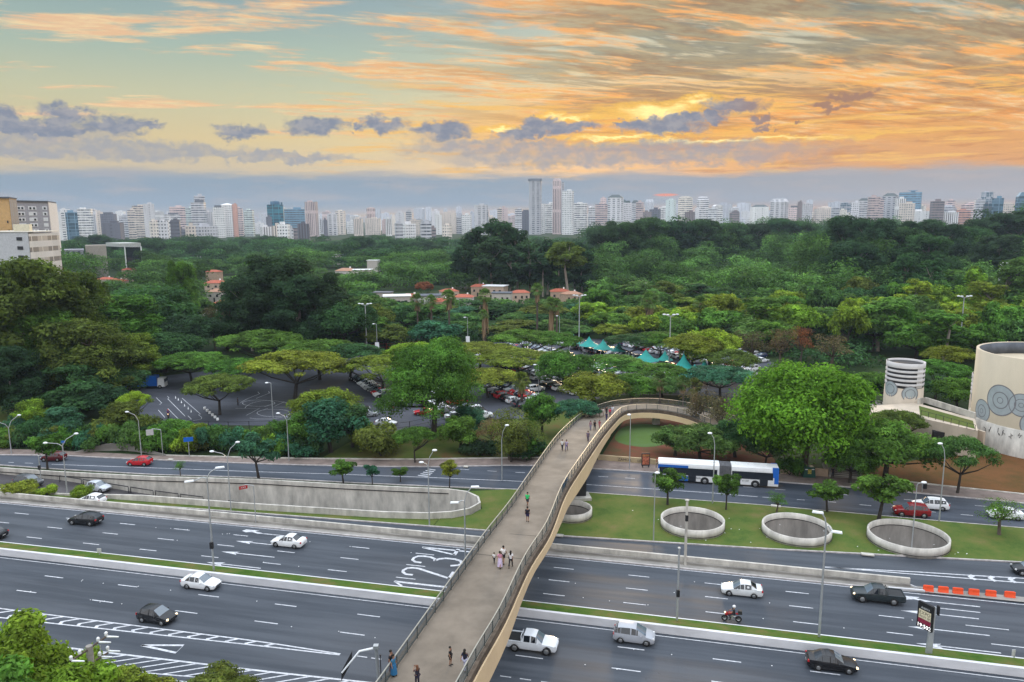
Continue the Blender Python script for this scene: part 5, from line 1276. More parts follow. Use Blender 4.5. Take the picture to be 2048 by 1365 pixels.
pole('short pole with a small box at the left above the ramp', (83, 967), (79, 912), .08, 0, 'galv', (81, 935))
def signpost(label, foot, top, c, wh, m, name='road_sign', txt=None, tm='white', ry=.0, z=0):
    g = P(*foot, z); h = ztop(g, *top) - z; t = thing(name, label, 'sign', g, 0); MB().tube([(0, 0, 0), (0, 0, h)], .06, 6).build('post', M['galv'], t)
    e = at_depth(g, *c) - g
    b = MB().box((e.x, e.y - .08, e.z), (wh[0], .06, wh[1]), ry).build('board', M[m], t)
    if abs(e.x) > .4: MB().tube([(0, 0, h), (e.x * .5, 0, h + .1), (e.x, 0, e.z + wh[1] * .4)], .05, 6).build('arm', M['galv'], t)
    if txt:
        tv, tf_ = text_mb(txt, wh[1] * .7); ca, sa = math.cos(ry), math.sin(ry)
        q = MB(); q.add([(e.x + p.x * ca + .045 * sa, e.y - .08 + p.x * sa - .045 * ca, e.z + p.y) for p in tv], tf_); q.build('lettering', M[tm], b)
signpost('blue road sign on a post in front of the bushes', (379, 916), (377, 880), (377, 879), (1.5, .75), 'blue', ry=.35)
signpost('small blue street sign behind the double lamp at the left', (127, 905), (126, 886), (126, 884), (.75, .4), 'blue', ry=.2)
signpost('pale rectangular sign hanging from a bent arm over the pavement', (326, 913), (319, 860), (300, 865), (1.15, 1.0), 'plate', ry=.4)
signpost('red and white sign on a curved arm before the ramp', (512, 1049), (504, 972), (487, 975), (1.1, .45), 'red', txt='XXX', ry=.6)
signpost('small white sign board on two legs in the median grass at the left', (199, 1110), (199, 1100), (199, 1101), (.5, .55), 'plate', z=.5)
signpost('small white sign in the median grass at the right edge', (2028, 1315), (2026, 1303), (2026, 1305), (.3, .6), 'plate', z=.5)
signpost('yellow sign below the trees beside the vent tower', (1840, 800), (1841, 793), (1841, 794), (1.1, .7), 'yellow', z=0)
# pedestrian camera post on the pavement
g = P(1844, 984, .14); t = thing('signal_post', 'short signal post with a black box on the pavement at the right', 'traffic signal', g); h = ztop(g, 1845, 966) - .14
MB().tube([(0, 0, 0), (0, 0, h)], .07, 6).build('post', M['galv'], t); MB().box((.3, -.1, h - .5), (.45, .35, .7)).build('signal_box', M['dark'], t)
# overhead sign frame at the bottom beside the bridge
g = P(760, 1392, 0); tp_ = at_depth(g, 752, 1296); t = thing('sign_gantry', 'bent white pole holding a dark sign panel seen from behind beside the bridge', 'sign', g)
h = tp_.z; q = MB(); q.tube([(0, 0, 0), (tp_.x - g.x, tp_.y - g.y, h)], [.16, .13], 10); q.box((tp_.x - g.x, tp_.y - g.y, h + .1), (.42, .42, .3)); q.build('pole', M['galv'], t)
e1 = at_depth(g, 719, 1303) - g; e2 = at_depth(g, 684, 1346) - g
q = MB(); q.tube([(tp_.x - g.x, tp_.y - g.y, h), tuple(e1), tuple(e2)], [.11, .10, .08], 8); q.build('arm', M['white'], t)
c = at_depth(g, 693, 1334) - g; dv = (at_depth(g, 705, 1311) - at_depth(g, 681, 1356)).normalized(); up_ = Vector((0, .35, 1)).normalized()
q = MB(); w_, h_ = 1.75, 1.0; pts = []
for y_ in (.06, .12):
    for (a_, b_) in ((-1, -1), (1, -1), (1, 1), (-1, 1)): pts.append(c + dv * a_ * w_ * .55 + up_ * b_ * h_ * .42 + Vector((0, y_, 0)))
q.add(pts, [(0, 1, 2, 3), (7, 6, 5, 4), (0, 4, 5, 1), (1, 5, 6, 2), (2, 6, 7, 3), (3, 7, 4, 0)]); q.build('sign_panel', M['dark'], t)
pole('thin dark post just right of the bent sign pole', (763, 1378), (763, 1312), .05, 0, 'blackmetal')
# clock and advertising totem
g = P(1857, 1309, .45); t = thing('clock_totem', 'street clock and advertising screen on a slanted grey post in the median', 'street clock', g)
tpz = at_depth(g, 1869, 1215) - g; bt = Vector((0, 0, 0))
q = MB(); q.add([(-.28, -.1, 0), (.28, -.1, 0), (.28, .1, 0), (-.28, .1, 0), (tpz.x - .16, -.1, tpz.z), (tpz.x + .16, -.1, tpz.z), (tpz.x + .16, .1, tpz.z), (tpz.x - .16, .1, tpz.z)], [(0, 3, 2, 1), (4, 5, 6, 7), (0, 1, 5, 4), (1, 2, 6, 5), (2, 3, 7, 6), (3, 0, 4, 7)]); q.build('post', M['galv'], t)
TLc = at_depth(g, 1849, 1202) - g; BLc = at_depth(g, 1846, 1253) - g
hgt = (TLc - BLc).length; lx = (TLc.x + BLc.x) / 2; rx_ = (at_depth(g, 1868, 1220) - g).x
wpan = 1.45; ang = -math.acos(min(1, (rx_ - lx) / wpan)); dxp = Vector((math.cos(ang), math.sin(ang), 0)); zb_ = BLc.z - .35
o0 = Vector((rx_ - .05, -.15, zb_)) - dxp * wpan; nrm = Vector((dxp.y, -dxp.x, 0))
def panel(u0, u1, v0, v1, off, th=.0):
    a_ = o0 + dxp * (u0 * wpan) + nrm * off; b_ = o0 + dxp * (u1 * wpan) + nrm * off
    return [a_ + Vector((0, 0, v0 * hgt)), b_ + Vector((0, 0, v0 * hgt)), b_ + Vector((0, 0, v1 * hgt)), a_ + Vector((0, 0, v1 * hgt))]
q = MB(); f_ = panel(0, 1, 0, 1, .12); b_ = panel(0, 1, 0, 1, -.12); q.add(f_ + b_, [(0, 1, 2, 3), (7, 6, 5, 4), (0, 4, 5, 1), (1, 5, 6, 2), (2, 6, 7, 3), (3, 7, 4, 0)]); bx = q.build('screen_case', M['dark'], t)
MB().add(panel(.10, .90, .38, .72, .130), [(0, 1, 2, 3)]).build('poster_panel', mat('screen cream', (.3, .28, .2), .5, .5, 5, emit=(.55, .5, .36, .5)), bx)
MB().add(panel(.08, .92, .20, .37, .130), [(0, 1, 2, 3)]).build('poster_band', mat('screen maroon', (.12, .01, .03), .5, .2, 3, emit=(.3, .02, .06, .3)), bx)
def ptext(s, size, cu, cv, m, nm, off=.137):
    tv, tf_ = text_mb(s, size); q = MB(); c_ = o0 + dxp * cu * wpan + nrm * off + Vector((0, 0, cv * hgt))
    q.add([c_ + dxp * p.x + Vector((0, 0, p.y)) for p in tv], tf_); q.build(nm, m, bx)
ptext('19:502', .50, .5, .10, mat('clock digits', (.9, .9, .9), .5, 0, emit=(1, .95, .95, 1.6)), 'clock_digits')
ptext('ALERTA', .24, .52, .80, M['white'], 'lettering'); ptext('EXPO', .42, .5, .60, M['dark'], 'lettering'); ptext('ARTE SP', .28, .5, .46, M['dark'], 'lettering')
MB().box((tpz.x + .42, 0, tpz.z - .35), (.12, .3, .9)).build('side_box', M['dark'], t)
# orange water barriers
for i, (x, y) in enumerate([(1856, 1184), (1886, 1186.5), (1915, 1189), (1947, 1191.5), (1981, 1194), (2019, 1196.5)]):
    g = P(x, y, .024); o = thing('traffic_barrier', f'orange plastic barrier, {ordn[i]} from the left in the row of six', 'barrier', g, HEAD, 'orange barriers', .82); q = MB()
    q.add([(-.6, -.28, 0), (.6, -.28, 0), (.6, .28, 0), (-.6, .28, 0), (-.6, -.14, .5), (.6, -.14, .5), (.6, .14, .5), (-.6, .14, .5), (-.6, -.12, .85), (.6, -.12, .85), (.6, .12, .85), (-.6, .12, .85)],
          [(0, 3, 2, 1), (0, 1, 5, 4), (1, 2, 6, 5), (2, 3, 7, 6), (3, 0, 4, 7), (4, 5, 9, 8), (5, 6, 10, 9), (6, 7, 11, 10), (7, 4, 8, 11), (8, 9, 10, 11)])
    q.build('body', M['orange'], o); MB().box((0, 0, .05), (.3, .60, .1)).build('slot', M['dark'], o); MB().box((0, 0, .88), (1.0, .14, .05)).build('top_lip', M['orange'], o)
# advertising case at the bus stop, bench wall, recycling bin
g = P(1291, 935, .14); t = thing('advertising_case', 'dark framed poster case standing on the pavement left of the bus', 'poster', g, .05)
MB().box((0, 0, 1.35), (1.35, .22, 2.1)).build('case', M['dark'], t); MB().box((0, -.12, 1.38), (1.1, .02, 1.75)).build('poster', mat('poster', (.35, .11, .06), .5, .9, 4), t)
MB().box((-.5, 0, .15), (.12, .2, .3)).build('leg', M['dark'], t); MB().box((.5, 0, .15), (.12, .2, .3)).build('leg', M['dark'], t)
tv, tf_ = text_mb('ROCK SHOW', .19); q = MB(); q.add([(p.x, -.135, 2.0 + p.y) for p in tv], tf_); q.build('lettering', M['yellow'], t)
g = P(1616, 953, .14); t = thing('recycling_bin', 'dark green recycling bin with a colourful sticker on the pavement', 'bin', g, -.05)
MB().box((0, 0, .75), (1.9, 1.3, 1.5), taper=.86).build('body', M['green'], t); MB().box((0, 0, 1.56), (1.75, 1.2, .16), taper=.8).build('lid', M['green'], t)
MB().box((0, -.62, .95), (.55, .03, .7)).build('sticker', mat('sticker', (.35, .3, .06), .5, .9, 5), t)
for x in (-.5, .5): MB().box((x, -.57, 1.3), (.4, .06, .12)).build('slot', M['white'], t)
# fence along the lot
def fence(pts, label, h=2.0, step=3.0, z=0.0, m='blackmetal'):
    pw = [P(x, y, z) for x, y in pts]; L_ = sum((q - p).length for p, q in zip(pw, pw[1:])); pr_ = resample(pw, max(2, int(L_ / step)))
    t = thing('fence', label, 'fence', pr_[0]); o = pr_[0]
    for p in pr_: MB().tube([p - o, p - o + Vector((0, 0, h))], .06, 6).build('post', M[m], t)
    q = MB()
    for hh in (.2, h * .5, h - .1): q.wall([(p.x - o.x, p.y - o.y) for p in pr_], .05, .04, hh)
    q.build('rails', M[m], t)
fence([(770, 870), (800, 866), (830, 862), (862, 854), (905, 846)], 'thin dark wire fence at the near edge of the car park under the big tree')
fence([(380, 862), (440, 864), (520, 862), (620, 862)], 'dark wire fence between the practice track and the bushes')
fence([(1415, 800), (1440, 803), (1470, 805), (1560, 800)], 'thin dark fence in front of the bare asphalt right of the palms')
fence([(742, 703), (800, 700), (835, 697)], 'dark red panel fence behind the umbrella trees', 2.2, 3, 0, 'red')
# covers and litter on the lawn
for i, (x, y, w) in enumerate([(1552, 1013, 1.3), (1735, 1110, 1.4), (1118, 1072, 1.1), (341, 920, .9), (932, 934, .8)]):
    g = P(x, y, .15); o = MB().box((0, 0, .06), (w, .6, .14)).build('drain_cover', M['conc']); o.location = g; o.rotation_euler = (0, 0, HEAD)
    tag(o, ['low concrete drain cover on the lawn near the bare sapling', 'concrete drain cover by the service lane kerb near the largest well', 'small concrete block beside the footbridge pier', 'pale drain cover in the pavement by the blue sign', 'pale drain cover in the pavement left of the bridge'][i], 'drain cover')
rs = MB(); lr = random.Random(3)
for k in range(70):
    x, y = lr.uniform(1150, 2040), lr.uniform(985, 1110); g = P(x, y, .14); u, v = UV(g)
    if v > vK(u) + 1 and v < 100: rs.box((g.x, g.y, .15), (lr.uniform(.05, .16), .1, .03), lr.random() * 3)
for k in range(60):
    u, v = lr.uniform(-70, 30), lr.choice([80, 76.9, 73.75, 65.35, 61.8]) + lr.uniform(-.2, .2); g = RD(u, v, .045); rs.box(tuple(g), (.09, .09, .03))
tag(rs.build('litter', M['white']), 'scattered scraps and road studs', 'litter', kind='stuff')
# ================================================================ BUILDINGS
def bmat(s): return M[{'g': 'f_grid', 'b': 'f_band', 'a': 'f_bal', 'v': 'f_vert', 'w': 'f_glass', 'p': 'f_plain'}[s]]
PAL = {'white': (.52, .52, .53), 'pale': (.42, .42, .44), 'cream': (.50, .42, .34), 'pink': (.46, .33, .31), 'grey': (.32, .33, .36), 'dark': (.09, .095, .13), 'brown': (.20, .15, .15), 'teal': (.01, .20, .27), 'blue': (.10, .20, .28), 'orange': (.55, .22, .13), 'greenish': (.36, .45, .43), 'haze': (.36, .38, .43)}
SKY = """120 133 424 white a;133 159 425 blue w;126 143 419 white g;161 188 418 white b;183 197 420 pale v;196 209 424 cream p;206 235 425 dark g D;209 247 446 dark p;243 273 432 grey b
259 273 421 cream b;270 297 412 cream b;292 312 408 pale p;301 318 443 cream g;319 338 442 white g;337 346 441 white b;343 362 441 dark b;350 375 460 dark b;332 362 426 pale b D;344 373 414 pink b;373 400 417 greenish b;387 415 401 pale b D;394 414 392 grey b;372 392 452 cream g;391 434 453 grey g;401 431 425 pale g
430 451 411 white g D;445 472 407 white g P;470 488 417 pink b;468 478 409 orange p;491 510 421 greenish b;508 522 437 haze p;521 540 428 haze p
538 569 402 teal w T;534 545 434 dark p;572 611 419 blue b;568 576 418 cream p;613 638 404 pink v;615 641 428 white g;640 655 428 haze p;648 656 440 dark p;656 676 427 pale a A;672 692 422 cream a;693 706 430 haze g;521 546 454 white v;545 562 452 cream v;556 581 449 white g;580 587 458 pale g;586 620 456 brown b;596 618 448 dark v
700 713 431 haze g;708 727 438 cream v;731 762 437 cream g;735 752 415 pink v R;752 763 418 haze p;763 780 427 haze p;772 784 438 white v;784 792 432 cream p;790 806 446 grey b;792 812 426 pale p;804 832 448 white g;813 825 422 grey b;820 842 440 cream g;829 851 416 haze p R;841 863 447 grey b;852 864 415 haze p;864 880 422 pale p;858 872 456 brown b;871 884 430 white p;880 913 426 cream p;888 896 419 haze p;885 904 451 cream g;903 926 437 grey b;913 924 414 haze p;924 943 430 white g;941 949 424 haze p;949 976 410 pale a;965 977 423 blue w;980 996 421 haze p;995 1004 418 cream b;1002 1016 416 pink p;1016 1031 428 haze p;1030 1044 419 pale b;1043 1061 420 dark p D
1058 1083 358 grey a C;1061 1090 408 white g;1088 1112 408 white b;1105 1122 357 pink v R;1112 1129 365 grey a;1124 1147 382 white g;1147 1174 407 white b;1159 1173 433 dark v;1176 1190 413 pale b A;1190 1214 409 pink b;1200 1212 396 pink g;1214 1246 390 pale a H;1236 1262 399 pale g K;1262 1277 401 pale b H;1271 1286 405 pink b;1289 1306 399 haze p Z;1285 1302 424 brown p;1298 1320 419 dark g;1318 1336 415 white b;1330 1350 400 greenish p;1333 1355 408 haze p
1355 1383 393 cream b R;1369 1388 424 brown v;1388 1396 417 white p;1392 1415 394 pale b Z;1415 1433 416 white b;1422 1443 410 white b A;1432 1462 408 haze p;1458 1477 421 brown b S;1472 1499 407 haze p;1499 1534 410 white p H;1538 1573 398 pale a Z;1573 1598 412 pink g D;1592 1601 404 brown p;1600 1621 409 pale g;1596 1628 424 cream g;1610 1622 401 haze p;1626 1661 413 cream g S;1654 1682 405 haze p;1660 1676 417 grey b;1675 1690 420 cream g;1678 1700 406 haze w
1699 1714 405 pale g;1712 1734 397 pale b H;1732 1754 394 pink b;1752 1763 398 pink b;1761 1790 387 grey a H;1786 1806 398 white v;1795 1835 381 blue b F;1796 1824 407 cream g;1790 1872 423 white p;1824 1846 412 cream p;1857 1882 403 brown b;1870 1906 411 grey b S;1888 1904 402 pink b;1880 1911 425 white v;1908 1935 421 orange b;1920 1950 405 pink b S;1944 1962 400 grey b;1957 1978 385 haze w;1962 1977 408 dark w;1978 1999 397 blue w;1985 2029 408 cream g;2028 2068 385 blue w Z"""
blds = []
for tok in SKY.replace('\n', ';').split(';'):
    a = tok.split(); blds.append((int(a[0]), int(a[1]), int(a[2]), a[3], a[4], a[5] if len(a) > 5 else ''))
SNM = {'g': 'gridded', 'b': 'banded', 'a': 'balconied', 'v': 'striped', 'w': 'glass', 'p': 'plain'}
LMK = [(72, 'the mustard tower block'), (404, 'the tall stepped tower'), (553, 'the teal glass tower'), (625, 'the pink rounded tower'), (744, 'the rosy domed tower'), (962, 'the tower above the grove'), (1070, 'the crowned twin tower'), (1116, 'the rounded twin tower'), (1230, 'the hipped roof tower'), (1404, 'the swept white tower'), (1555, 'the sloping shouldered tower'), (1776, 'the dark capped grey tower'), (1815, 'the blue banded tower'), (2048, 'the pale blue glass tower')]
KM = {'C': 'tall crowned twin tower, pale and slender with broad balconies, highest left of the two', 'T': 'teal glass tower with a dark stepped cap', 'K': 'pale tower with a pointed green cone roof', 'F': 'blue banded tower with a flat roof pad on top'}
used = {}
def block(name, x0, x1, yt, col, sty, crown, D, label, group, rot=None, hz=0):
    xc = (x0 + x1) / 2; g = AT(xc, 470, D); g.z = 0
    w = (x1 - x0) * math.hypot(g.x, g.y) / F * math.cos(A(xc)) * 1.0
    zt = ztop(g, xc, yt)
    rr = rnd.uniform(-.5, .5) if rot is None else rot
    dep = w * rnd.uniform(.5, .8) if sty != 'w' else w * .7
    k = abs(math.cos(rr)) + dep / w * abs(math.sin(rr)); w /= k; dep /= k
    t = thing(name, label, 'building', g, rr + math.atan2(-g.x, g.y), group)
    q = MB(); cz = 0
    cap = {'': .0, 'D': .06, 'H': .075, 'K': .10, 'P': .05, 'T': .11, 'R': .05, 'A': .04, 'Z': .10, 'C': .04, 'S': .09, 'F': .05}[crown] * zt if crown else 0
    zb = zt - cap
    kk = rnd.uniform(1.45, 1.9); mw_ = sum(PAL[col]) / 3; ds = .1 if col in ('teal', 'blue') else .42
    c3 = tuple(min(.82, (c * (1 - ds) + mw_ * ds * t_) * kk) for c, t_ in zip(PAL[col], (1.0, .985, 1.02)))
    def part(nm, mb, m, cl=c3): o = mb.build(nm, m, t); o.color = (*cl, 1); return o
    hw, hd = w / 2, dep / 2
    b = MB()
    if sty in ('a',) or crown in ('C',):
        ch = w * .14; poly = [(-hw + ch, -hd), (hw - ch, -hd), (hw, -hd + ch), (hw, hd), (-hw, hd), (-hw, -hd + ch)]
    else: poly = [(-hw, -hd), (hw, -hd), (hw, hd), (-hw, hd)]
    b.prism(poly, 0, zb); part('walls', b, bmat(sty))
    if crown == '' or crown in 'D':
        ph = rnd.uniform(2.5, 5) if not crown else cap
        part('roof_block', MB().box((rnd.uniform(-.15, .15) * w, 0, zb + ph / 2), (w * (.38 if not crown else .62), dep * .5, ph)), M['oc'], tuple(c * .85 for c in c3) if not crown else (.12, .13, .15))
    elif crown in 'HP': part('hipped_roof', MB().box((0, 0, zb + cap / 2), (w * .98, dep * .98, cap), taper=.45 if crown == 'H' else .1), M['oc'], (.10, .12, .12) if crown == 'H' else c3)
    elif crown == 'K': part('pointed_roof', MB().lathe([(w * .30, 0), (.05, cap * 1.0)], 4, c=(w * -.05, 0, zb)), M['oc'], (.05, .08, .08)); part('roof_block', MB().box((w * .28, 0, zb + cap * .3), (w * .3, dep * .6, cap * .6), taper=.7), M['oc'], (.06, .09, .09))
    elif crown == 'T': part('cap', MB().lathe([(w * .30, 0), (w * .30, cap * .8), (w * .2, cap * .85), (.01, cap)], 16, c=(0, 0, zb)), M['oc'], (.03, .10, .17)); part('fin', MB().box((w * .42, 0, zb + cap * .3), (w * .1, dep * .8, cap * .6)), M['oc'], (.02, .10, .16))
    elif crown in 'RA':
        v = [(math.cos(math.pi * i / 10) * hw * (.95 if crown == 'R' else .8), math.sin(math.pi * i / 10) * cap) for i in range(11)]
        m_ = MB(); n = 11; m_.add([(x, -hd, zb + z) for x, z in v] + [(x, hd, zb + z) for x, z in v], [tuple(range(n)), tuple(reversed(range(n, 2 * n)))] + [(i + 1, i, i + n, i + n + 1) for i in range(n - 1)]); part('arched_roof', m_, M['oc'])
    elif crown == 'Z': part('sloping_top', MB().box((0, 0, zb + cap / 2), (w, dep, cap), taper=.72), bmat(sty))
    elif crown == 'C': part('crown', MB().box((0, 0, zb + cap / 2), (w * 1.1, dep * 1.08, cap)), M['oc'], (.2, .22, .26))
    elif crown == 'S':
        part('upper_storeys', MB().box((w * .08, 0, zb + cap * .3), (w * .7, dep * .8, cap * .6)), bmat(sty)); part('roof_block', MB().box((w * .1, 0, zb + cap * .8), (w * .35, dep * .5, cap * .42)), M['oc'])
    elif crown == 'F': part('roof_stem', MB().box((w * .1, 0, zb + cap * .3), (w * .2, dep * .3, cap * .6)), M['oc']); part('roof_pad', MB().box((w * .1, 0, zb + cap * .75), (w * .42, dep * .5, cap * .25)), M['oc'])
    return t
for i, (x0, x1, yt, col, sty, crown) in enumerate(blds):
    xc = (x0 + x1) / 2
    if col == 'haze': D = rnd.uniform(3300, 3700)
    elif yt > 440: D = rnd.uniform(1250, 1400)
    else: D = 1900 + (i * 37 % 11) * 26
    lm = min(LMK, key=lambda q: abs(q[0] - xc)); 
    if crown in KM: lb = KM[crown]
    elif abs(lm[0] - xc) < 4 and crown != '': lb = lm[1].replace('the ', '', 1) + ', ' + SNM[sty] + ' facade'
    else:
        cc = {'haze': 'faint hazy', 'greenish': 'pale greenish'}.get(col, col); hh = 'low' if yt > 436 else ('tall' if yt < 405 else 'mid-height')
        lb = f'{hh} {cc} {SNM[sty]} block, ' + ('left' if xc < lm[0] else 'right') + f' of {lm[1]}'
        k = used.get(lb, 0); used[lb] = k + 1
        if k: lb = lb.replace(', left', f', {ordn[k]} one left').replace(', right', f', {ordn[k]} one right')
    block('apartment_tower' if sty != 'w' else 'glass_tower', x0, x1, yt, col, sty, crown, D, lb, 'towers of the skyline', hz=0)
br_ = random.Random(5)
for i in range(150):
    x = 118 + i * 13 + br_.uniform(-5, 5); w = br_.uniform(9, 22); far = i % 2
    yt = br_.uniform(422, 440) if far else br_.uniform(432, 450)
    if 1160 < x < 1700: yt -= 6
    if x > 1700: yt -= 8
    zone_ = 'left of the teal tower' if x < 553 else ('left of the twin towers' if x < 1060 else ('right of the twin towers' if x < 1500 else 'at the far right'))
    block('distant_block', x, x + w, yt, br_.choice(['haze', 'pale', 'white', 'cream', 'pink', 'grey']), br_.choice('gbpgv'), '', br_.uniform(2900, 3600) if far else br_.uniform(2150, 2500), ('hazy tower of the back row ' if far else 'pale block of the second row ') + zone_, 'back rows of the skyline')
# big buildings at the left edge
def slab(par, nm, corners, z0, z1, m, col=None):
    q = MB(); q.prism([(p[0], p[1]) for p in corners], z0, z1); o = q.build(nm, m, par)
    if col: o.color = (*col, 1)
    return o
def rect(x0, x1, D, dep, skew=0.0):
    a = AT(x0, 470, D); b = AT(x1, 470, D + skew); d = (b - a); d.z = 0; n = Vector((-d.y, d.x, 0)).normalized() * dep
    if n.y < 0: n = -n
    return [Vector((a.x, a.y, 0)), Vector((b.x, b.y, 0)), Vector((b.x, b.y, 0)) + n, Vector((a.x, a.y, 0)) + n]
def zy(D, x, y): return ztop(AT(x, 470, D), x, y)
D0 = 520
def quad(par, nm, cs, z0, z1, m, col=None): return slab(par, nm, [AT(x, 470, d) for x, d in cs], z0, z1, m, col)
mu = thing('mustard_block', 'mustard yellow tower block cut by the left edge of the photo', 'building')
z = zy(D0, 20, 397); quad(mu, 'walls', [(-90, 520), (26, 520), (40.5, 545), (-70, 560)], 0, z, M['oc'], (.52, .33, .14)); quad(mu, 'side_wall', [(26.2, 519.5), (41, 545), (40, 547), (25, 524)], 0, z - .4, M['f_grid'], (.24, .22, .21)); quad(mu, 'roof_slab', [(-92, 519), (27, 519), (42, 545), (-70, 561)], z, z + .8, M['greyroof'])
for k in range(6): quad(mu, 'window', [(17 + k * .9, 519.6), (20 + k * .9, 519.6), (20 + k * .9, 520.2), (17 + k * .9, 520.2)], z - 14 - k * 5.2, z - 12.6 - k * 5.2, M['dark'])
ho = thing('white_hotel', 'white hospital like slab with square window panels left of the skyline', 'building')
z = zy(575, 80, 404); quad(ho, 'walls', [(36, 570), (103, 580), (118, 620), (60, 620)], 0, z, M['oc'], (.36, .35, .38)); quad(ho, 'end_wall', [(102.6, 579.5), (120, 618), (118, 620), (101.5, 581)], 0, z - .3, M['oc'], (.62, .61, .61)); quad(ho, 'roof_slab', [(36, 569), (103, 579), (119, 620), (60, 621)], z, z + .7, M['greyroof'])
a, b = AT(36, 470, 570), AT(103, 470, 580); a.z = b.z = 0; dn = (b - a).normalized(); nn = Vector((dn.y, -dn.x, 0)); LL = (b - a).length
q1 = MB(); q2 = MB(); an = math.atan2(dn.y, dn.x)
for r in range(7):
    zz_ = z - 4.0 - r * 3.6
    for s0, s1 in ((.05, .27), (.38, .62), (.80, .94)):
        c = a + dn * LL * (s0 + s1) / 2 + nn * .1
        q1.box((c.x, c.y, zz_), (LL * (s1 - s0), .2, 2.3), an)
        for f_ in ((.25, .7) if s1 - s0 > .2 else (.5,)):
            if rnd.random() < .8: c2 = a + dn * LL * (s0 + (s1 - s0) * f_) + nn * .25; q2.box((c2.x, c2.y, zz_ - .1), (LL * .055, .12, 1.3), an)
q1.build('panels', M['white'], ho); q2.build('windows', M['dark'], ho)
lb_ = thing('white_low_block', 'low white building with ribbon windows in front of the mustard block', 'building')
z = zy(455, 30, 468); quad(lb_, 'walls', [(-70, 485), (57, 452), (118, 480), (40, 520)], 0, z, M['f_band'], (.60, .59, .58)); quad(lb_, 'front_wall', [(-70, 484.6), (56, 451.6), (56, 452.5), (-70, 485.4)], 0, z + .7, M['oc'], (.50, .50, .52))
q = MB(); a, b = AT(-70, 470, 484.5), AT(56, 470, 451.5); a.z = b.z = 0; dn = (b - a).normalized(); an = math.atan2(dn.y, dn.x); nn = Vector((dn.y, -dn.x, 0)); LL = (b - a).length
for r in range(6):
    c = a + dn * LL * .86 + nn * .1; q.box((c.x, c.y, z - 2.6 - r * 4.6), (3.6, .2, 1.7), an)
q.build('windows', M['dark'], lb_); quad(lb_, 'roof_slab', [(-71, 484), (57, 451), (119, 480), (40, 521)], z + .72, z + 1.1, M['oc'], (.60, .56, .48))
quad(lb_, 'roof_house', [(28, 476), (60, 470), (66, 482), (34, 490)], z, zy(470, 50, 449), M['oc'], (.52, .48, .36))
ar = thing('white_frame_building', 'white frame building open at the front, standing in the trees at the left', 'building')
D3 = 640; zt3 = zy(D3, 262, 490); zb3 = zy(D3, 262, 494)
rr3 = rect(246, 281, D3, 22, 5); slab(ar, 'roof', rect(237, 280, D3, 30, 5), zb3, zt3 + 1.2, M['oc'], (.42, .44, .42)); 
slab(ar, 'column', rect(246, 248.2, D3 - .5, 2), 0, zb3 - .02, M['white']); slab(ar, 'column', rect(278.5, 281, D3 + 4.5, 2), 0, zb3 - .02, M['white']); slab(ar, 'dark_hall', rect(249, 278, D3 + 5, 14), 0, zb3 - .5, M['glass'])
sh = thing('long_shed', 'long low flat roofed building among the trees at the left', 'building'); slab(sh, 'walls', rect(168, 210, 620, 14), 0, zy(620, 190, 491), M['oc'], (.36, .33, .29)); slab(sh, 'lower_wing', rect(125, 165, 600, 20), 0, zy(600, 140, 500), M['f_grid'], (.30, .31, .36))
wr = thing('white_canopy_building', 'white portal framed building above the woods at the right edge', 'building'); D4 = 330
zc = zy(D4, 2030, 526); slab(wr, 'roof', rect(2006, 2120, D4, 25, -14), zc - 1.6, zc, M['white']); slab(wr, 'column', rect(2005.5, 2009, D4 - .3, 1.2), 0, zc - 1.65, M['white']); slab(wr, 'dark_hall', rect(2011, 2110, D4 + 3, 16, -10), 0, zc - 1.7, M['f_grid'], (.08, .09, .11))
# tiled houses
def house(x, y, wpx, D, tile, wall, label, rz=0.3, flat=False):
    hh_ = 6.5 if y > 545 else 9.0; wpx *= .9; D = (H - hh_) / math.tan(math.atan((y - 440 + (x - 1024) * .006) / F)); g = AT(x, 470, D); g.z = 0; w = max(9.0, wpx * ZC(g) / F); ze = hh_; d = w * .75; rh = 0 if flat else w * .13
    t = thing('house', label, 'house', g, rz, 'houses among the trees'); zw = max(2.5, ze - rh)
    o = MB().box((0, 0, zw / 2), (w * .92, d * .92, zw)).build('wall', M['oc'], t); o.color = (*wall, 1)
    if flat: MB().box((0, 0, zw + .15), (w, d, .3)).build('roof', M[tile], t)
    else:
        q = MB(); h = w / 2; k = d / 2; rg = w * .22
        q.add([(-h, -k, zw), (h, -k, zw), (h, k, zw), (-h, k, zw), (-rg, 0, zw + rh), (rg, 0, zw + rh)], [(0, 1, 5, 4), (1, 2, 5), (2, 3, 4, 5), (3, 0, 4), (3, 2, 1, 0)]); q.build('roof', M[tile], t)
        if wpx > 22: MB().box((w * .2, 0, zw + rh), (w * .06, w * .06, w * .12)).build('chimney', M['oc'], t)
    if wpx > 18:
        for k_ in (-.28, .05, .3): MB().box((k_ * w, -d * .47, zw * .62), (w * .1, .1, zw * .22)).build('window', M['dark'], t)
        MB().box((-.1 * w, -d * .47, 1.1), (w * .07, .1, 2.2)).build('door', M['trim'], t)
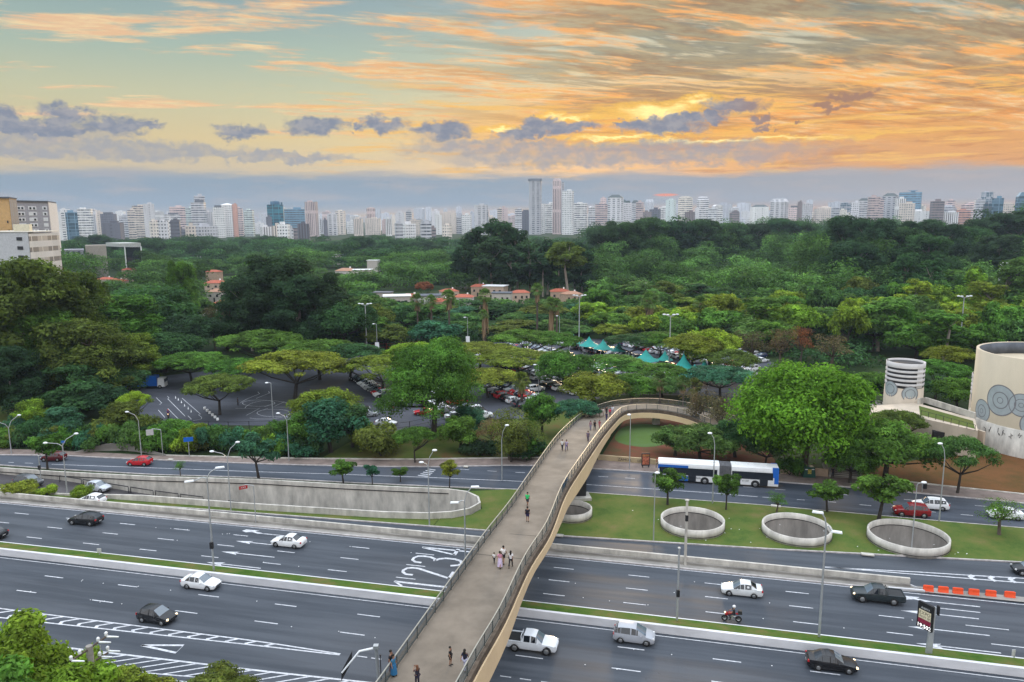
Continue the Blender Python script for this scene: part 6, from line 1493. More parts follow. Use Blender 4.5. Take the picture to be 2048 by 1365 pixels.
Hs = [(205, 541, 34, 330, 'tile', 'red hipped roof house between the two crowns at the left, nearest the white wall'), (228, 545, 26, 345, 'tile', 'smaller red roofed wing right of the red hipped house at the left'), (252, 526, 14, 480, 'tile', 'small red roof in the trees below the white frame building'), (113, 556, 12, 300, 'greyroof', 'sliver of a white house between the left tree crowns'),
 (425, 552, 46, 300, 'tile', 'red tiled house, topmost of the stacked roofs at the left'), (432, 568, 48, 285, 'tilep', 'pale tiled house, middle of the stacked roofs at the left'), (440, 590, 40, 262, 'tile', 'red tiled house right side of the lowest stacked roofs'), (400, 600, 34, 250, 'tile', 'red tiled house left side of the lowest stacked roofs'),
 (790, 590, 62, 345, 'white', 'white modern flat roofed house left of the orange roof'), (818, 586, 48, 362, 'tile', 'orange tiled house beside the white modern house'), (762, 583, 22, 380, 'greyroof', 'grey roofed house at the left end of the house row'), (856, 590, 60, 368, 'greyroof', 'grey corrugated roofed shed between the first palms'), (896, 577, 40, 395, 'tile', 'red roofed house behind the third palm'),
 (880, 596, 34, 352, 'tile', 'low orange roof below the grey shed'), (925, 588, 46, 372, 'tile', 'orange tiled house right of the third palm'), (958, 568, 40, 400, 'tile', 'white house with a red gable left of the dark grove'), (990, 572, 52, 398, 'white', 'large white flat roofed house at the foot of the dark grove'), (1003, 586, 46, 372, 'greyroof', 'dark blue roofed white house beside the palms'), (1040, 580, 24, 385, 'tile', 'small reddish roof behind the round palm'),
 (1120, 577, 44, 372, 'tile', 'red roofed white house at the foot of the pale trunks'), (1143, 582, 26, 374, 'tilep', 'pale roof right of the red one at the pale trunks'),
 (690, 534, 44, 520, 'tilep', 'long pale roofed house left of centre in the middle distance'), (722, 538, 44, 500, 'white', 'long flat pale roof in the middle distance'), (735, 503, 22, 680, 'tile', 'red roof with a white wall in the far trees'), (673, 508, 26, 660, 'white', 'white house in the far trees left of the red roof'), (620, 501, 34, 720, 'tilep', 'pinkish low roofs in the far trees below the brown office block'), (862, 493, 34, 820, 'tilep', 'pale pink roofs below the domed trees'), (808, 498, 22, 760, 'white', 'small white house among the far trees left of the dark grove'), (470, 488, 32, 900, 'white', 'white shed roof right of the grey slab block'), (512, 490, 14, 900, 'white', 'small bright roof below the striped white block'), (408, 495, 30, 700, 'tilep', 'terrace of pale houses below the grey slab block'), (423, 533, 12, 500, 'tile', 'tiny red roof right of the left crowns'), (745, 520, 10, 560, 'white', 'narrow white house below the red far roof'), (655, 552, 14, 420, 'white', 'white house peeping out behind the brownish tree'), (560, 480, 18, 1000, 'white', 'pale low building at the foot of the far office blocks'), (890, 487, 20, 860, 'white', 'small white roofs just left of the dark grove'), (500, 505, 12, 640, 'tilep', 'small pale gable in the trees at centre left')]
for (x, y, w, D, m, lb) in Hs: house(x, y, w, D, m, rnd.choice([(.48, .44, .40), (.5, .38, .30), (.52, .50, .48), (.42, .30, .22)]), lb, rnd.uniform(-.4, .4), flat=m in ('white', 'greyroof'))
# teal pointed tents
for (x, yt, w, yb) in [(1147, 672, 16, 700), (1178, 676, 20, 706), (1206, 682, 20, 712), (1237, 688, 16, 715), (1291, 702, 26, 738), (1329, 704, 16, 735), (1366, 710, 24, 760), (1408, 720, 18, 765), (1388, 732, 30, 770)]:
    g = P(x, yb); h = ztop(g, x, yt - 3); r = w * g.length / F * .8
    t = thing('tent', f'teal pointed tent top showing above the trees, ' + {1147: 'leftmost of the row, by the floodlight mast', 1178: 'second from the left', 1206: 'third from the left', 1237: 'fourth from the left', 1291: 'large one in the middle', 1329: 'small one right of the large middle tent', 1366: 'tall one of the right cluster', 1408: 'rightmost one', 1388: 'low pale one at the right'}[x], 'tent', g, rnd.random(), 'teal tents')
    n = 8; q = MB(); prf = [(r * 1.35, h * .45), (r * .8, h * .55), (r * .35, h * .75), (r * .1, h * .93), (.02, h)]; q.lathe(prf, 8); q.build('canopy', M['teal'], t)
    q = MB()
    for k in range(4): a_ = k * math.pi / 2 + .4; q.tube([(math.cos(a_) * r * 1.2, math.sin(a_) * r * 1.2, 0), (math.cos(a_) * r * 1.2, math.sin(a_) * r * 1.2, h * .47)], .06, 5)
    q.build('poles', M['white'], t)
# ================================================================ VEGETATION
def leaves_mesh(name, seed, blobs, nleaf, size, up=.45, rhomb=1.5, tint=None):
    "many small leaf faces spread over clumps; blobs are (cx,cy,cz,rx,ry,rz)"
    g = np.random.default_rng(seed); B = np.array(blobs, float)
    wgt = (B[:, 3] * B[:, 4]) ** 1.0; wgt /= wgt.sum(); bi = g.choice(len(B), nleaf, p=wgt)
    d = g.normal(size=(nleaf, 3)); d /= np.linalg.norm(d, axis=1)[:, None]
    flip = (d[:, 2] < -.25) & (g.random(nleaf) < .75); d[flip, 2] *= -1
    rad = .62 + .42 * g.random(nleaf) ** .6
    # lumps on every clump so that its surface is broken
    f1 = g.uniform(2.2, 4.5, (len(B), 3)); p1 = g.uniform(0, 6.3, (len(B), 3))
    rad *= 1 + .16 * np.sin(d[:, 0] * f1[bi, 0] * 2 + p1[bi, 0]) * np.sin(d[:, 1] * f1[bi, 1] * 2 + p1[bi, 1]) + .10 * np.sin(d[:, 2] * f1[bi, 2] * 3 + p1[bi, 2])
    c = B[bi, :3] + d * B[bi, 3:] * rad[:, None]
    nrm = d / B[bi, 3:] * B[bi, 3:].mean(axis=1)[:, None]; nrm /= np.linalg.norm(nrm, axis=1)[:, None]
    nrm = nrm + g.normal(size=(nleaf, 3)) * .42 + np.array([0, 0, up]); nrm /= np.linalg.norm(nrm, axis=1)[:, None]
    a = np.cross(nrm, g.normal(size=(nleaf, 3))); a /= np.linalg.norm(a, axis=1)[:, None] + 1e-9; b = np.cross(nrm, a)
    s = size * g.uniform(.6, 1.35, nleaf)[:, None]
    v = np.stack([c - a * s * .5 * rhomb, c - b * s * .36, c + a * s * .5 * rhomb, c + b * s * .36], 1).reshape(-1, 3)
    me = bpy.data.meshes.new(name); n = nleaf
    me.vertices.add(n * 4); me.vertices.foreach_set('co', v.ravel()); me.loops.add(n * 4); me.loops.foreach_set('vertex_index', np.arange(n * 4))
    me.polygons.add(n); me.polygons.foreach_set('loop_start', np.arange(n) * 4); me.polygons.foreach_set('loop_total', np.full(n, 4))
    me.materials.append(M['leaf']); me.update(calc_edges=True); me.validate()
    tn_ = g.uniform(.66, 1.38, len(B)) * (tint[np.arange(len(B))] if tint is not None else 1)
    at = me.attributes.new('tint', 'FLOAT', 'POINT'); at.data.foreach_set('value', np.repeat(tn_[bi], 4).astype(np.float32)); return me
def mk_blobs(kind, r, R_, H_, nb):
    out = []
    for i in range(nb):
        if kind == 'dome':
            a = r.uniform(0, 6.283); t = math.sqrt(r.random()); rr = t * .80; z = math.sqrt(max(0, 1 - rr * rr)) * r.uniform(.45, .92)
            s = r.uniform(.13, .27); out.append((rr * math.cos(a) * R_, rr * math.sin(a) * R_, H_ * (.30 + .62 * z - .12), s * R_, s * R_, s * R_ * .72))
        elif kind == 'umbrella':
            a = r.uniform(0, 6.283); rr = math.sqrt(r.random()) * .85; z = (1 - rr ** 2.2)
            s = r.uniform(.11, .24); out.append((rr * math.cos(a) * R_, rr * math.sin(a) * R_, H_ * (.62 + .28 * z + r.uniform(-.05, .04)), s * R_, s * R_, s * R_ * .36))
        elif kind == 'round':
            d = Vector((r.gauss(0, 1), r.gauss(0, 1), r.gauss(.25, 1))).normalized() * r.uniform(.3, .78); s = r.uniform(.24, .38)
            out.append((d.x * R_, d.y * R_, H_ * (.56 + .42 * d.z), s * R_, s * R_, s * R_ * .85))
        elif kind == 'grove':
            z = r.uniform(.12, .93); k = math.sqrt(max(0, 1 - ((z - .45) / .56) ** 2)); a = r.uniform(0, 6.283); rr = math.sqrt(r.random()) * .85 * k; s = r.uniform(.15, .27)
            out.append((rr * math.cos(a) * R_, rr * math.sin(a) * R_, H_ * z, s * R_, s * R_, s * R_ * .85))
        elif kind == 'euc':
            z = r.uniform(.56, .93); k = math.sqrt(max(0, 1 - ((z - .72) / .30) ** 2)); a = r.uniform(0, 6.283); rr = math.sqrt(r.random()) * .85 * k; s = r.uniform(.2, .32)
            out.append((rr * math.cos(a) * R_, rr * math.sin(a) * R_, H_ * z, s * R_, s * R_, s * R_ * .8))
        elif kind == 'globe':
            a = r.uniform(0, 6.283); z = r.uniform(.34, .93); k = math.sqrt(max(0, 1 - ((z - .42) / .56) ** 2)); rr = r.uniform(.3, .82) * k; s = r.uniform(.16, .28)
            out.append((rr * math.cos(a) * R_, rr * math.sin(a) * R_, H_ * z, s * R_, s * R_, s * R_ * .7))
        elif kind == 'tall':
            z = r.uniform(.22, .94); k = math.sin(math.pi * min(1, (z - .05) * .98)) ** .6; a = r.uniform(0, 6.283); rr = math.sqrt(r.random()) * .72 * k
            s = r.uniform(.20, .34); out.append((rr * math.cos(a) * R_, rr * math.sin(a) * R_, H_ * z, s * R_, s * R_, s * R_ * .8))
        elif kind == 'sparse':
            a = r.uniform(0, 6.283); rr = r.uniform(.1, .75); s = r.uniform(.20, .34)
            out.append((rr * math.cos(a) * R_, rr * math.sin(a) * R_, H_ * r.uniform(.48, .90), s * R_ * 1.2, s * R_ * 1.2, s * R_ * .6))
        elif kind == 'bush':
            a = r.uniform(0, 6.283); rr = math.sqrt(r.random()) * .75; s = r.uniform(.28, .42)
            out.append((rr * math.cos(a) * R_, rr * math.sin(a) * R_, H_ * r.uniform(.25, .68), s * R_, s * R_, s * H_ * .8))
    return out
def trunk_mesh(name, r, blobs, R_, H_, kind, m):
    q = MB(); tr = .035 * H_ if kind not in ('tall', 'euc', 'grove') else .018 * H_; fork = H_ * {'umbrella': .34, 'dome': .25, 'tall': .45, 'sparse': .4, 'round': .28, 'bush': .05, 'globe': .32, 'grove': .3, 'euc': .5}[kind]
    lean = Vector((r.uniform(-.04, .04) * H_, r.uniform(-.04, .04) * H_, 0)); fp = lean + Vector((0, 0, fork))
    q.tube([(0, 0, -.3), (0, 0, .1), lean * .5 + Vector((0, 0, fork * .55)), fp], [tr * 1.5, tr * 1.05, tr * .85, tr * .75], 8)
    bs = sorted(blobs, key=lambda b: -(b[0] ** 2 + b[1] ** 2 + (b[2] * .5) ** 2))[:9]; r.shuffle(bs)
    if kind in ('tall', 'euc', 'grove'): q.tube([fp, fp + Vector((r.uniform(-.05, .05) * R_, 0, H_ * .2)), Vector((r.uniform(-.1, .1) * R_, 0, H_ * .86))], [tr * .75, tr * .5, tr * .15], 6)
    for b in bs[:8 if kind != 'bush' else 5]:
        e = Vector(b[:3]); st_ = fp if kind not in ('tall', 'euc', 'grove') else Vector((0, 0, min(e.z * .75, H_ * .7)))
        md = st_.lerp(e, .5) + Vector((0, 0, -abs(e.z - st_.z) * .12)); q.tube([st_, md, e], [tr * .5, tr * .32, tr * .10], 5)
    return q.mesh(name, m)
PT = {}
def proto(key, kind, R_, H_, nb, nleaf, size, seed, bark='barkd', up=.45):
    r = random.Random(seed); bl = mk_blobs(kind, r, R_, H_, nb)
    PT.setdefault(key, []).append((leaves_mesh('crown_' + key, seed, bl, nleaf, size, up), trunk_mesh('trunk_' + key, r, bl, R_, H_, kind, M[bark]), R_, H_))
for s in range(3):
    proto('umb', 'umbrella', 8, 9, 95, 17000, .32, 10 + s, up=.9)
    proto('dome', 'dome', 8, 13, 85, 18000, .34, 20 + s, up=.5)
    proto('round', 'round', 5, 10, 30, 9000, .36, 30 + s)
    proto('tall', 'tall', 7, 24, 46, 16000, .42, 40 + s, 'barkp')
    proto('grove', 'grove', 11, 26, 110, 34000, .50, 45 + s, 'barkp', .3)
    proto('street', 'sparse', 2.6, 5.0, 18, 4200, .25, 50 + s)
    proto('bush', 'bush', 3, 3.2, 14, 5200, .24, 60 + s)
for s in range(4):
    proto('mid', 'dome', 8, 13, 60, 6000, .62, 70 + s, up=.5)
    proto('midtall', 'tall', 8, 26, 34, 6000, .75, 80 + s, 'barkp')
proto('euc', 'euc', 8, 30, 40, 12000, .6, 95, 'barkp', .3)
proto('big', 'round', 13, 22, 130, 70000, .46, 91, 'bark', .25)
proto('fine', 'globe', 11.5, 17, 90, 70000, .27, 92, 'barkd', .3)
proto('near', 'dome', 6, 15, 46, 30000, .26, 93, 'bark', .3)
proto('bare', 'sparse', 4, 8, 26, 2200, .20, 94, 'bark')
GR = {'fresh': (.105, .225, .022), 'bright': (0.1423, 0.2255, 0.0255), 'green': (0.0711, 0.1537, 0.0255), 'dark': (0.0372, 0.0885, 0.0308), 'teal': (0.0429, 0.1247, 0.0706), 'olive': (0.0905, 0.123, 0.0255), 'yellow': (0.1358, 0.1742, 0.0232), 'lime': (0.1746, 0.2562, 0.0255), 'brown': (0.12, 0.095, 0.055), 'rust': (0.2, 0.085, 0.045), 'deep': (0.0286, 0.0624, 0.0282), 'mid': (0.0643, 0.1305, 0.0333)}
tid = random.Random(21)
KK = {'grove': ('tall_tree', 'tall tree'), 'euc': ('tall_tree', 'tall tree'), 'umb': ('umbrella_tree', 'umbrella tree'), 'tall': ('tall_tree', 'tall tree'), 'midtall': ('tall_tree', 'tall tree'), 'street': ('street_tree', 'street tree'), 'bare': ('bare_tree', 'bare tree')}
def tree(key, g, h, r, col, label, group=None, name='tree', cat='tree', lean=0, idx=None, nz=1):
    if name == 'tree' and key in KK: name, cat = KK[key]
    cm, tm, R_, H_ = (tid.choice(PT[key]) if idx is None else PT[key][idx])
    t = thing(name, label, cat, g, 0, group)
    sx = r / R_; sz = h / H_; rz = tid.uniform(0, 6.28); v = tid.uniform(.85, 1.18)
    c = link(bpy.data.objects.new('crown', cm), t); k = link(bpy.data.objects.new('trunk', tm), t)
    for o in (c, k): o.scale = (sx, sx, sz); o.rotation_euler = (lean, 0, rz)
    cl = GR[col]; c.color = (cl[0] * v * tid.uniform(.9, 1.15), cl[1] * v, cl[2] * v, 1)
    return t
def tpx(key, x, yt, yf, w, col, label, z=0, **k):
    g = P(x, yf, z); h = ztop(g, x, yt) - z; r = w / 2 * ZC((g.x, g.y, z + h * .7)) / F
    return tree(key, g, h, r, col, label, **k)
T = tpx
FT = dict(group='trees of the tall left grove')
for a in [('grove', 60, 512, 800, 260, 'olive', 'broad olive crowned tree at the top left of the tall left grove'), ('grove', -10, 560, 770, 200, 'olive', 'tall tree cut by the left edge in the left grove'), ('grove', 165, 540, 775, 165, 'olive', 'tall tree with a flat topped crown left of the red hipped roof'),
          ('grove', 235, 590, 745, 210, 'green', 'dense green tree right of centre in the left grove'), ('dome', 305, 535, 712, 235, 'dark', 'large dark domed tree between the red roof and the stacked houses'), ('grove', 190, 640, 805, 190, 'olive', 'light olive tree in the front of the left grove'),
          ('grove', 110, 620, 800, 170, 'green', 'green tree in the middle of the left grove'), ('grove', 268, 668, 772, 120, 'yellow', 'yellowish feathery tree at the right tip of the left grove'), ('grove', 25, 690, 835, 140, 'deep', 'deep green tree low at the left edge of the grove'), ('grove', 150, 725, 822, 150, 'dark', 'dark tree at the foot of the left grove'),
          ('grove', 370, 520, 672, 70, 'green', 'thin spiky tree just left of the stacked houses'), ('dome', 372, 600, 722, 150, 'deep', 'dark tree below the stacked tiled houses'), ('dome', 330, 640, 745, 170, 'dark', 'dark tree above the blue truck'), ('grove', 75, 600, 790, 200, 'mid', 'green tree behind the front of the left grove'),
          ('dome', 225, 720, 800, 150, 'dark', 'dark spreading tree left of the blue truck')]: T(*a, **FT)
T('bare', 432, 610, 705, 70, 'brown', 'leafless brown tree with many thin stems below the tiled houses')
FT = dict(group='tall dark trees of the centre left grove')
for a in [('grove', 560, 508, 692, 190, 'deep', 'tallest dark eucalyptus like tree left of centre with a pale trunk'), ('grove', 505, 548, 702, 140, 'deep', 'dark tree on the left flank of the centre left grove'), ('grove', 635, 545, 700, 150, 'deep', 'dark tree right of the tallest one in the centre left grove'), ('dome', 690, 575, 704, 150, 'dark', 'dark rounded tree at the right end of the centre left grove'),
          ('grove', 600, 560, 708, 130, 'deep', 'dark tree in front of the tallest one in the centre left grove'), ('dome', 455, 600, 700, 110, 'dark', 'dark tree beside the leafless brown tree'), ('dome', 740, 590, 690, 110, 'olive', 'olive tree left of the white modern house')]: T(*a, **FT)
# umbrella trees over the lots
U = dict(group='umbrella trees over the car park')
for a in [('umb', 522, 662, 742, 190, 'green', 'wide flat tree behind the practice track, below the dark grove'), ('umb', 385, 704, 768, 150, 'green', 'flat crowned tree above the practice track at the left'), ('umb', 440, 748, 830, 150, 'olive', 'olive spreading tree standing inside the practice track'),
          ('umb', 590, 703, 800, 215, 'yellow', 'broad yellow green umbrella tree right of the practice track'), ('umb', 640, 680, 760, 170, 'green', 'green umbrella tree behind the broad yellow green one'), ('dome', 650, 755, 862, 165, 'yellow', 'yellow green tree above the blue green front tree'),
          ('umb', 700, 688, 762, 160, 'dark', 'dark umbrella tree left of the floodlight mast'), ('umb', 765, 712, 790, 180, 'yellow', 'yellow umbrella tree left of the big round tree'), ('umb', 478, 716, 782, 130, 'green', 'green umbrella tree behind the olive one of the practice track'), 
          ('umb', 830, 685, 760, 130, 'lime', 'light green umbrella tree just behind the big round tree'), ('umb', 960, 686, 745, 170, 'yellow', 'yellow umbrella tree right of the big round tree'), ('umb', 1035, 700, 762, 190, 'yellow', 'long yellow green umbrella tree over the parked cars'),
          ('umb', 1050, 660, 725, 150, 'green', 'domed green umbrella tree behind the parked cars'), ('umb', 1105, 664, 725, 120, 'green', 'green umbrella tree in front of the thick palm'), ('umb', 975, 738, 796, 140, 'yellow', 'small yellow umbrella tree among the nearest parked cars'), ('dome', 1128, 682, 782, 130, 'green', 'round green tree left of the teal tents'),
          ('umb', 1225, 712, 772, 160, 'green', 'flat green tree in front of the teal tents'), ('umb', 1320, 664, 722, 130, 'green', 'green umbrella tree right of the first tents'), ('dome', 1420, 640, 745, 150, 'lime', 'lit round yellow green tree right of the middle floodlight mast'), ('umb', 1385, 668, 750, 140, 'yellow', 'yellow green tree between the middle mast and the lit round tree'),
          ('umb', 1318, 728, 782, 120, 'green', 'flat tree beside the tall one of the right tents'), ('umb', 1455, 700, 768, 130, 'olive', 'olive umbrella tree left of the thin lamp'), ('umb', 1262, 668, 722, 120, 'dark', 'dark umbrella tree behind the tents')]: T(*a, **U)
T('fine', 868, 684, 872, 236, 'green', 'big round willow like tree with dark limbs standing over the car park', name='tree')
T('dome', 1190, 728, 815, 150, 'yellow', 'round tree just behind the bend of the footbridge')
T('dome', 1262, 735, 806, 130, 'green', 'green tree behind the curved part of the footbridge')
T('dome', 1325, 738, 800, 110, 'mid', 'green tree behind the palms at the footbridge')
T('umb', 1440, 732, 800, 150, 'teal', 'dark blue green tree right of the bridge palms')
T('round', 1084, 782, 872, 86, 'green', 'small round deep green tree on the grass left of the footbridge')
T('umb', 1150, 800, 872, 105, 'teal', 'small blue green tree next to the left railing')
T('round', 662, 795, 905, 140, 'teal', 'blue green tree in front of the broad yellow one at centre left')
T('round', 705, 805, 895, 100, 'dark', 'dark tree behind the blue green front tree'); T('round', 610, 820, 905, 80, 'green', 'green tree left of the blue green front tree')
T('umb', 830, 855, 927, 92, 'green', 'bright green tree with a leaning dark trunk by the pavement', nz=1)
T('bush', 762, 848, 912, 120, 'olive', 'olive bush below the white saloon at the lot edge', name='bush', cat='bush'); T('bush', 730, 838, 880, 60, 'yellow', 'yellow green bush beside the olive bush', name='bush', cat='bush')
T('round', 920, 830, 905, 95, 'green', 'leafy green tree left of the thin brown trees'); T('round', 935, 808, 870, 90, 'teal', 'dark blue green tree behind the leafy one left of the bridge')
T('bare', 1020, 815, 922, 110, 'olive', 'thin brownish tree with sparse leaves left of the footbridge'); T('bare', 1062, 838, 915, 80, 'olive', 'second thin sparse tree left of the footbridge'); T('bare', 985, 838, 905, 80, 'brown', 'brownish sparse tree behind the goose neck lamp'); T('round', 1022, 850, 926, 70, 'olive', 'olive tree with a dark trunk at the pavement left of the bridge')
T('bush', 1055, 880, 915, 100, 'dark', 'dark hedge below the sparse trees beside the bridge', name='bush', cat='bush'); T('bush', 965, 875, 912, 90, 'deep', 'dark shrubs behind the pavement left of the goose neck lamp', name='bush', cat='bush')
T('big', 1605, 718, 948, 285, 'fresh', 'very large bright green tree behind the rear of the bus'); T('dome', 1770, 812, 960, 210, 'green', 'green tree in front of the vent tower terrace'); T('dome', 1700, 870, 968, 120, 'green', 'green tree between the stairs and the terrace tree')
T('umb', 1915, 872, 988, 140, 'mid', 'dark green street tree on the pavement at the right'); T('dome', 1400, 832, 925, 160, 'mid', 'dark rounded tree inside the bend of the footbridge'); T('round', 1350, 850, 912, 100, 'mid', 'lower dark tree left inside the bend of the footbridge')
T('dome', 1470, 818, 915, 130, 'dark', 'dark tree behind the bus, right of the bend trees'); T('bare', 1395, 780, 870, 90, 'brown', 'thin bare tree at the far end of the footbridge'); T('bare', 1440, 788, 880, 100, 'brown', 'bare twiggy tree beside the bright green giant'); T('dome', 1530, 850, 935, 90, 'dark', 'dark low tree behind the joint of the bus')
T('dome', 1690, 800, 930, 120, 'green', 'green tree right shoulder of the bright giant'); T('umb', 1790, 820, 900, 110, 'olive', 'pale olive tree in front of the vent tower'); T('bush', 1580, 905, 952, 60, 'green', 'bush behind the cream wall', name='bush', cat='bush')
for a in [('umb', 1745, 745, 815, 120, 'green', 'green tree left of the vent tower'), ('umb', 1870, 720, 800, 130, 'green', 'round tree between the two vent towers'), ('dome', 1915, 735, 825, 110, 'green', 'dark green tree in front of the second vent tower'), ('umb', 1895, 690, 770, 110, 'yellow', 'yellow green tree above the terrace'), ('dome', 1720, 735, 805, 100, 'dark', 'dark tree behind the bright giant'), ('umb', 1830, 755, 812, 90, 'dark', 'dark umbrella tree right of the vent tower')]: T(*a, group='trees behind the vent towers')
for a in [(1560, 655, 745, 80, 'brown', 'brown leafless tree left of the bright giant top'), (1600, 652, 735, 60, 'rust', 'rusty brown tree above the bright giant'), (1500, 660, 740, 90, 'brown', 'grey brown thin tree right of the lit round tree'), (1660, 668, 745, 90, 'brown', 'brown twiggy tree above the right shoulder of the bright giant')]: T('bare', *a, group='brownish trees')
T('umb', 272, 783, 850, 72, 'lime', 'bright lime tree tinged with orange by the practice track'); T('umb', 850, 562, 610, 44, 'rust', 'flame coloured flowering tree behind the house row')
# street trees
for a in [('street', 95, 868, 938, 62, 'green', 'green street tree hiding the dark red car'), ('street', 518, 866, 962, 86, 'teal', 'tallest young street tree along the ramp wall'), ('street', 687, 921, 968, 56, 'green', 'young tree on the ramp wall verge, second from the left'), ('street', 745, 928, 971, 34, 'teal', 'thin sapling right of the second young tree'), ('street', 801, 936, 963, 34, 'green', 'small sapling in front of the striped marking'),
          ('street', 899, 921, 977, 40, 'yellow', 'yellowish sapling at the end of the ramp wall'), ('street', 1335, 944, 1010, 70, 'green', 'young tree on the lawn in front of the front of the bus'), ('street', 1452, 948, 1020, 54, 'green', 'young tree on the lawn in front of the bus bellows'), ('street', 1654, 964, 1024, 74, 'green', 'young tree on the lawn right of the bus'),
          ('street', 1757, 944, 1043, 112, 'green', 'largest young tree on the lawn left of the dark red car'), ('street', 1062, 878, 920, 30, 'green', 'tiny tree beside the bridge')]: T(*a, group='young street trees', z=.1)
for (x, yt, yf, w, lb) in [(361, 922, 951, 30, 'leafless sapling below the red hatchback'), (1553, 985, 1027, 50, 'leafless sapling by the drain cover'), (1998, 998, 1070, 100, 'thin bare tree in front of the white saloon at the right')]: T('bare', x, yt, yf, w, 'green', lb, z=.1)
B_ = dict(name='shrub', cat='shrub', z=.1)
T('bush', 38, 962, 987, 80, 'yellow', 'green yellow shrub at the far left on the ramp verge', **B_); T('bush', 96, 972, 990, 46, 'lime', 'small yellow shrub, middle one on the ramp verge', **B_); T('bush', 168, 972, 996, 52, 'bright', 'bright green shrub beside the silver hatchback', **B_)
bb = random.Random(9)
for i in range(46):
    x = 20 + i * 13.3 + bb.uniform(-6, 6); yf = lerp(x, [(0, 890), (130, 896), (330, 902), (640, 914)]) - bb.uniform(0, 26) * (1 if i % 2 else .2); hpx = bb.uniform(34, 62)
    if 470 < x < 500: continue
    T('bush', x, yf - hpx, yf, bb.uniform(55, 85), bb.choice(['green', 'mid', 'dark', 'bright', 'teal', 'olive']), 'leafy bush in the hedge bank behind the left pavement', name='bush', cat='bush', group='bushes of the left bank')
for (x, yt, yf, w, c, lb) in [(75, 795, 872, 80, 'bright', 'bright green small tree on the bank at the left'), (118, 810, 880, 90, 'teal', 'blue green small tree on the bank at the left'), (160, 760, 838, 120, 'dark', 'dark bushy tree under the left grove'), (215, 768, 838, 100, 'deep', 'deep green bushy tree left of the lime one'), (245, 800, 880, 100, 'olive', 'olive bush below the lime tree'), (405, 845, 895, 60, 'bright', 'light green bush below the track'), (560, 838, 900, 70, 'green', 'bush below the track lamp')]: T('round', x, yt, yf, w, c, lb, group='small trees on the left bank')
# foreground foliage at the lower left, tops just below the camera
def ttop(key, x, yt, h, w, col, label, **k):
    g = P(x, yt, h); g.z = 0; d = math.hypot(math.hypot(g.x, g.y), H - h); return tree(key, g, h, w / 2 * d / F, col, label, **k)
ttop('near', 22, 1146, 17, 270, 'bright', 'leafy tree top rising at the left edge in the bottom left corner', group='treetops in the near left corner')
ttop('near', -20, 1225, 18, 300, 'green', 'lower tree cut by the bottom left corner', group='treetops in the near left corner')
ttop('near', 108, 1252, 14, 250, 'bright', 'feathery green treetop left of the power pole', group='treetops in the near left corner')
ttop('near', 235, 1312, 8, 190, 'yellow', 'yellow green shrub top right of the power pole', group='treetops in the near left corner'); ttop('near', 402, 1316, 7, 200, 'olive', 'olive shrub top with dry tips at the bottom edge', group='treetops in the near left corner')
ttop('near', 320, 1338, 7, 180, 'yellow', 'yellow green shrub at the bottom edge', group='treetops in the near left corner')
# power pole with crossarms and insulators
g = P(178, 1292, 11.5); g.z = 0; t = thing('power_pole', 'concrete power pole with slanted crossarms and pale insulators at the bottom left', 'power pole', g, .35)
MB().tube([(0, 0, 0), (0, 0, 11.5)], [.30, .22], 10).build('pole', M['concd'], t)
for k, zz_ in enumerate((11.3, 10.2)):
    a_ = MB().tube([(-.9, -1.3 + k * .3, zz_), (0, 0, zz_), (.9, 1.3 - k * .3, zz_)], .07, 6).build('crossarm', M['bark'], t)
    for f_ in (-.95, -.5, .5, .95): MB().lathe([(.06, 0), (.12, .08), (.08, .14), (.13, .2), (.07, .3), (0, .34)], 10, c=(.9 * f_, 1.3 * f_, zz_ + .06)).build('insulator', M['lamp'], t)
    for f_ in (-.95, .5, .95): MB().tube([(.9 * f_, 1.3 * f_, zz_), (.9 * f_ + .8, 1.3 * f_ - .25, zz_ - .05)], [.08, .05], 6).build('insulator', M['lamp'], t)
MB().tube([(.25, .2, 6), (.5, .9, 10.9)], .03, 5).build('stay_rod', M['galv'], t)
# palms
def palm_meshes(seed, R_=2.6):
    g = random.Random(seed); q = MB()
    for i in range(46):
        a = g.uniform(0, 6.283); e = g.uniform(-.7, 1.45); st_ = Vector((math.cos(a) * math.cos(e), math.sin(a) * math.cos(e), math.sin(e)))
        c = st_ * g.uniform(1.0, 1.5); sd_ = st_.cross(Vector((0, 0, 1))).normalized(); upv = sd_.cross(st_)
        for b in range(9):
            th = (b - 4) * .30; d = st_ * math.cos(th) + sd_ * math.sin(th); w = (sd_ * math.cos(th) - st_ * math.sin(th)) * .10
            m = c + d * .75; e_ = c + d * 1.35 - Vector((0, 0, .35 + .3 * abs(th)))
            q.add([c, m + w, e_, m - w], [(0, 1, 2, 3)])
        q.add([(0, 0, 0), c + sd_ * .05, c - sd_ * .05], [(0, 1, 2)])
    k = MB()
    for i in range(90):
        a = g.uniform(0, 6.283); r0 = g.uniform(.5, 1.25); z0 = g.uniform(-2.6, -.1); c = Vector((math.cos(a) * r0 * .5, math.sin(a) * r0 * .5, z0)); e_ = Vector((math.cos(a) * r0, math.sin(a) * r0, z0 - g.uniform(.9, 1.6))); s_ = Vector((-math.sin(a), math.cos(a), 0)) * .22
        k.add([c + s_, c - s_, e_ - s_ * .5, e_ + s_ * .5], [(0, 1, 2, 3)])
    pm = q.mesh('palm_crown', M['leaf']); at = pm.attributes.new('tint', 'FLOAT', 'POINT'); at.data.foreach_set('value', np.full(len(pm.vertices), 1.15, np.float32))
    return pm, k.mesh('palm_skirt', M['oc'])
PALM = [palm_meshes(s) for s in (1, 2, 3)]
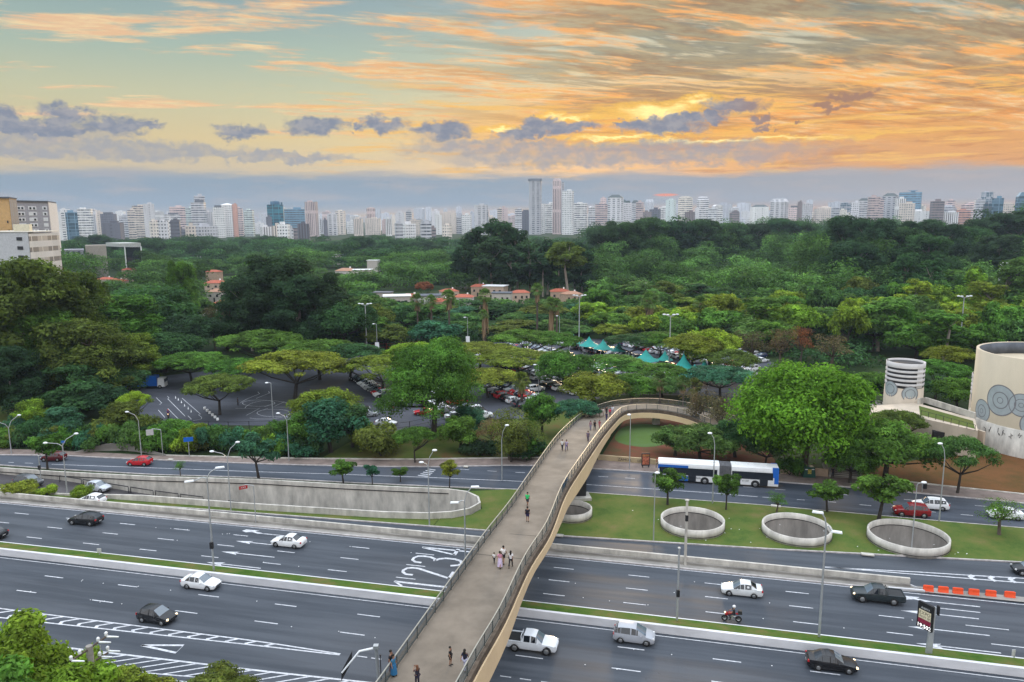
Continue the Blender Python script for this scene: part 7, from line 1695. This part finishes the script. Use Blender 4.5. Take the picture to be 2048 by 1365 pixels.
def palm(x, yt, yf, w_, label, skirt=1.0, tr=.30, col=(.085, .14, .04), group='tall fan palms', red=False):
    g = P(x, yf); d = ZC(g); h = ztop(g, x, yt); r = w_ * .62 * d / F; k = r / 2.45; t = thing('palm_tree', label, 'palm tree', g, 0, group); zc = h - 2.0 * k
    cm, sm = tid.choice(PALM)
    MB().tube([(0, 0, 0), (.1, 0, zc * .5), (0, 0, zc)], [tr * 1.25, tr, tr * .85], 8).build('trunk', M['bark'] if not red else mat('reddish palm bark', (.22, .06, .05), .9, .5, 3), t)
    c = link(bpy.data.objects.new('fronds', cm), t); c.location = (0, 0, zc); c.scale = (k, k, k); c.color = (*col, 1); c.rotation_euler = (0, 0, tid.uniform(0, 6))
    s = link(bpy.data.objects.new('dead_fronds', sm), t); s.location = (0, 0, zc); s.scale = (k * .9, k * .9, k * skirt); s.color = (.24, .16, .085, 1)
for a in [(836, 588, 680, 26, 'leftmost of the tall palms in front of the orange roof', .9), (864, 590, 690, 24, 'second tall palm from the left, slim and straight', .8), (899, 580, 694, 30, 'third tall palm, darkest head against the houses', .9), (971, 578, 690, 28, 'fourth tall palm with a long skirt of dead fronds', 2.8), (1074, 567, 680, 24, 'highest palm with a narrow round head', 1.2), (1102, 594, 684, 28, 'palm with a thick shaggy trunk', 3.0), (1113, 598, 684, 24, 'slim palm close behind the shaggy one', 1.0), (1298, 584, 668, 34, 'palm before the lit green trees right of centre', 1.2), (1292, 590, 668, 22, 'slim palm joined to the one before the lit trees', 1.0), (1399, 592, 668, 28, 'palm rising out of the lit green trees', .8), (1440, 590, 655, 26, 'rightmost tall palm in the lit green trees', 1.3), (968, 620, 700, 20, 'short shaggy palm at the foot of the fourth tall palm', 2.6)]:
    palm(*a[:5], a[5])
palm(1043, 745, 815, 34, 'low bushy fan palm among the parked cars', .9, .3, (.10, .13, .03), 'low palms')
palm(1318, 745, 843, 30, 'palm with a hanging brown head rising through the bend of the footbridge', .8, .16, (.06, .10, .03), 'low palms'); palm(1364, 752, 833, 28, 'second palm at the bend of the footbridge', .8, .16, (.06, .10, .03), 'low palms'); palm(1388, 757, 812, 30, 'third palm with a rounded golden brown head behind the footbridge', 1.3, .2, (.09, .10, .03), 'low palms')
# dark grove with pale trunks
G = dict(group='dark eucalyptus grove')
for i, a in enumerate([(930, 478, 578, 70), (960, 450, 582, 80), (1000, 436, 585, 90), (1035, 455, 585, 80), (985, 470, 590, 90), (1060, 480, 588, 80), (1095, 478, 590, 80), (1150, 484, 588, 80), (1165, 500, 590, 70), (920, 500, 575, 50), (1020, 490, 592, 80), (1120, 500, 596, 70)]):
    T('midtall', *a, 'deep', f'tall dark eucalyptus in the grove, ' + ['far left flank', 'second from the left flank', 'tallest at the top of the grove', 'right of the tallest', 'front left', 'behind the pale trunks', 'in the saddle of the grove', 'behind the broad headed one', 'right flank', 'lowest at the left foot', 'front centre', 'low one near the right foot'][i], **G)
T('euc', 1137, 478, 600, 88, 'olive', 'broad headed tree on a long bare pale trunk at the right of the grove', **G)
T('euc', 1086, 500, 594, 60, 'deep', 'slimmer tree with a bare pale trunk left of the broad headed one', **G)
T('euc', 596, 545, 706, 110, 'deep', 'tree with a long bare pale trunk standing before the centre left grove', group='tall dark trees of the centre left grove')
# hand placed far clumps, then the woods
for i, (x, yt, yf, w) in enumerate([(1205, 456, 545, 100), (1245, 442, 548, 110), (1300, 437, 545, 120), (1350, 441, 540, 110), (1400, 440, 538, 110), (1455, 447, 535, 110), (1505, 446, 530, 100), (1560, 438, 522, 110), (1600, 442, 520, 90)]):
    T('grove', x, yt, yf, w, 'dark' if i % 3 else 'deep', 'large dark tree right of the eucalyptus grove', group='large trees of the wooded rise')
for i, (x, yt, yf, w) in enumerate([(1640, 460, 572, 110), (1685, 434, 575, 130), (1735, 438, 580, 130), (1790, 452, 578, 120), (1830, 440, 560, 120), (1880, 446, 565, 120), (1930, 452, 560, 120), (1975, 436, 548, 130), (2030, 424, 550, 140), (1850, 470, 590, 130), (1700, 480, 600, 130), (1990, 470, 575, 120)]):
    T('grove', x, yt, yf, w, 'deep' if i % 3 else 'dark', 'tall dark tree of the woods at the right', group='tall trees of the right woods')
for i, (x, yt, yf, w) in enumerate([(720, 459, 520, 70), (790, 470, 516, 80), (850, 474, 516, 80), (600, 478, 512, 80), (530, 463, 505, 60), (480, 465, 505, 60), (405, 470, 520, 60), (300, 465, 520, 80), (190, 458, 510, 80), (150, 470, 515, 60), (235, 472, 520, 60)]):
    T('dome', x, yt, yf, w, 'dark' if i % 2 else 'deep', 'dark domed tree of the far canopy below the skyline', group='domed trees below the skyline')
wr_ = random.Random(33); placed = []
def zone_of(x, d):
    if x < 640: a = 'at left'
    elif x < 1180: a = 'in the centre'
    elif x < 1620: a = 'right of centre'
    else: a = 'at far right'
    return a
HOUSEZ = [(196, 245, 536, 560, 470), (395, 470, 546, 632, 415), (752, 1165, 568, 597, 335), (640, 760, 525, 546, 480)]
def ok(p, h):
    x, y = px_of((p.x, p.y, h * .8)); x2, yb = px_of((p.x, p.y, 0))
    for (a, b, c, d, dd) in HOUSEZ:
        if a - 8 < x < b + 8 and y < d and p.y < dd * 1.25:
            hm = ztop(p, x, d + 1) * .95
            if p.y > dd and p.y < dd * 1.25: hm = min(hm, 3)
            if hm < 3.5: return 0
            h = min(h, hm)
    return h
GH = {}; n_ind = 0; tot = {}
far = []
D = 205.0
while D < 1500:
    step = lerp(D, [(205, 12), (290, 14), (450, 21), (700, 27), (1500, 36)])
    half = D * .74 + 20; nx = int(2 * half / step)
    for i in range(nx):
        gx_ = -half + (i + wr_.random()) * step; gy_ = D + wr_.uniform(-.5, .5) * step
        p = Vector((gx_, gy_, 0)); x, y = px_of(p)
        if x < -60 or x > 2110: continue
        # open ground: lots and lawns in front of the houses
        if y > 640 and x < 1500 and gy_ < 300 and inpoly(x, y, lot): continue
        if D < 255 and x < 720: continue
        if 120 < x < 215 and 560 < D < 640: continue
        if D < 235 and 1540 < x < 1690: continue
        if x < 130 and 380 < D < 600: continue
        if 1960 < x and 305 < D < 350: continue
        if 1960 < x and D <= 305: h0_ = 9
        h = wr_.uniform(8, 15) * (1.0 if x < 1180 else 1.18) * (1 + .38 * math.sin(gx_ * .021 + 1.3) * math.sin(gy_ * .017) + .2 * math.sin(gx_ * .05 + gy_ * .04))
        if x > 1180 and D > 420: h *= lerp(D, [(420, 1), (560, 1.55), (900, 1.9), (1500, 1.2)])
        if 1600 < x < 1800 and 380 < D < 470: h = wr_.uniform(24, 33)
        if 1850 < x and 500 < D < 700: h *= 1.35
        if x < 640 and D > 700: h *= 1.15
        if D > 1300: h = wr_.uniform(12, 18) * (1.25 if x > 1180 else 1)
        if 112 < x < 292 and 430 < D < 600: h = max(6, ztop(p, x, 501))
        h = ok(p, h)
        if not h: continue
        if D > 1150 and x < 1180: continue
        if 890 < x < 1200 and 330 < D < 395: continue
        far.append((D, p, h, x, step))
    D += step * .92
far.sort(key=lambda f: f[0])
IND = [f for f in far if f[0] < 900]
print('woods', len(far), 'individual candidates', len(IND))
lim = {'tree': 0}
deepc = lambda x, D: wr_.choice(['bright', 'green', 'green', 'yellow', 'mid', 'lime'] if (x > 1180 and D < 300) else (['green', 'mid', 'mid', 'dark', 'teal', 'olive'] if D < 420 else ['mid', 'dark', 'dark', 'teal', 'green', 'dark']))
NI = 205
rest = []
for k, (D, p, h, x, step) in enumerate(far):
    if k < NI:
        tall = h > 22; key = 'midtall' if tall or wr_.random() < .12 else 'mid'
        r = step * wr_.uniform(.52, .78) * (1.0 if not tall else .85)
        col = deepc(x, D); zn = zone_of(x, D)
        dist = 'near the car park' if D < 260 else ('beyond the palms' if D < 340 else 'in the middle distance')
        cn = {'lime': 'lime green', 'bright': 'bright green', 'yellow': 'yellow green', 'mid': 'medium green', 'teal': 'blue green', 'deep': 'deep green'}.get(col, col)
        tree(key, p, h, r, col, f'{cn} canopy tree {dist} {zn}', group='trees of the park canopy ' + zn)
    else: rest.append((D, p, h, x, step))
ug = []; ut = []
for i in range(900):
    D = wr_.uniform(195, 430); x_ = wr_.uniform(-.72, .72) * D; p = Vector((x_, D, 0)); x, y = px_of(p)
    if y > 600 and inpoly(x, y, lot): continue
    if y > 690 and 1180 > x: continue
    if 1740 < x and y > 720: continue
    if x > 1960 and 300 < D < 350: continue
    if 752 < x < 1165 and y < 625: continue
    if 395 < x < 470 and y < 640: continue
    hh = wr_.uniform(2.5, 5); ug.append((p.x, p.y, hh * .4, wr_.uniform(4, 7), wr_.uniform(4, 7), hh * .55)); ut.append(wr_.uniform(.6, 1.2))
me = leaves_mesh('undergrowth', 8, ug, 90000, .75, .5, tint=np.array(ut)); o = link(bpy.data.objects.new('undergrowth', me)); o.color = (*GR['dark'], 1); tag(o, 'dark undergrowth below the park trees', 'undergrowth', kind='stuff')
# the woods farther off: one mass
def mass(items, name, label, nl, ls, col):
    bl = []; tt = []
    for (D, p, h, x, step) in items:
        r = step * wr_.uniform(.44, .68); tb = wr_.uniform(.55, 1.5); tt.extend([tb] * 6)
        for j in range(5):
            a = wr_.uniform(0, 6.28); rr = math.sqrt(wr_.random()) * .6 * r
            bl.append((p.x + rr * math.cos(a), p.y + rr * math.sin(a), h * wr_.uniform(.55, .86), r * .5, r * .5, h * .20))
        bl.append((p.x, p.y, h * .32, r * .8, r * .8, h * .34))
    if not bl: return
    me = leaves_mesh(name, 5, bl, nl * len(items), ls, .5, tint=np.array(tt)); o = link(bpy.data.objects.new(name, me)); o.color = (*GR[col], 1); tag(o, label, 'woods', kind='stuff')
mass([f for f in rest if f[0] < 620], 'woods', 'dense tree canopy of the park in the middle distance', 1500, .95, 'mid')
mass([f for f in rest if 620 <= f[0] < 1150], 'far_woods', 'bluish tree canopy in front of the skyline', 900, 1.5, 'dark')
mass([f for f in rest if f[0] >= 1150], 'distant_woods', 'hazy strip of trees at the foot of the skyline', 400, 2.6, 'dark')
# ================================================================ HAZE
hz = MB().box((0, 2480, 88), (5600, 5040, 178)); m = bpy.data.materials.new('haze'); m.use_nodes = True; nt_ = m.node_tree; nt_.nodes.clear()
b = NB(nt_); o_ = b.n('ShaderNodeOutputMaterial'); v_ = b.n('ShaderNodeVolumePrincipled'); v_.inputs['Color'].default_value = (.52, .64, .80, 1); v_.inputs['Density'].default_value = HAZE; v_.inputs['Anisotropy'].default_value = 0.0
nt_.links.new(v_.outputs[0], o_.inputs['Volume'])
h_ = hz.build('haze', m); h_['kind'] = 'stuff'; h_['label'] = 'thin blue evening haze over the park and city'

# every look-alike gets its place in words
_one = ['', 'first', 'second', 'third', 'fourth', 'fifth', 'sixth', 'seventh', 'eighth', 'ninth', 'tenth', 'eleventh', 'twelfth', 'thirteenth', 'fourteenth', 'fifteenth', 'sixteenth', 'seventeenth', 'eighteenth', 'nineteenth']
_ten = {2: ('twenty', 'twentieth'), 3: ('thirty', 'thirtieth'), 4: ('forty', 'fortieth'), 5: ('fifty', 'fiftieth'), 6: ('sixty', 'sixtieth'), 7: ('seventy', 'seventieth')}
def ordinal(n):
    if n < 20: return _one[n]
    return _ten[n // 10][1] if n % 10 == 0 else _ten[n // 10][0] + '-' + _one[n % 10]
_by = {}
for o in list(C.objects):
    if o.parent is None and 'label' in o: _by.setdefault(o['label'], []).append(o)
for lb, os_ in _by.items():
    if len(os_) > 1:
        os_.sort(key=lambda o: px_of(tuple(o.location))[0])
        for i, o in enumerate(os_): o['label'] = f'{lb}, {ordinal(i + 1)} from the left'
